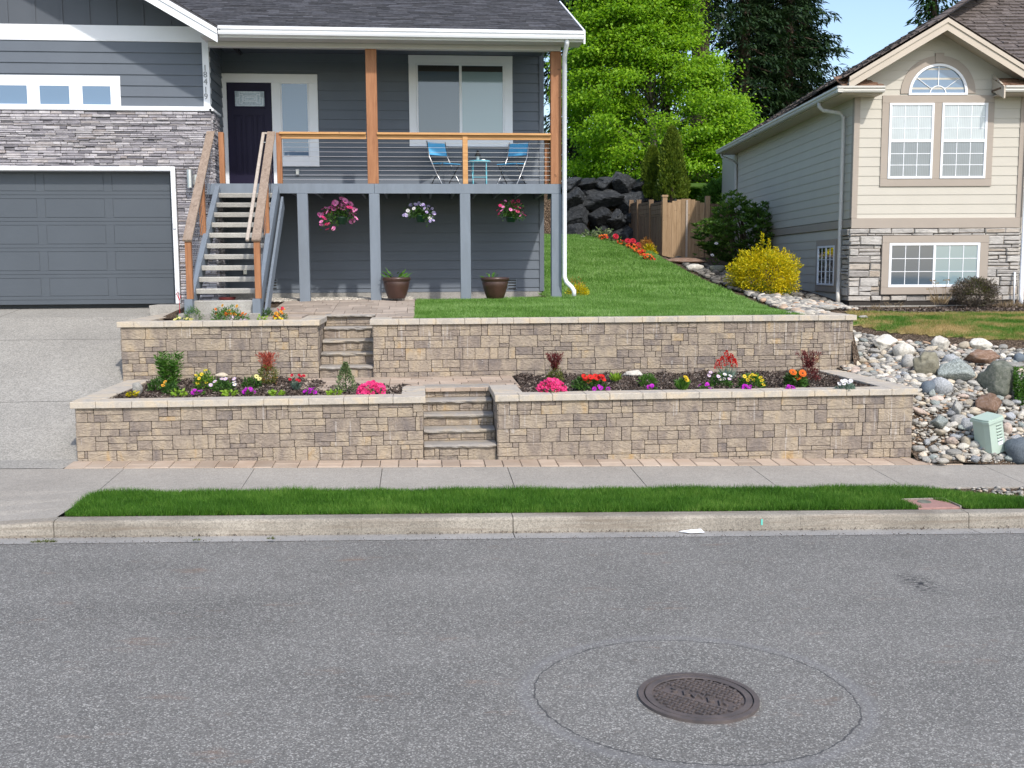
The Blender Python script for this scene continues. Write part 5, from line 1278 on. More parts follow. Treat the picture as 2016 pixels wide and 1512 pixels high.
tc = np.array([[c.x, c.y, c.z] for c, _ in C]); axis = np.array([TB.x, TB.y])
for c in tc:
    n = int(nr.integers(220, 320)); out = np.array([c[0]-axis[0], c[1]-axis[1], .0]); out /= max(.2, np.linalg.norm(out))
    q = nr.normal(size=(n, 3))*np.array([.36, .36, .11])*nr.uniform(.7, 1.25); q[:, 2] += (q[:, :2]@out[:2])*(-.15+.5*nr.random())
    Vs.append(c+q); d = nr.normal(size=(n, 3))*.8+out*.6+np.array([0, 0, -.35]); Ds.append(d)
Pv = np.concatenate(Vs); Dv = np.concatenate(Ds)
v, f = leaves(Pv, Dv, nr.uniform(.08, .145, len(Pv)), nr.uniform(.06, .11, len(Pv)), .2, up=(0, -.4, 1))
npmesh('crown', v, f, 'maple', mp)

def conifer(name, px, Y, zb_, H_, Rb, label, cat, seed, mat='needle', trunk=.3, z_low=0., dens=1., tilt=-.35, lean=0.):
    r = np.random.default_rng(seed); p = PY(px, 200, Y); t = thing(name, (p.x, Y, zb_), label, cat, 'tall firs behind the back yards')
    m = MB(); m.tube([(p.x, Y, zb_-.5), (p.x+lean*.5, Y, zb_+H_*.5), (p.x+lean, Y, zb_+H_)], [trunk, trunk*.62, .03], 10); m.build('trunk', 'bark', t, smooth=True)
    zs = []; z = z_low
    P, D, Ln = [], [], []; bm = MB()
    while z < H_-.3:
        k = int(r.integers(4, 8)); R = Rb*(1-z/H_)**.75*r.uniform(.75, 1.1)
        a0 = r.uniform(0, 6.28)
        for i in range(k):
            a = a0+i*6.28/k+r.uniform(-.4, .4); L0 = R*r.uniform(.6, 1.12); dr = np.array([cos(a), sin(a), 0]); sag = tilt*r.uniform(.5, 1.4)
            n = int(L0*30*dens); s = r.random(n)**.7
            x = np.array([p.x+lean*z/H_, Y, zb_+z]) + dr*(s*L0)[:, None]; x[:, 2] += sag*L0*(s**1.2)+.25*L0*np.maximum(0, s-.75)*1.0
            w = (1-s*.65)*L0*.24; side = np.array([-sin(a), cos(a), 0]); x += side*(r.normal(size=n)*w)[:, None]; x[:, 2] -= np.abs(r.normal(size=n))*.16
            d = dr*.6+side*r.normal(size=n)[:, None]*.8+r.normal(size=(n, 3))*.3; d[:, 2] -= .45
            P.append(x); D.append(d)
            if i % 2 == 0 and L0 > .6:
                c0 = (p.x+lean*z/H_, Y, zb_+z); bm.tube([c0, (c0[0]+dr[0]*L0*.6, c0[1]+dr[1]*L0*.6, c0[2]+sag*L0*.55)], [.05, .015], 4, caps=False)
        z += r.uniform(.22, .5)
    bm.build('limbs', 'bark', t)
    P = np.concatenate(P); D = np.concatenate(D)
    v, f = leaves(P, D, r.uniform(.22, .5, len(P)), r.uniform(.05, .12, len(P)), .15, up=(0, 0, 1)); npmesh('crown', v, f, mat, t); return t
TR = [(1463, 47, 25, 3.0, 'dark fir just right of the maple, in the left of the fir clump', 1, .32, 2.2, 1.2),
      (1548, 49, 27, 3.6, 'tall dense fir standing against open sky in the fir clump', 2, .36, 0.5, 1.5),
      (1505, 53, 24, 3.2, 'shaded fir in the middle of the fir clump behind the others', 3, .3, 1.0, 1.3),
      (1378, 44, 26, 2.6, 'fir with a thick bare reddish trunk rising behind the maple', 4, .46, 7.6, 1.0),
      (1138, 46, 22, 2.8, 'dark fir showing between the porch corner and the maple', 5, .3, .6, 1.4),
      (1215, 50, 23, 3.0, 'fir half hidden behind the crown of the maple', 6, .3, .6, 1.1),
      (1310, 52, 24, 3.0, 'fir showing through the top of the maple', 7, .3, 1, 1.1),
      (1600-18, 56, 16, 2.6, 'shorter fir at the right edge of the fir clump above the cream roof', 8, .25, .3, 1.2)]
for (px, Y, H_, Rb, lab, sd, tr, zl, dn) in TR: conifer('fir_tree', px, Y, 5.2, H_, Rb, lab, 'tree', sd, trunk=tr, z_low=zl, dens=dn)
conifer('fir_tree', 1832, 46, 5.0, 13.2, 2.6, 'greener fir rising behind the cream house gable', 'tree', 21, mat='needle2', dens=1.7, z_low=3)
p = PY(1905, 10, 44); tt = thing('bare_trunk', (p.x, 44, 5), 'bare grey tree trunk beside the shake roof ridge', 'tree'); m = MB(); m.tube([(p.x, 44, 4.6), (p.x, 44, 18)], [.34, .22], 10); m.build('trunk', 'barkg', tt, smooth=True)

def arborv(px, base_py, top_py, wpx, Y, label, seed):
    r = np.random.default_rng(seed); b = PY(px, base_py, Y); tz = Z_(px, top_py, Y); H_ = tz-b.z; R = wpx/2*Y/FPX
    t = thing('arborvitae', tuple(b), label, 'shrub', 'columnar evergreens behind the gate'); n = 9000
    h = r.random(n)**.9; rad = R*np.clip(1.15*(1-h)**.55, 0, 1)*(.75+.25*np.sin(h*9+seed)*.3+.25*r.random(n)); a = r.uniform(0, 6.283, n)
    P = np.stack([b.x+rad*np.cos(a)*(.9+.12*np.sin(a*3+h*8)), b.y+rad*np.sin(a), b.z+h*H_], 1); D = np.stack([np.cos(a)*.5, np.sin(a)*.5, np.ones(n)], 1)+r.normal(size=(n, 3))*.3
    v, f = leaves(P, D, r.uniform(.07, .16, n), r.uniform(.03, .06, n), .2); npmesh('foliage', v, f, 'arbor', t)
    m = MB(); m.tube([tuple(b-Vector((0, 0, .6))), (b.x, b.y, b.z+H_*.85)], [.08, .02], 8); m.build('trunk', 'bark', t)
arborv(1322, 395, 254, 66, 32.5, 'taller pointed arborvitae behind the garden gate', 1)
arborv(1284, 392, 292, 52, 33.6, 'shorter rounded arborvitae just left of the tall pointed one', 2)

# ================================================================== PLANTS
def petmat(name, c, c2=None): 
    m, t, o = nodes(name); a = ramp(t, mth(t, 'ADD', mth(t, 'MULTIPLY', island(t), .5), mth(t, 'MULTIPLY', noi(t, coords(t), 25, 2), .5)), [(.2, scl(c, .78)), (.8, c2 or scl(c, 1.15))])
    b = N(t, 'BsdfPrincipled', Roughness=.6); b.inputs['Specular IOR Level'].default_value = .2; L(t, a, b.inputs['Base Color']); tl = N(t, 'BsdfTranslucent'); L(t, a, tl.inputs[0]); mx = N(t, 'MixShader'); mx.inputs[0].default_value = .3
    L(t, b.outputs[0], mx.inputs[1]); L(t, tl.outputs[0], mx.inputs[2]); L(t, mx.outputs[0], o.inputs[0]); return m
MT['hotpink'] = petmat('hot_pink_petal', (.74, .025, .17), (.85, .09, .30)); MT['magenta'] = petmat('magenta_petal', (.42, .01, .44), (.62, .03, .60))
MT['pink'] = petmat('pink_petal', (.86, .14, .48), (.92, .38, .66)); MT['lav'] = petmat('lavender_petal', (.68, .45, .72), (.85, .72, .86)); MT['whitep'] = petmat('white_petal', (.78, .76, .78), (.88, .86, .88))
MT['violet'] = petmat('violet_petal', (.25, .12, .58), (.75, .70, .88)); MT['yellow'] = petmat('yellow_petal', (.80, .55, .02), (.90, .70, .06)); MT['paleyel'] = petmat('pale_yellow_petal', (.80, .74, .20), (.88, .84, .38))
MT['redp'] = petmat('red_petal', (.62, .012, .012), (.78, .04, .03)); MT['orange'] = petmat('orange_petal', (.80, .13, .02), (.88, .26, .04)); MT['rosy'] = petmat('crimson_petal', (.55, .015, .04), (.72, .05, .09)); MT['amber'] = petmat('amber_petal', (.75, .32, .03), (.85, .45, .05))
MT['eye'] = M('flower_eye', (.10, .05, .02), .8, .2, 20, bump=0); MT['stem'] = M('stem_green', (.06, .12, .03), .7, .2, 8, bump=0)
_fl = {}
def flower_me(mat, kind):
    k = (mat, kind)
    if k in _fl: return _fl[k]
    m = MB(); n = {'daisy': 13, 'petunia': 5, 'gerbera': 18, 'lily': 6, 'carnation': 11}[kind]
    for l in range(2 if kind in ('gerbera', 'carnation') else 1):
        for i in range(n):
            a = 2*pi*(i+.5*l)/n; wd = {'daisy': .17, 'petunia': .62, 'gerbera': .15, 'lily': .36, 'carnation': .3}[kind]; R = 1-.28*l
            z1 = {'daisy': .08, 'petunia': .30, 'gerbera': .12+.15*l, 'lily': .45, 'carnation': .25+.35*l}[kind]
            d, s = Vector((cos(a), sin(a), 0)), Vector((-sin(a), cos(a), 0)); up = Vector((0, 0, 1))
            m.poly([d*.12, d*.55*R+s*wd+up*z1*.6, d*.92*R+s*wd*.8+up*z1, d*R+up*(z1*.92), d*.92*R-s*wd*.8+up*z1, d*.55*R-s*wd+up*z1*.6], 0)
    q = .26 if kind in ('daisy', 'gerbera') else .13
    m.lathe([(q, .05), (q*.8, .16), (.01, .2)], 0, 0, 8, 1)
    me = bpy.data.meshes.new('flower'); me.from_pydata(m.v, [], m.f); me.materials.append(MT[mat]); me.materials.append(MT['yellow' if mat in ('lav', 'whitep') else 'eye']); me.polygons.foreach_set('material_index', m.m); me.update(); _fl[k] = me; return me
def bloom(parent, p, R, mat, kind, face=None, name='flower'):
    o = bpy.data.objects.new(name, flower_me(mat, kind)); COL.objects.link(o); o.parent = parent; o.location = Vector(p)-Vector(tuple(parent['_org'])); o.scale = (R, R, R)
    d = Vector(face or (rng.uniform(-.4, .4), rng.uniform(-1.1, -.3), rng.uniform(.5, 1))).normalized(); o.rotation_euler = d.to_track_quat('Z', 'Y').to_euler(); return o
def blooms_mesh(parent, pts, R, mats, kind, name='blossoms', wt=None):
    """many small flower heads in one mesh"""
    V, Fc, MI = [], [], []; b = 0
    for p in pts:
        me = flower_me(mats[0], kind); mi = rng.choices(range(len(mats)), wt)[0]; q = Vector((rng.uniform(-.7, .7), rng.uniform(-1.2, .1), rng.uniform(.3, 1))).normalized().to_track_quat('Z', 'Y').to_matrix(); r0 = R*rng.uniform(.75, 1.2)
        for v in me.vertices: V.append(Vector(p)+q@(v.co*r0))
        for pl in me.polygons: Fc.append(tuple(b+i for i in pl.vertices)); MI.append(mi if pl.material_index == 0 else len(mats))
        b += len(me.vertices)
    me = bpy.data.meshes.new(name); org = Vector(tuple(parent['_org'])); me.from_pydata([tuple(v-org) for v in V], [], Fc)
    for k in mats: me.materials.append(MT[k])
    me.materials.append(MT['eye']); me.polygons.foreach_set('material_index', MI); me.update()
    o = bpy.data.objects.new(name, me); COL.objects.link(o); o.parent = parent; return o
def foliage(parent, b, R, H_, n, style, mat, ll=.05, lw=.018, name='foliage', z0=0., depth=1.):
    b = np.array(b)
    if style == 'mound':
        d = rsph(n); d[:, 2] = np.abs(d[:, 2]); k = (.55+.45*nr.random(n))*(1+.12*np.sin(d[:, 0]*7+d[:, 1]*5)); P = b+d*k[:, None]*np.array([R, R*depth, H_*.9]); D = d+nr.normal(size=(n, 3))*.55+np.array([0, 0, .3])
    elif style == 'globe':
        d = rsph(n); k = (.6+.4*nr.random(n))*(1+.10*np.sin(d[:, 0]*7+d[:, 2]*5+d[:, 1]*4)+.07*np.sin(d[:, 0]*17+d[:, 2]*13)); P = b+np.array([0, 0, H_*.5])+d*k[:, None]*np.array([R, R*depth, H_*.52]); D = d+nr.normal(size=(n, 3))*.55+np.array([0, 0, .3])
    elif style == 'spiky':
        a = nr.uniform(0, 6.283, n); q = nr.random(n)**.6; d = np.stack([np.cos(a)*q, np.sin(a)*q, np.ones(n)*1.1], 1); P = b+np.stack([np.cos(a)*q*R*.45, np.sin(a)*q*R*.45, nr.random(n)*H_*.35], 1); D = d; ll = ll if ll > .08 else H_*.6
    elif style == 'cone':
        h = nr.random(n)**.8*np.ones(n); a = nr.uniform(0, 6.283, n); r_ = R*(1-h)**.9*(.6+.5*nr.random(n)); P = b+np.stack([r_*np.cos(a), r_*np.sin(a), h*H_], 1); D = np.stack([np.cos(a), np.sin(a), .6*np.ones(n)], 1)+nr.normal(size=(n, 3))*.5
    elif style == 'tall':
        k = max(5, n//60); a0 = nr.uniform(0, 6.283, k); q0 = np.sqrt(nr.random(k)); i = nr.integers(0, k, n); h = nr.random(n)**.8; sx = q0[i]*np.cos(a0[i])*R*(.55+.4*h); sy = q0[i]*np.sin(a0[i])*R*(.55+.4*h)
        hh = H_*(.8+.2*np.sin(i*2.3)); P = b+np.stack([sx, sy, h*hh], 1); a = nr.uniform(0, 6.283, n); D = np.stack([np.cos(a), np.sin(a), .55*np.ones(n)], 1)
    elif style == 'flat':
        a = nr.uniform(0, 6.283, n); q = np.sqrt(nr.random(n)); P = b+np.stack([np.cos(a)*q*R, np.sin(a)*q*R*depth, nr.random(n)*H_], 1); D = np.stack([np.cos(a), np.sin(a), nr.uniform(.1, 1, n)], 1)
    elif style == 'whisk':   # fan of fine shoots
        k = max(14, n//22); a0 = nr.uniform(0, 6.283, k); tl = nr.uniform(.1, .75, k); i = nr.integers(0, k, n); h = nr.uniform(.15, 1, n)
        dd = np.stack([np.cos(a0)*tl, np.sin(a0)*tl, np.ones(k)], 1); P = b+dd[i]*(h*H_)[:, None]*np.array([R/H_*1.1, R/H_*1.1, 1])+nr.normal(size=(n, 3))*.008; D = dd[i]+nr.normal(size=(n, 3))*.5
    P[:, 2] += z0
    v, f = leaves(P, D, nr.uniform(.7, 1.3, n)*ll, nr.uniform(.7, 1.3, n)*lw, .2); return npmesh(name, v, f, mat, parent)
def mpos(px, py, z=MULZ+.02): return PZ(px, py, z)
GB = 'bedding plants in the lower terrace beds'
def plant(name, label, px, py, w, h, style, mat, n=350, ll=.045, lw=.016, z=MULZ+.02, cat='plant', group=GB, Y=None, depth=1.):
    p = PY(px, py, Y) if Y else PZ(px, py, z); s = p.y/FPX; t = thing(name, tuple(p), label, cat, group); R, H_ = w/2*s, h*s
    foliage(t, p, R, H_, n, style, mat, ll, lw, depth=depth); t['_R'] = R; t['_H'] = H_; return t, p, R, H_
def fl_at(t, p, L_, mat, kind, R):
    for px, py in L_:
        q = PY(px, py, p.y-.06-rng.uniform(0, .05)); bloom(t, q, R, mat, kind)
def stems(t, pairs, r=.003, mat='stem', name='stems'):
    m = MB()
    for a, b in pairs: m.tube([a, b], r, 4, caps=False)
    m.build(name, mat, t)

# --- lower left bed
t, p, R, H_ = plant('phlox_clump', 'tallest leafy green perennial clump in the lower left bed, no flowers', 338, 757, 56, 64, 'tall', 'greenleaf', 1200, .075, .015)
stems(t, [(p+Vector((rng.uniform(-.05, .05), rng.uniform(-.05, .05), 0)), p+Vector((rng.uniform(-.17, .17), rng.uniform(-.1, .1), H_*.95))) for _ in range(14)])
t, p, R, H_ = plant('gazania', 'small green plant with two orange yellow daisies leaning right, left of the tall clump', 308, 768, 28, 24, 'mound', 'darkleaf', 320, .05, .014)
fl_at(t, p, [(325, 752), (321, 759)], 'amber', 'daisy', .030)
plant('gazania', 'leafy green mound with no flowers in front of the tall clump', 338, 776, 30, 22, 'mound', 'darkleaf', 320, .045, .018)
t, p, R, H_ = plant('gazania', 'bright lime green mound with two golden daisies low in front', 404, 766, 44, 36, 'mound', 'greenleaf', 520, .05, .014)
foliage(t, p+Vector((0, 0, .03)), R*.9, H_*.95, 260, 'mound', 'limeleaf', .04, .012, 'young_foliage')
fl_at(t, p, [(389, 754), (406, 753), (392, 745), (397, 737), (405, 729), (386, 739)], 'yellow', 'daisy', .028)
t, p, R, H_ = plant('osteospermum', 'dark green daisy bush with pink and one white flower, centre of the lower left bed', 440, 772, 42, 28, 'mound', 'darkleaf', 480, .04, .016)
fl_at(t, p, [(423, 751), (437, 746), (444, 746), (461, 746), (415, 758)], 'lav', 'daisy', .030); fl_at(t, p, [(462, 757), (461, 752)], 'whitep', 'daisy', .028)
t, p, R, H_ = plant('osteospermum', 'dark green daisy bush with two pale yellow flowers beside the red tipped shrub', 496, 762, 36, 22, 'mound', 'darkleaf', 380, .04, .016)
fl_at(t, p, [(505, 741), (511, 746)], 'paleyel', 'daisy', .034)
t, p, R, H_ = plant('nandina', 'heavenly bamboo with fiery red shoot tips against the upper left wall', 528, 757, 36, 38, 'globe', 'olive', 900, .035, .010, cat='shrub')
foliage(t, p+Vector((0, 0, H_*.55)), .19, .27, 800, 'whisk', 'tipleaf', .05, .009, 'red_shoots')
foliage(t, p+Vector((0, 0, .02)), R, H_, 150, 'mound', 'orangetip', .03, .009, 'side_shoots')
t, p, R, H_ = plant('dianthus', 'silver leaved dianthus with seven small crimson flowers, left end of the landing', 583, 768, 20, 20, 'spiky', 'silver', 300, .07, .006)
fq = [(571, 747), (575, 739), (589, 739), (594, 742), (598, 740), (585, 748), (590, 750)]
fl_at(t, p, fq, 'rosy', 'carnation', .023); stems(t, [(p, PY(a, b, p.y-.06)) for a, b in fq], .002)
t, p, R, H_ = plant('variegated_shrub', 'conical grey green variegated shrub at the foot of the upper steps', 681, 771, 46, 56, 'cone', 'varieg', 900, .035, .016, cat='shrub')
stems(t, [(p, p+Vector((0, 0, H_*.95)))], .006)
def petunias(px, py, w, h, label, mats=('hotpink',), n=70, size=.027, leaf=200, z=MULZ+.02, group=GB, wt=None, name='petunia'):
    t, p, R, H_ = plant(name, label, px, py, w, h*.8, 'mound', 'greenleaf', leaf, .03, .014, z=z, group=group)
    pts = []
    for _ in range(n):
        d = rsph(1)[0]; d[2] = abs(d[2]); d[1] = -abs(d[1]) if rng.random() < .7 else d[1]; pts.append(p+Vector((d[0]*R, d[1]*R*.7, d[2]*H_*1.2+.01)))
    blooms_mesh(t, pts, size, list(mats), 'petunia', wt=wt); return t
petunias(732, 777, 56, 24, 'mound of hot pink petunias at the right end of the lower left bed', n=85)
petunias(1085, 773, 58, 26, 'mound of hot pink petunias left of the red geraniums in the lower right bed', n=85)
def petsm(px, py, w, h, label, leaf=80, n=6): return petunias(px, py, w, h, label, ('magenta',), n, .026, leaf)
petsm(391, 777, 22, 10, 'small magenta petunia below the golden daisies in the lower left bed')
petsm(491, 776, 20, 12, 'small magenta petunia below the pale yellow daisies')
petsm(610, 777, 22, 14, 'magenta petunia in front of the silver dianthus', n=10)
petsm(1184, 769, 30, 10, 'small magenta petunia in front of the red geraniums')
petsm(1284, 768, 18, 9, 'small magenta petunia below the bare green mound in the lower right bed')
petsm(1386, 768, 24, 12, 'magenta petunia left of the white and lilac daisies')
petsm(1470, 768, 20, 9, 'small magenta petunia below the yellow daisies of the right bed')
petsm(1555, 768, 20, 7, 'flat magenta petunia below the orange gerberas')
for px, lab in ((352, 'small lime primrose left of the magenta petunia at the coping'), (452, 'lime primrose with a cream flower at the coping'), (545, 'lime green primrose rosette at the coping below the red tipped shrub'), (658, 'pale green rosette left of the variegated shrub')):
    plant('primrose', lab, px, 780, 24, 9, 'flat', 'limeleaf', 60, .05, .03)
t, p, R, H_ = plant('wilted_plant', 'yellowed wilted seedling beside the upright grey stone', 260, 781, 18, 8, 'flat', 'gold', 50, .04, .02)
# --- lower right bed
def nand(px, py, w, h, label, body='olive', tip='redleaf', wt_=.14, ht=.26, n1=620, n2=460):
    t, p, R, H_ = plant('nandina', label, px, py, w, h, 'mound', body, n1, .035, .010, cat='shrub'); foliage(t, p+Vector((0, 0, H_*.5)), wt_*1.25, ht, int(n2*1.7), 'whisk', tip, .045, .009, 'red_shoots'); return t, p, R, H_
nand(1093, 752, 34, 34, 'heavenly bamboo with dusky red feathery tops behind the right hot pink petunias')
nand(1593, 750, 44, 42, 'burgundy leaved shrub behind the orange gerberas', 'redleaf', 'redleaf', .2, .25, 700, 420)
t, p, R, H_ = plant('geranium', 'broad leafy geranium with four scarlet flower heads', 1160, 765, 66, 25, 'mound', 'darkleaf', 650, .06, .018)
fl_at(t, p, [(1153, 746), (1162, 743), (1158, 750), (1176, 744), (1184, 741), (1187, 747), (1172, 742), (1150, 742)], 'redp', 'petunia', .042)
plant('leafy_seedling', 'light green leafy seedling beside the cream boulder', 1213, 752, 26, 16, 'spiky', 'limeleaf', 70, .10, .03)
plant('boxy_perennial', 'round dark green mound with no flowers right of the cream boulder', 1275, 758, 34, 24, 'mound', 'greenleaf', 520, .04, .010)
t, p, R, H_ = plant('gerbera', 'upright green plant with two yellow orange flowers leaning right', 1343, 770, 26, 26, 'spiky', 'greenleaf', 130, .12, .03)
fl_at(t, p, [(1350, 743), (1352, 748)], 'yellow', 'gerbera', .036)
plant('wilted_plant', 'dark withered seedling behind the yellow orange flowers', 1336, 750, 26, 14, 'mound', 'heather', 180, .03, .010)
t, p, R, H_ = plant('kangaroo_paw', 'tall coral red plume flower behind the white and lilac daisies', 1430, 752, 30, 24, 'spiky', 'silver', 160, .16, .012)
pl = [(1421, 712), (1430, 700), (1440, 706), (1413, 718), (1446, 716), (1434, 712)]
stems(t, [(p, PY(a, b+4, p.y)) for a, b in pl], .003)
for a, b in pl: q = PY(a, b+9, p.y); foliage(t, q, .05, .13, 130, 'cone', 'tipcoral' if 'tipcoral' in MT else 'redp', .022, .012, 'flower_plume')
t, p, R, H_ = plant('osteospermum', 'green daisy bush with white and lilac flowers under the coral plume', 1418, 760, 46, 26, 'mound', 'darkleaf', 480, .04, .016)
fl_at(t, p, [(1415, 741), (1427, 737), (1438, 740), (1425, 746), (1418, 747)], 'whitep', 'daisy', .030); fl_at(t, p, [(1399, 733), (1414, 741), (1396, 739), (1436, 746)], 'lav', 'daisy', .028)
t, p, R, H_ = plant('osteospermum', 'green daisy bush covered in yellow flowers in the lower right bed', 1480, 762, 50, 28, 'mound', 'greenleaf', 520, .05, .016)
fl_at(t, p, [(1466, 741), (1477, 742), (1487, 739), (1472, 748), (1484, 748), (1497, 743), (1500, 749), (1503, 757), (1481, 738)], 'yellow', 'daisy', .030)
t, p, R, H_ = plant('gerbera', 'leafy plant with three large orange gerberas in the lower right bed', 1566, 759, 44, 28, 'mound', 'darkleaf', 520, .06, .022)
fl_at(t, p, [(1561, 733), (1571, 744), (1580, 735)], 'orange', 'gerbera', .055)
t, p, R, H_ = plant('white_petunia', 'dark leaved plant with drooping white petunias at the far right of the bed', 1666, 768, 34, 16, 'mound', 'silver', 260, .04, .016)
fl_at(t, p, [(1652, 756), (1658, 751), (1664, 750), (1670, 753), (1675, 750), (1661, 756)], 'whitep', 'petunia', .028)
# bed stones
rk = [rockmesh(20+s, 3, .22, .8) for s in range(4)]
def stone(px, py, w, h, label, mat, seed=0, Y=None, z=None, cat='rock', d=.8, name='rock', group=None, ang=False, rot=None):
    """px,py: centre; w,h in photo pixels"""
    if Y is None:
        b = PZ(px, py+h/2, z); Y = b.y
    c = PY(px, py, Y); s = Y/FPX; me = rockmesh(100+seed, 4 if ang else 3, .42 if ang else .26, 1, .68 if ang else 0)
    if ang:
        for v_ in me.vertices: v_.co *= 1+.035*mnoise.noise(v_.co*5+Vector((seed, 0, 0)))+.02*mnoise.noise(v_.co*13)
    dm = [v.co for v in me.vertices]; ex = [max(abs(v[i]) for v in dm) for i in range(3)]
    me.materials.append(MT[mat]); o = bpy.data.objects.new(name, me); COL.objects.link(o); rx_ = w/2*s/ex[0]; rz_ = h/2*s/ex[2]
    ry = (rx_+rz_)/2*d
    o.location = (c.x, Y+ry*.35, c.z); o.scale = (rx_, ry, rz_); o.rotation_euler = rot or (0, 0, 0); return tag(o, label, cat, group)
MT['rwhite'] = mat_rock('pale_granite', (.52, .49, .43), (.66, .63, .57), 4); MT['rgrey'] = mat_rock('grey_stone', (.32, .31, .285), (.46, .445, .415), 5); MT['rolive'] = mat_rock('olive_stone', (.23, .215, .16), (.31, .29, .22), 3)
MT['rteal'] = mat_rock('greenish_stone', (.24, .265, .25), (.42, .46, .44), 7, 1); MT['rbrown'] = mat_rock('rusty_brown_stone', (.23, .145, .10), (.34, .27, .24), 4); MT['rtan'] = mat_rock('tan_stone', (.47, .41, .32), (.56, .49, .39), 4)
MT['rblue'] = mat_rock('blue_grey_stone', (.15, .18, .21), (.20, .235, .265), 8); MT['rmarble'] = mat_rock('marbled_grey_stone', (.24, .25, .26), (.44, .45, .46), 8, 1); MT['rdark'] = mat_rock('mossy_dark_stone', (.12, .13, .105), (.20, .20, .17), 5)
MT['rpink'] = mat_rock('pinkish_stone', (.46, .37, .31), (.55, .46, .40), 4)
stone(270, 765, 20, 27, 'smooth upright grey stone at the left end of the lower left bed', 'rgrey', 1, z=MULZ, rot=(0, -.35, 0)); stone(436, 740, 26, 13, 'small tan rock behind the pink daisies', 'rtan', 2, Y=15.1)
stone(1246, 738, 44, 22, 'cream boulder against the upper wall behind the bed', 'rwhite', 3, Y=15.0, ang=True); stone(1624, 747, 26, 15, 'smooth tan rock beside the burgundy shrub', 'rtan', 4, Y=14.75)
# --- upper left planter
GU = 'plants in the upper left planter'; zu = 1.885
kw = dict(z=zu, group=GU)
t, p, R, H_ = plant('sapling', 'thin leafless reddish sapling at the left of the upper planter', 354, 628, 8, 8, 'flat', 'limeleaf', 20, .03, .02, **kw)
stems(t, [(p, p+Vector((.005, 0, .22))), (p+Vector((.005, 0, .22)), p+Vector((-.01, 0, .42))), (p+Vector((0, 0, .28)), p+Vector((.03, 0, .36))), (p+Vector((0, 0, .3)), p+Vector((-.035, 0, .40)))], .005, 'rosy'); foliage(t, p+Vector((-.01, 0, .36)), .03, .09, 16, 'mound', 'redleaf', .03, .012, 'buds')
plant('green_perennial', 'feathery green mound left of the orange marigolds', 380, 631, 36, 30, 'mound', 'greenleaf', 600, .04, .006, **kw)
t, p, R, H_ = plant('marigold', 'wide mound of orange marigolds in the upper planter by the stairs', 450, 632, 70, 30, 'mound', 'greenleaf', 900, .04, .012, depth=.5, **kw)
pts = [p+Vector((rng.uniform(-1, 1)*R, rng.uniform(-.5, .1)*R*.5, H_*rng.uniform(.35, 1.05))) for _ in range(26)]
pts = [q for q in pts if abs(q.x-p.x)/R < 1.02-.5*((q.z-p.z)/H_)**2]
blooms_mesh(t, pts, .024, ['orange', 'amber'], 'daisy', 'blossoms', (.5, .5))
petunias(466, 632, 26, 12, 'white and mauve pansies in front of the orange marigolds', ('whitep', 'lav'), 9, .024, 40, zu, GU, name='pansy')
petunias(361, 632, 34, 5, 'low yellow pansies at the foot of the sapling', ('paleyel',), 12, .020, 40, zu, GU, name='pansy')
plant('green_perennial', 'small dark green mound right of the stair foot', 527, 628, 28, 22, 'mound', 'darkleaf', 420, .04, .008, **kw)
petunias(553, 629, 26, 22, 'burgundy and orange daisies at the right end of the upper planter', ('orange', 'amber', 'rosy'), 20, .022, 160, zu, GU, name='daisy_clump')
petunias(548, 632, 15, 6, 'tiny yellow pansy below the burgundy and orange daisies', ('yellow',), 6, .02, 20, zu, GU, name='pansy'); plant('primrose', 'lime yellow primrose in front of the small dark green mound', 517, 632, 16, 10, 'flat', 'limeleaf', 30, .05, .03, **kw)

# --- shrubs and garden flowers by the lawn
def ground_plant(name, label, px, py, w, h, style, mat, n, ll, lw, Y=None, cat='shrub', group=None, depth=1.):
    q = onground(px, py) if Y is None else PY(px, py, Y); s = q.y/FPX; t = thing(name, tuple(q), label, cat, group); foliage(t, q, w/2*s, h*s, n, style, mat, ll, lw, depth=depth); return t, q, w/2*s, h*s
t, p, R, H_ = ground_plant('golden_shrub', 'bright golden yellow shrub at the corner of the cream house', 1502, 593, 138, 102, 'globe', 'gold', 11000, .055, .026, Y=20.4)
foliage(t, p+Vector((0, 0, 0)), R*.88, H_*.45, 1500, 'mound', 'greenleaf', .05, .024, 'lower_foliage')
for dx, hh in ((-.45, .9), (-.05, 1.32), (.15, 1.2), (.55, .95), (-.2, 1.1), (.35, 1.05), (.62, .78), (-.6, .72)): foliage(t, p+Vector((dx*R, 0, H_*(hh-.28))), .028, .30, 60, 'cone', 'gold', .05, .022, 'tall_shoot')
stems(t, [(p, p+Vector((rng.uniform(-.4, .4), rng.uniform(-.3, .3), H_*.7))) for _ in range(9)], .012, 'bark', 'branches')
t, p, R, H_ = ground_plant('rhododendron', 'large dark rhododendron with whorled leaves against the cream side wall', 1468, 522, 184, 126, 'mound', 'rhodo', 300, .1, .04, Y=26.5)
P_, D_ = [], []
for _ in range(900):
    d = rsph(1)[0]; d[2] = d[2]*.5+.5; k = .78+.28*rng.random(); k *= 1+.12*sin(d[0]*6+d[2]*4)
    c = np.array(p)+d*k*np.array([R, R*.8, H_]); a = np.linspace(0, 6.283, 9)[:-1]+rng.random(); o_2 = d+np.array([0, 0, .5]); 
    P_.append(np.tile(c, (8, 1))); D_.append(np.stack([np.cos(a), np.sin(a), np.full(8, .25)], 1)+o_2*.45)
v, f = leaves(np.concatenate(P_), np.concatenate(D_), nr.uniform(.13, .20, 7200), nr.uniform(.04, .06, 7200), .1, up=(0, 0, 1)); npmesh('leaf_whorls', v, f, 'rhodo', t)
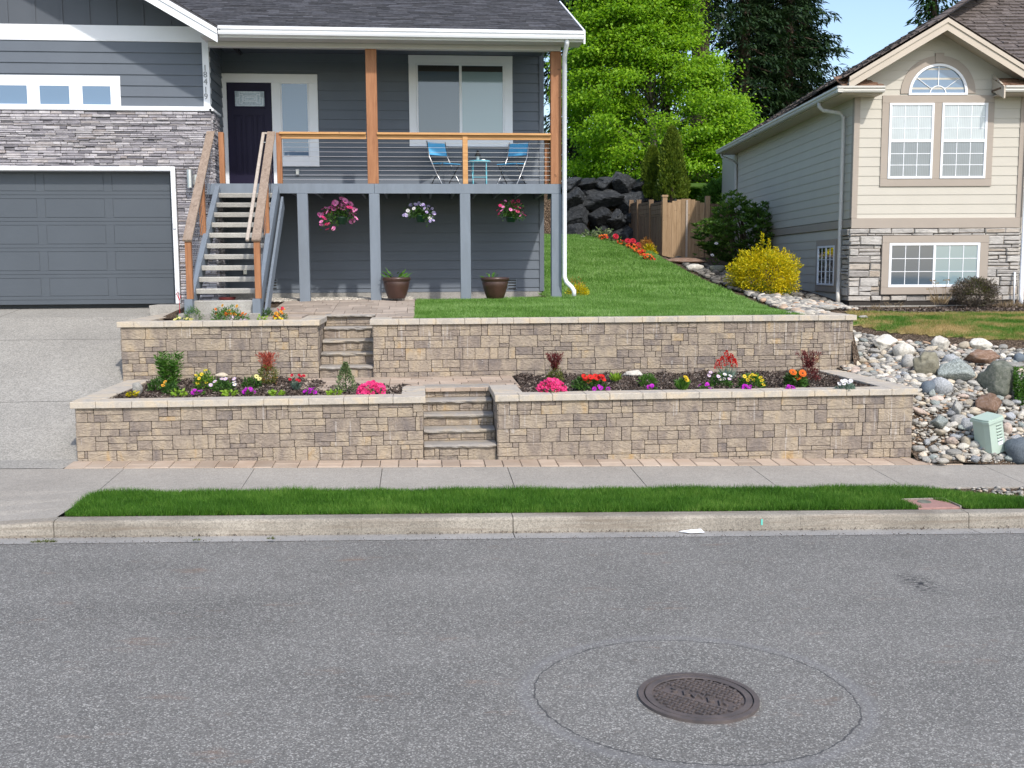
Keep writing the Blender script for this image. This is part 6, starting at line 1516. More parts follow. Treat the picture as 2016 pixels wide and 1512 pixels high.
stems(t, [(p+Vector((rng.uniform(-.3, .3), 0, -.2)), p+Vector((rng.uniform(-.8, .8), rng.uniform(-.5, .5), H_*.8))) for _ in range(12)], .02, 'bark', 'branches')
fl_at(t, p+Vector((0, -R*.75, 0)), [(1410, 480), (1402, 503)], 'whitep', 'carnation', .05)
t, p, R, H_ = ground_plant('spirea', 'gold and orange spirea beside the white downspout foot', 1138, 583, 46, 26, 'mound', 'gold', 700, .045, .016, Y=19.25)
foliage(t, p+Vector((-.04, 0, .12)), R*.9, H_*1.1, 110, 'mound', 'orangetip', .04, .012, 'orange_shoots')
t, p, R, H_ = ground_plant('spirea', 'gold and bronze spirea at the foot of the fence left of the gate', 1279, 509, 32, 30, 'mound', 'gold', 700, .07, .03, Y=29.2); foliage(t, p+Vector((-.08, .1, .28)), R*.9, H_*.75, 260, 'mound', 'orangetip', .06, .02, 'bronze_shoots')
for px, py, w, lab in ((1187, 473, 18, 'coral azalea at the top of the side lawn edge'), (1224, 483, 22, 'coral azalea below the white tulips on the lawn edge'), (1243, 492, 20, 'coral azalea in the middle of the lawn edge row'), (1254, 499, 18, 'coral azalea second from the bottom of the lawn edge row'), (1263, 505, 14, 'small coral azalea just above the lowest one'), (1276, 513, 22, 'lowest coral azalea below the gold and bronze spirea')):
    q = onground(px, py); q = PY(px, py, min(q.y, 30.5)); t = thing('azalea', tuple(q), lab, 'flowers', 'coral azaleas along the lawn edge'); R = w/2*q.y/FPX; foliage(t, q, R, .10, 60, 'mound', 'darkleaf', .06, .03)
    blooms_mesh(t, [q+Vector((rng.uniform(-R, R), rng.uniform(-.12, .1), rng.uniform(.02, .16))) for _ in range(34)], .026, ['orange', 'redp'], 'petunia', wt=(.7, .3))
for px, py, by, lab in ((1212, 466, 478, 'single crimson rose left of the fence'), (1236, 475, 490, 'pink red rose with white tips before the fence'), (1246, 475, 492, 'largest crimson rose before the fence'), (1257, 483, 498, 'crimson rose just left of the gold and bronze spirea')):
    q = PY(px, by, 30.2); t = thing('rose', tuple(q), lab, 'flowers', 'red roses before the fence'); foliage(t, q, .18, .2, 60, 'mound', 'darkleaf', .07, .035); stems(t, [(q, PY(px, py, 30.1))], .008); bloom(t, PY(px, py, 30.05), .09, 'rosy', 'carnation', (0, -1, .5))
for px, py, w, h, lab in ((1163, 468, 26, 12, 'low pale leaved plant at the foot of the boulder wall'), (1190, 468, 30, 18, 'taller pale leaved plant at the foot of the boulder wall')): ground_plant('leafy_plant', lab, px, py, w, h, 'flat', 'varieg', 90, .12, .04, Y=31.5, cat='plant')
stone(1147, 467, 14, 6, 'pale rock at the foot of the boulder wall', 'rgrey', 31, Y=31.3)
ground_plant('leafy_shrub', 'leafy green shrub behind the fence beside the far corner of the cream house', 1418, 402, 74, 52, 'mound', 'greenleaf', 2600, .14, .06, Y=32.6)
# bed in front of the cream house
t, p, R, H_ = ground_plant('heather_bush', 'rounded grey brown bush with green top in front of the basement window', 1917, 604, 94, 58, 'globe', 'heather', 5200, .05, .014, Y=19.2)
foliage(t, p+Vector((.05, 0, H_*.45)), R*.6, H_*.62, 1500, 'mound', 'olive', .04, .013, 'green_top')
t, p, R, H_ = ground_plant('dried_perennial', 'dried hydrangea stems with flat brown heads left of the grey bush', 1850, 600, 60, 20, 'spiky', 'dryleaf', 160, .16, .008, Y=19.2)
for px, py in ((1836, 554), (1842, 559), (1864, 553), (1829, 571), (1857, 568), (1876, 575)):
    q = PY(px, py, 19.2); stems(t, [(PY(px+(1852-px)*.5, 600, 19.2), q)], .004, 'dryleaf'); foliage(t, q, .05, .02, 30, 'flat', 'dryleaf', .03, .015, 'seed_head')
ground_plant('dead_grass', 'dry straw clump beside the small rock at the lawn corner', 1722, 613, 24, 10, 'mound', 'dryleaf', 200, .07, .006, Y=18.7, cat='plant')
ground_plant('straw_plants', 'tangled dry stalks right of the grey brown bush', 1990, 612, 70, 20, 'mound', 'dryleaf', 500, .09, .005, Y=18.9, cat='plant')
ground_plant('dead_grass', 'bare pale roots at the foot of the stone skirt', 1758, 606, 30, 8, 'flat', 'dryleaf', 60, .09, .006, Y=19.3, cat='plant')
t, p, R, H_ = ground_plant('green_shrub', 'green leafy shrub at the right edge beside the mossy boulder', 2014, 800, 50, 82, 'tall', 'greenleaf', 1400, .05, .02, Y=13.7)

# ================================================================== ROCK SLOPE
BR = 'boulders on the rock slope'
BL = [(1744, 675, 48, 30, 'long cream boulder at the top left of the rock slope', 'rwhite', 1), (1782, 691, 46, 30, 'rounded white boulder left of the olive one', 'rwhite', 0), (1853, 678, 42, 30, 'blocky white boulder at the lawn edge, middle of the slope', 'rwhite', 1),
      (1901, 680, 26, 15, 'small cream boulder between two large white ones', 'rtan', 0), (1936, 679, 44, 24, 'flat topped white boulder at the lawn edge above the rusty one', 'rwhite', 1), (1976, 683, 18, 10, 'small pale grey stone at the lawn edge far right', 'rgrey', 0), (1936, 705, 74, 32, 'rusty brown angular boulder below the flat topped white one', 'rbrown', 1),
      (1830, 719, 56, 48, 'large olive brown leaning boulder', 'rolive', 1), (1874, 709, 36, 22, 'pale grey marbled boulder above the greenish one', 'rmarble', 0), (1851, 700, 26, 16, 'oval grey stone right of the olive boulder', 'rgrey', 0), (1793, 714, 30, 28, 'purplish grey stone left of the olive boulder', 'rgrey', 0), (1890, 732, 76, 46, 'largest greenish speckled boulder', 'rteal', 1),
      (1974, 752, 66, 74, 'massive mossy dark boulder at the right edge', 'rdark', 0), (1998, 722, 40, 22, 'brownish grey boulder behind the mossy one', 'rgrey', 1), (2008, 706, 22, 20, 'blue grey stone at the right frame edge', 'rblue', 0), (1855, 762, 46, 36, 'blue grey marbled round boulder right of the coping', 'rmarble', 0), (1829, 766, 26, 28, 'smooth slate blue stone touching the coping corner', 'rblue', 0), (1836, 775, 14, 16, 'small sage stone leaning on the slate blue one', 'rteal', 0),
      (1952, 796, 60, 42, 'brown mottled boulder behind the green pedestal', 'rbrown', 0), (1852, 832, 36, 26, 'sage green cobble on the lower slope', 'rteal', 1), (1885, 806, 16, 36, 'upright pale grey stone in the middle of the lower slope', 'rgrey', 1), (1890, 828, 34, 24, 'grey rough stone right of the sage cobble', 'rgrey', 0), (1907, 836, 30, 28, 'grey speckled stone tucked left of the pedestal', 'rmarble', 0),
      (1846, 787, 32, 14, 'flat pinkish stone below the marbled boulder', 'rpink', 1), (1878, 870, 28, 20, 'pinkish tan cobble on the lower slope', 'rpink', 1), (1903, 870, 18, 22, 'tan upright cobble beside the pinkish one', 'rtan', 0), (1947, 883, 28, 17, 'white cobble at the foot of the pedestal', 'rwhite', 1), (1920, 876, 24, 16, 'dark grey cobble left of the white one', 'rgrey', 0), (1922, 807, 26, 10, 'flat cream stone behind the pedestal lid', 'rtan', 0),
      (1985, 845, 18, 26, 'pinkish oval cobble right of the pedestal', 'rpink', 0), (2010, 889, 52, 52, 'big smooth blue grey boulder at the right frame edge', 'rblue', 0), (1858, 908, 24, 11, 'cream cobble at the sidewalk edge of the slope', 'rwhite', 0), (1947, 763, 12, 20, 'small white upright block between the two big dark boulders', 'rwhite', 1), (1880, 892, 34, 15, 'long flat grey cobble at the foot of the slope', 'rgrey', 0)]
BFOOT = []
for i, (px, py, w, h, lab, mt_, an) in enumerate(BL):
    q = onground(px, py+h*.38); Y = q.y-.04; an = an or w > 55; BFOOT.append((PY(px, py, Y).x, Y+.1, w/2*Y/FPX)); stone(px, py, w*1.13, h*1.18, lab, mt_, 40+i, Y=Y, cat='boulder' if w > 30 else 'rock', name='boulder' if w > 30 else 'rock', group=BR, ang=bool(an), d=.9)
# rocks left of the cream house (drain bed by the lawn)
for i, (px, py, w, h, lab, mt_) in enumerate([(1369, 527, 38, 16, 'pale lilac grey rock below the gate', 'rwhite'), (1412, 530, 34, 20, 'dark grey rock under the rhododendron', 'rdark'), (1352, 514, 90, 14, 'long flat brown rock under the gate', 'rbrown'), (1596, 603, 22, 9, 'smooth grey boulder at the left of the cream house corner', 'rgrey'), (1628, 606, 40, 14, 'rounded grey boulder beside the downspout foot', 'rgrey'), (1700, 624, 20, 7, 'flat grey stone behind the end of the upper coping', 'rgrey')]):
    q = onground(px, py+h*.4); stone(px, py, w, h, lab, mt_, 90+i, Y=min(q.y, 27), name='rock', group='rocks beside the cream house')
# cobbles: individuals share meshes; the rest is one mass
cm = []
for s in range(9):
    me = rockmesh(200+s, 3, .26, [.62, .8, .7][s % 3], .80 if s % 3 else 0); cm.append(me)
CMAT = ['rwhite', 'rtan', 'rgrey', 'rgrey', 'rwhite', 'rgrey', 'rwhite', 'rtan', 'rmarble', 'rwhite', 'rtan', 'rgrey', 'rgrey', 'rwhite', 'rteal', 'rpink', 'rtan', 'rmarble']; CV = {}
kinds = {'rwhite': 'whitish', 'rtan': 'tan', 'rgrey': 'grey', 'rteal': 'greenish', 'rpink': 'pinkish', 'rmarble': 'speckled grey'}
SLOPE = [(6.38, 12.50), (6.40, 15.26), (6.585, 15.30), (6.60, 16.7), (7.05, 16.7), (7.5, 15.9), (8.2, 15.45), (8.9, 15.15), (9.8, 15.0), (9.8, 12.9), (8.2, 12.9), (7.6, 12.55), (7.2, 12.47)]
r = random.Random(99); placed = []; cnt = 0
def cob_xy(poly):
    xs = [p[0] for p in poly]; ys = [p[1] for p in poly]
    while True:
        x, y = r.uniform(min(xs), max(xs)), r.uniform(min(ys), max(ys))
        if inpoly(np.array([x]), np.array([y]), poly)[0]: return x, y
cells = {}
def free(x, y, s):
    for i in range(-2, 3):
        for j in range(-2, 3):
            for (a, b, c) in cells.get((int(x/.12)+i, int(y/.12)+j), ()):
                if (x-a)**2+(y-b)**2 < ((s+c)*.80)**2: return False
    cells.setdefault((int(x/.12), int(y/.12)), []).append((x, y, s)); return True
cand = []
for s in (.070, .056, .046, .038, .030):
    for _ in range({.070: 260, .056: 900, .046: 2400, .038: 4200, .030: 7000}[s]):
        x, y = cob_xy(SLOPE)
        if x < 6.40+s*.6 and y > 12.5: x = 6.40+s*.6
        ss = s*r.uniform(.85, 1.15)
        if any((x-a)**2+((y-b)*1.2)**2 < (c*.78)**2 for a, b, c in BFOOT if c > .1): continue
        if free(x, y, ss): cand.append((x, y, ss))
vis = []
for c in cand:
    px, py = proj((c[0], c[1], hz1(c[0], c[1])));
    if px < 2030: vis.append((c[2]/c[1], c))
vis.sort(key=lambda a: -a[0]); ind = [c for _, c in vis[:292]]; rest = [c for _, c in vis[292:]]
for (x, y, s) in ind:
    mi = r.randrange(9); mt_ = CMAT[r.randrange(18)]
    if (mi, mt_) not in CV: me = cm[mi].copy(); me.materials.clear(); me.materials.append(MT[mt_]); CV[mi, mt_] = me
    o = bpy.data.objects.new('river_cobble', CV[mi, mt_]); COL.objects.link(o); z = hz1(x, y)
    o.location = (x, y, z+s*.28); o.scale = (s*r.uniform(.9, 1.45), s*r.uniform(.8, 1.1), s*r.uniform(.75, 1.0)); o.rotation_euler = (r.uniform(-.4, .5), r.uniform(-.4, .4), r.uniform(0, 6.28))
    tag(o, 'rounded %s river cobble among the loose stones of the rock slope' % kinds[mt_], 'cobble', '%s river cobbles on the rock slope' % kinds[mt_])
def stonemass(name, pts, mat, label, cat='stones', kind='stuff', sub=2):
    base = [rockmesh(300+k, sub, .2, .7) for k in range(5)]; bv = [np.array([v.co[:] for v in me.vertices]) for me in base]; bf = [np.array([p.vertices[:] for p in me.polygons]) for me in base]
    V, Fc = [], []; n = 0
    for (x, y, z, s) in pts:
        k = nr.integers(0, 5); a = nr.uniform(0, 6.28); c_, s_ = cos(a), sin(a); q = bv[k]*np.array([s*nr.uniform(.9, 1.5), s*nr.uniform(.8, 1.1), s*nr.uniform(.6, .95)]); tl = nr.uniform(-.3, .3)
        q = np.stack([q[:, 0]*c_-q[:, 1]*s_, q[:, 0]*s_+q[:, 1]*c_, q[:, 2]+q[:, 0]*tl], 1); V.append(q+np.array([x, y, z+s*.3])); Fc.append(bf[k]+n); n += len(q)
    o = npmesh(name, np.concatenate(V), np.concatenate(Fc), mat, kind=kind, label=label, cat=cat); o.data.polygons.foreach_set('use_smooth', [True]*len(o.data.polygons)); return o
rest += [(6.60+.09*r.random(), 15.31+1.5*r.random(), r.uniform(.03, .05)) for _ in range(90)]+[(6.37+.18*r.random(), 14.3+1.0*r.random(), r.uniform(.025, .04)) for _ in range(60)]
if rest:
    zz = hz([c[0] for c in rest], [c[1] for c in rest]); stonemass('small_river_stones', [(c[0], c[1], z, c[2]) for c, z in zip(rest, zz)], 'pebble', 'loose small river stones filling the rock slope', sub=2)
def scatter(poly, n, s0, s1):
    xs = [p[0] for p in poly]; ys = [p[1] for p in poly]; X = nr.uniform(min(xs), max(xs), n*3); Y = nr.uniform(min(ys), max(ys), n*3); k = inpoly(X, Y, poly); X, Y = X[k][:n], Y[k][:n]; return X, Y, nr.uniform(s0, s1, len(X))
X, Y, s = scatter(SLOPE, 7000, .010, .028); Z = hz(X, Y); stonemass('fine_gravel', list(zip(X, Y, Z, s)), 'pebble', 'fine gravel between the stones of the rock slope', sub=1)
X, Y, s = scatter([(6.9, 12.46), (9.8, 12.46), (9.8, 12.95), (7.4, 12.8)], 900, .006, .016); Z = hz(X, Y); stonemass('fine_gravel', list(zip(X, Y, Z, s)), 'gravel', 'pale gravel along the back edge of the sidewalk', sub=1)
GRV = [(-2.3, 18.93), (-.05, 18.93), (.1, 18.75), (2.4, 18.95), (2.4, 20.25), (-2.3, 20.25)]
X, Y, s = scatter([(-3.3, 18.9), (-.12, 18.9), (-.12, 20.2), (-3.3, 20.2)], 4200, .014, .036); Z = hz(X, Y); stonemass('white_pebbles', list(zip(X, Y, Z, s)), 'gravel', 'white pebbles under the deck along the foundation', sub=1)
DRB = [(5.75, 15.9), (6.3, 17.0), (6.35, 19.0), (6.2, 21.5), (6.4, 24.5), (6.9, 27.5), (7.6, 27.5), (8.2, 24), (8.2, 20.2), (8.0, 18.4), (6.6, 17.3), (6.5, 15.7)]
MT['darkpeb'] = mat_ledge('dark_drain_stone', [(0, (.05, .045, .04)), (.3, (.10, .095, .085)), (.7, (.17, .16, .145)), (1, (.26, .24, .21))])
X, Y, s = scatter([p for p in DRB if p[1] < 19.5]+[(8.2, 19.6), (6.3, 19.6)] if 0 else [(5.75, 15.9), (6.3, 17.0), (6.35, 19.0), (6.3, 19.8), (8.1, 19.8), (8.0, 18.4), (6.6, 17.3), (6.5, 15.7)], 560, .025, .09); Z = hz(X, Y); stonemass('drain_stones', list(zip(X, Y, Z, s)), 'pebble', 'pale stones behind the right end of the upper coping', sub=2)
X, Y, s = scatter([(6.3, 19.7), (6.2, 21.5), (6.4, 24.5), (6.9, 27.5), (7.6, 27.5), (8.2, 24), (8.2, 19.7)], 900, .025, .08); Z = hz(X, Y); stonemass('drain_stones', list(zip(X, Y, Z, s)), 'darkpeb', 'grey drain stones between the lawn and the cream house', sub=2)
chips(5000, [(6.4, 17.4), (8.3, 19.2), (12.5, 19.5), (12.5, 17.9), (8, 17.9)], 0, 'chip', 'bark_chips', 'brown mulch and twigs in front of the cream house', (.02, .05), zf=lambda a, b: hz(a, b))

# ================================================================== GRASS
def grass(name, poly, n, h, w, mat, label, zf, lean=.35, step=.1, base=True, hv=.5):
    X, Y, _ = scatter(poly, n, 0, 1); X = X+nr.normal(size=len(X))*.008; Z = zf(X, Y); P = np.stack([X, Y, Z-.005], 1)
    hh = nr.uniform(h*(1-hv), h*(1+hv*.6), len(X))*(1+.25*np.sin(X*5.1+Y*3)*np.sin(Y*6+X*2.2)); v, f = tri_blades(P, hh, w, lean); o = npmesh(name, v, f, mat, kind='stuff', label=label, cat='grass')
    return o
STRIP = [(JL+.04, 10.42), (JR-.42, 10.42), (JR-.52, 10.80), (JR-.13, 10.83), (JR+.10, 10.42), (7.2, 10.42), (6.7, 10.72), (6.2, 10.98), (5.8, 11.2), (5.3, 11.29), (ax+.12, 11.30), (ax-.02, 11.2)]
sz = lambda X, Y: g(X)+.152+np.maximum(0, Y-10.4)*.045
polysheet('strip_turf', [(JL+.01, 10.405), (12, 10.405), (12, 11.315), (ax, 11.315)], 0, 'soil', lambda X, Y: sz(X, Y)-.02, .12)
grass('street_grass', STRIP, 170000, .062, .0062, 'strip', 'dense dark green grass strip between curb and sidewalk', sz, .38)
X, Y, s = scatter([(6.75, 10.85), (9, 10.45), (9, 11.3), (6.1, 11.3)], 400, .012, .035); stonemass('fine_gravel', list(zip(X, Y, sz(X, Y)-.01, s)), 'pebble', 'stones at the right end of the grass strip', sub=1)
LAWN = [(-.06, 15.57), (5.95, 15.57), (5.88, 16.0), (6.05, 17.5), (6.10, 19.0), (6.06, 20.5), (6.02, 22.5), (6.1, 25), (6.25, 28), (6.05, 30.8), (5.3, 32.0), (2.0, 32.6), (2.0, 22), (2.50, 20.3), (2.62, 18.75), (-.02, 18.72)]
polysheet('lawn_turf', LAWN, 0, 'lawn', lambda X, Y: hz(X, Y)+.004, .15)
near = [(-.06, 15.57), (5.97, 15.57), (5.90, 16.0), (6.05, 17.5), (6.12, 19.2), (2.62, 19.2), (2.62, 18.75), (-.02, 18.72)]
far = [(2.45, 19.1), (6.12, 19.1), (6.06, 20.5), (6.02, 22.5), (6.1, 25), (6.25, 28), (6.05, 30.8), (5.3, 32.0), (3.0, 32.3), (2.0, 24)]
grass('lawn_grass', near, 150000, .05, .009, 'lawn', 'mown green lawn above the long upper wall', hz, .4); grass('lawn_grass', far, 110000, .055, .016, 'lawn', 'green side lawn rising toward the boulder wall', hz, .4)
RL = [(7.25, 17.0), (7.7, 16.2), (8.3, 15.8), (9.0, 15.5), (13, 15.4), (13, 18.0), (8.5, 17.95), (7.4, 17.5)]
grass('neighbour_lawn', RL, 60000, .045, .009, 'dry', 'patchy yellow and green grass in front of the cream house', hz, .5)
polysheet('neighbour_turf', RL, 0, 'dry', lambda X, Y: hz(X, Y)+.002, .12)

chips(1500, [(-9, 10.16), (9, 10.16), (9, 10.225), (-9, 10.225)], 0, 'chip', 'gutter_grit', 'scattered grit and leaf bits along the foot of the curb', (.006, .016), zf=lambda X, Y: g(X)-.006)
chips(700, [(-9, 9.90), (9, 9.90), (9, 9.99), (-9, 9.99)], 0, 'chip', 'gutter_grit', 'scattered grit along the seam of road and gutter', (.006, .014), zf=lambda X, Y: g(X)+.002)
# ================================================================== SMALL THINGS
def chair(px, py, label, rz, first=None):
    p = PY(px, py, 19.75); p.z = zdeck; t = thing('folding_chair', tuple(p), label, 'chair', 'blue folding chairs on the porch', 0)
    t['_org'] = (0, 0, 0); t.rotation_euler = (0, 0, rz); lo = dict(local=True); s = .215
    m = MB()
    for k in range(6): x0 = -.20+.0; 
    m.cbox((0, 0, 0), (1, 0, 0), (0, cos(.06), sin(.06)), (0, -sin(.06), cos(.06)), (-.2, -.2, .44), (.2, .2, .455), .006); m.build('seat', 'cyan', t, **lo)
    m = MB(); m.cbox((0, .2, .60), (1, 0, 0), (0, cos(.28), -sin(.28)), (0, sin(.28), cos(.28)), (-.205, -.008, 0.02), (.205, .008, .27), .006); m.build('backrest', 'cyan', t, **lo)
    for sx in (-1, 1):
        m = MB(); m.tube([(sx*s, -.24, 0), (sx*s, -.02, .27), (sx*s, .19, .58), (sx*s, .27, .88)], .010, 8); m.build('leg', 'steel', t, smooth=True, **lo)
        m = MB(); m.tube([(sx*(s-.02), .24, 0), (sx*(s-.02), -.02, .26), (sx*(s-.02), -.19, .44)], .010, 8); m.build('leg', 'darkmetal', t, smooth=True, **lo)
    m = MB(); m.tube([(-s, .1, .42), (s, .1, .42)], .008, 6); m.tube([(-s, -.17, .12), (s, -.17, .12)], .007, 6); m.tube([(-s, .18, .1), (s, .18, .1)], .007, 6); m.build('cross_bars', 'darkmetal', t, **lo); return t
chair(876, 330, 'light blue folding chair left of the small porch table, turned toward it', .62)
chair(1008, 330, 'light blue folding chair right of the small porch table, near the corner post', -.62)
p = PY(944, 330, 19.75); p.z = zdeck; T = thing('bistro_table', tuple(p), 'small round aqua folding table between the two blue chairs', 'table')
zt = Z_(944, 317, 19.75)
m = MB(); m.lathe([(.001, zt), (.205, zt), (.21, zt-.008), (.205, zt-.025), (.001, zt-.02)], p.x, p.y, 32); m.build('tabletop', 'cyanmetal', T)
for sx in (-1, 1):
    m = MB(); m.tube([(p.x+sx*.12, p.y-.17, zdeck), (p.x+sx*.14, p.y+.13, zt-.03)], .010, 8); m.build('leg', 'cyanmetal', T, smooth=True); m = MB(); m.tube([(p.x+sx*.125, p.y+.17, zdeck), (p.x+sx*.12, p.y-.13, zt-.03)], .010, 8); m.build('leg', 'cyanmetal', T, smooth=True)
m = MB(); m.tube([(p.x-.12, p.y-.1, zdeck+.2), (p.x+.12, p.y-.1, zdeck+.2)], .007, 6); m.build('cross_bar', 'cyanmetal', T)
lt = thing('table_lantern', (p.x-.03, p.y, zt), 'small black lantern standing on the aqua table', 'lantern'); m = MB(); m.lathe([(.03, zt), (.03, zt+.09), (.026, zt+.09)], p.x-.03, p.y, 12); m.build('glass', 'glasspale', lt); m = MB(); m.lathe([(.055, zt+.09), (.055, zt+.11), (.03, zt+.15), (.02, zt+.16), (.028, zt+.19), (.001, zt+.2)], p.x-.03, p.y, 14); m.build('lid', 'black', lt)
m = MB(); m.lathe([(.001, zt+.03), (.03, zt+.026), (.05, zt+.005), (.04, zt)], p.x+.07, p.y-.05, 14); tag(m.build('ashtray', 'white', smooth=True), 'small white dish beside the lantern on the aqua table', 'dish')
# pots
def bigpot(px, label, seed):
    Y = 18.6; b = PY(px, 588, Y); zt = Z_(px, 546, Y); R = 28*Y/FPX; H_ = zt-b.z; t = thing('glazed_pot', tuple(b), label, 'pot', 'brown glazed pots under the deck')
    m = MB(); z = b.z
    m.lathe([(.001, z), (R*.55, z), (R*.60, z+.01), (R*.72, z+H_*.25), (R*.86, z+H_*.55), (R*.93, z+H_*.78), (R*.90, z+H_*.82), (R*.98, z+H_*.85), (R*1.0, z+H_*.93), (R*.99, zt), (R*.9, zt), (R*.86, zt-.05), (.001, zt-.05)], b.x, b.y, 40); m.build('pot_body', 'pot', t, smooth=True)
    m = MB(); m.lathe([(.001, zt-.045), (R*.87, zt-.045)], b.x, b.y, 24); m.build('potting_soil', 'mulch', t); foliage(t, Vector((b.x+(-.03 if seed else -.10), b.y, zt-.05)), .16 if seed else .10, .10, 26 if seed else 12, 'flat', 'greenleaf', .16 if seed else .09, .03, 'leaves'); return t
bigpot(781, 'brown glazed pot with a larger green rosette between the deck posts', 1)
bigpot(975, 'brown glazed pot with a tiny sprout beside the foundation vent', 0)
p = PY(447, 583, 18.2); m = MB(); m.lathe([(.001, 2.05), (.10, 2.05), (.15, 2.16), (.14, 2.17), (.001, 2.16)], p.x, 18.2, 20); tag(m.build('red_bowl', M('oxblood_glaze', (.12, .012, .01), .4), smooth=True), 'dark red bowl under the bottom stair treads', 'bowl')
# hanging baskets
def basket(px, py, pw, ph, label, fpts, mats, R, wt, drop=0):
    Y = 19.05; c = PY(px, py, Y); s = Y/FPX; t = thing('hanging_basket', tuple(c), label, 'hanging basket', 'flower baskets hanging under the deck'); r0 = pw/2*s; h = ph*s
    m = MB(); m.lathe([(.001, c.z-h/2), (r0*.72, c.z-h/2), (r0*.95, c.z+h*.4), (r0*1.05, c.z+h*.42), (r0*1.05, c.z+h*.5), (.001, c.z+h*.45)], c.x, c.y, 24); m.build('pot', 'gpot', t, smooth=True)
    m = MB(); hk = Vector((c.x, c.y, zbm+.05)); tp = Vector((c.x, c.y, c.z+.42)); m.tube([hk, tp], .004, 6)
    for k in range(3): a = k*2.1; m.tube([tp, (c.x+r0*cos(a), c.y+r0*sin(a), c.z+h*.45)], .003, 5)
    m.build('hanger', 'black', t)
    P = [PY(a, b, Y+rng.uniform(-.22, .10)) for a, b in fpts]
    q = np.array([[v.x, v.y, v.z] for v in P]); k = nr.integers(0, len(q), 700); pts = q[k]*(1-.0)+nr.normal(size=(700, 3))*.045; tt_ = nr.random(700)[:, None]*.75; pts = pts*(1-tt_)+np.array([c.x, c.y, c.z+h*.5])*tt_
    v, f = leaves(pts, rsph(700), nr.uniform(.03, .06, 700), nr.uniform(.015, .03, 700), .2); npmesh('foliage', v, f, 'darkleaf', t); blooms_mesh(t, P, R, mats, 'petunia', 'blossoms', wt); return t
F1 = [(673, 392), (679, 396), (664, 403), (671, 401), (690, 402), (657, 406), (643, 411), (636, 412), (651, 409), (669, 409), (676, 411), (683, 411), (639, 419), (645, 418), (634, 424), (662, 418), (652, 420), (693, 419), (697, 413), (700, 416), (633, 437), (634, 444), (629, 423), (694, 436), (700, 430), (696, 425), (680, 400), (668, 404), (674, 406), (688, 409), (637, 430), (657, 412), (662, 411), (677, 404), (660, 400), (698, 420)]
basket(672, 435, 22, 13, 'pink petunia basket, leftmost and largest of the three under the deck', F1+[(645, 442), (657, 450), (645, 452)], ['pink', 'hotpink'], .052, (.8, .2))
F2 = [(809, 404), (818, 403), (825, 401), (833, 403), (843, 407), (851, 411), (854, 420), (798, 418), (803, 415), (795, 424), (806, 420), (812, 408), (828, 408), (836, 410), (840, 418), (848, 424), (852, 434), (847, 436), (821, 405), (830, 405), (838, 406), (815, 411), (826, 412), (845, 415), (799, 424), (804, 425), (850, 427), (841, 412), (833, 413), (820, 409), (846, 430)]
basket(828, 431, 20, 13, 'white and violet petunia basket, the middle one of the three under the deck', F2, ['whitep', 'violet', 'violet'], .036, (.5, .25, .25))
F3 = [(988, 398), (995, 396), (1002, 399), (1010, 397), (1020, 396), (1026, 402), (1030, 410), (985, 405), (992, 404), (1000, 405), (1008, 405), (1015, 407), (1022, 409), (980, 414), (988, 415), (996, 412), (1005, 413), (1012, 414), (1019, 417), (1028, 419), (1033, 424), (983, 421), (991, 421), (1025, 425), (1014, 400), (1006, 396), (998, 399), (990, 408)]
basket(1006, 433, 22, 9, 'rose pink petunia basket, rightmost of the three under the deck', F3, ['pink', 'hotpink', 'lav'], .034, (.4, .4, .2))
# green utility pedestal, leaning
Yp = 12.72; b = PY(1950, 880, Yp); t = thing('utility_pedestal', tuple(b), 'leaning pale green utility pedestal with louvres and a white sticker', 'utility box'); t['_org'] = (0, 0, 0); t.rotation_euler = (.05, -.24, .25)
s = Yp/FPX; w2, d2, hh = 21.5*s, .13, 66*s; lo = dict(local=True)
m = MB(); 
pr = [(-w2*.9, -d2*.4), (-w2*.75, -d2), (w2*.85, -d2), (w2, -d2*.8), (w2, d2), (-w2*.9, d2)]
m.prism([(x*1.03, y, -.06) for x, y in pr], (0, 0, hh+.02)); m.build('housing', 'pedestal', t, **lo)
m = MB(); m.prism([(x*1.14-.008, y*1.14, hh-.045) for x, y in pr], (0, 0, .035)); m.prism([(x*1.08-.004, y*1.06, hh-.01) for x, y in pr], (0, 0, .02)); m.build('lid', 'pedestal', t, **lo)
for k in range(6): m = MB(); z = hh-.095-k*.042; m.cbox((0, 0, 0), (1, 0, 0), (0, 1, 0), (0, 0, 1), (.005, -d2-.007, z), (.085, -d2, z+.016), .003); m.build('louvre', 'pedestal', t, **lo); m = MB(); m.box(.004, .086, -d2-.0035, -d2, z-.008, z-.0005); m.build('louvre_slot', 'darkmetal', t, **lo)
m = MB(); m.box(.012, .088, -d2-.003, -d2, .045, .125); st_ = m.build('sticker', 'white', t, **lo)
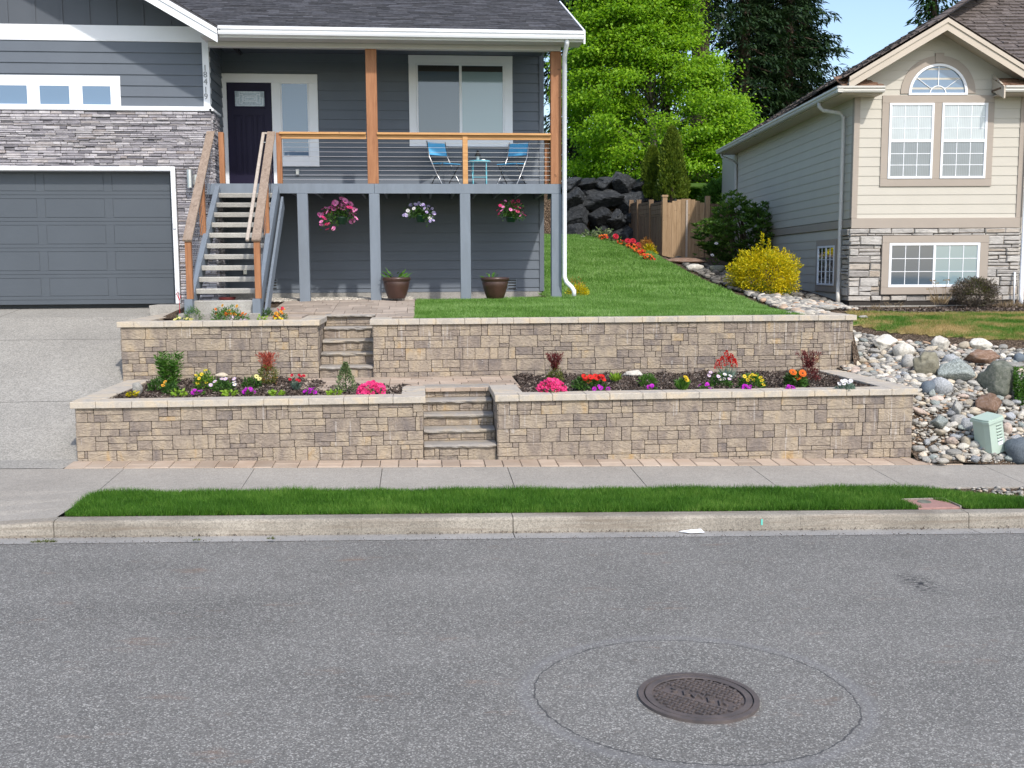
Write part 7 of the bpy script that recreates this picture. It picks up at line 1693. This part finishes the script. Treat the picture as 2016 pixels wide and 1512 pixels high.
# sewer cover
mc = PZ(1375, 1370, g(1.7)+.012); RM = .36
t = thing('manhole_cover', tuple(mc), 'round cast iron sewer cover with waffle pattern set in the road', 'manhole cover')
t.rotation_euler = (0, .018, 0)
m = MB(); z = mc.z; m.lathe([(RM+.012, z-.02), (RM+.012, z+.003), (RM-.022, z+.004), (RM-.024, z-.01)], mc.x, mc.y, 64); m.build('frame', 'iron', t)
m = MB(); m.lathe([(.001, z-.012), (RM-.03, z-.012), (RM-.03, z-.02)], mc.x, mc.y, 64)
ca, sa = cos(-.72), sin(-.72)
m.lathe([(RM-.075, z-.003), (RM-.072, z+.002), (RM-.032, z+.002), (RM-.031, z-.01)], mc.x, mc.y, 64)
for i in range(-9, 10):
    for j in range(-9, 10):
        x, y = i*.036, j*.036
        if x*x+y*y > (RM-.092)**2 or abs(y) < .052 and abs(x) < .24: continue
        if (i+j) % 2: m.cbox((mc.x, mc.y, z), (ca, sa, 0), (-sa, ca, 0), (0, 0, 1), (x-.015, y-.0075, -.013), (x+.015, y+.0075, .0035), .002)
        else: m.cbox((mc.x, mc.y, z), (ca, sa, 0), (-sa, ca, 0), (0, 0, 1), (x-.0075, y-.015, -.013), (x+.0075, y+.015, .0035), .002)
m.build('cover', 'iron', t)
for i, ch in enumerate('SEWER'):
    me = textmesh(ch, .10, .008); me.materials.append(MT['iron']); o = bpy.data.objects.new('raised_letter', me); COL.objects.link(o); o.parent = t; k = (i-2)*.082
    o.location = (k*ca, k*sa, -.005); o.rotation_euler = (0, 0, -.16)
# small utility box pad at the curb
q = PZ(1868, 1000, g(5.2)+.16)
t = thing('meter_box', tuple(q), 'small red concrete pad with dark round lid in the grass strip at the curb', 'utility cover'); zq = g(5.25)+.158
m = MB(); m.cbox((0, 0, 0), (1, 0, 0), (0, 1, 0), (0, 0, 1), (JR-.46, 10.415, zq-.1), (JR, 10.80, zq+.006), .006); m.build('pad', 'brickred', t)
m = MB(); m.box(JR, JR+.015, 10.41, 10.815, zq-.05, zq+.022, .003); m.box(JR-.47, JR+.015, 10.80, 10.815, zq-.05, zq+.021, .003); m.build('edging', 'curb', t)
m = MB(); m.lathe([(.001, zq+.014), (.07, zq+.013), (.075, zq+.005)], JR-.26, 10.69, 24); m.build('lid', 'rdark', t)
# litter and paint mark by the curb
m = MB(); q = PZ(1362, 1049, g(2.6)); m.poly([(q.x-.13, q.y+.03, q.z+.012), (q.x+.1, q.y+.04, q.z+.03), (q.x+.13, q.y-.02, q.z+.006), (q.x-.02, q.y-.03, q.z+.005)]); m.poly([(q.x-.13, q.y+.03, q.z+.011), (q.x-.02, q.y-.03, q.z+.004), (q.x+.02, q.y+.05, q.z+.025)]); tag(m.build('paper_scrap', 'white'), 'crumpled white paper scrap lying in the gutter', 'litter')
m = MB(); a, zc_ = PY(1499, 1030, 10.235).x, g(3.1); m.box(a-.009, a+.009, 10.219, 10.2265, zc_+.04, zc_+.10); tag(m.build('survey_mark', M('aqua_spray_paint', (.12, .50, .42), .7)), 'small aqua survey paint mark on the curb face', 'paint mark')
# weeds in the gutter seam
for px, py, w, lab in ((86, 1069, 44, 'flattened green weeds at the gutter seam left of the curb joint'), (387, 1065, 8, 'tiny moss tuft at the gutter seam, left one'), (533, 1062, 10, 'tiny moss tuft at the gutter seam, right one')):
    q = PZ(px, py, g(-3)); t = thing('gutter_weed', tuple(q), lab, 'weed'); foliage(t, q, w/2*q.y/FPX, .012, int(w*4), 'flat', 'olive', .03, .006, depth=.18)

for o in bpy.data.objects:
    for k in ('_org', '_R', '_H'):
        if k in o: del o[k]
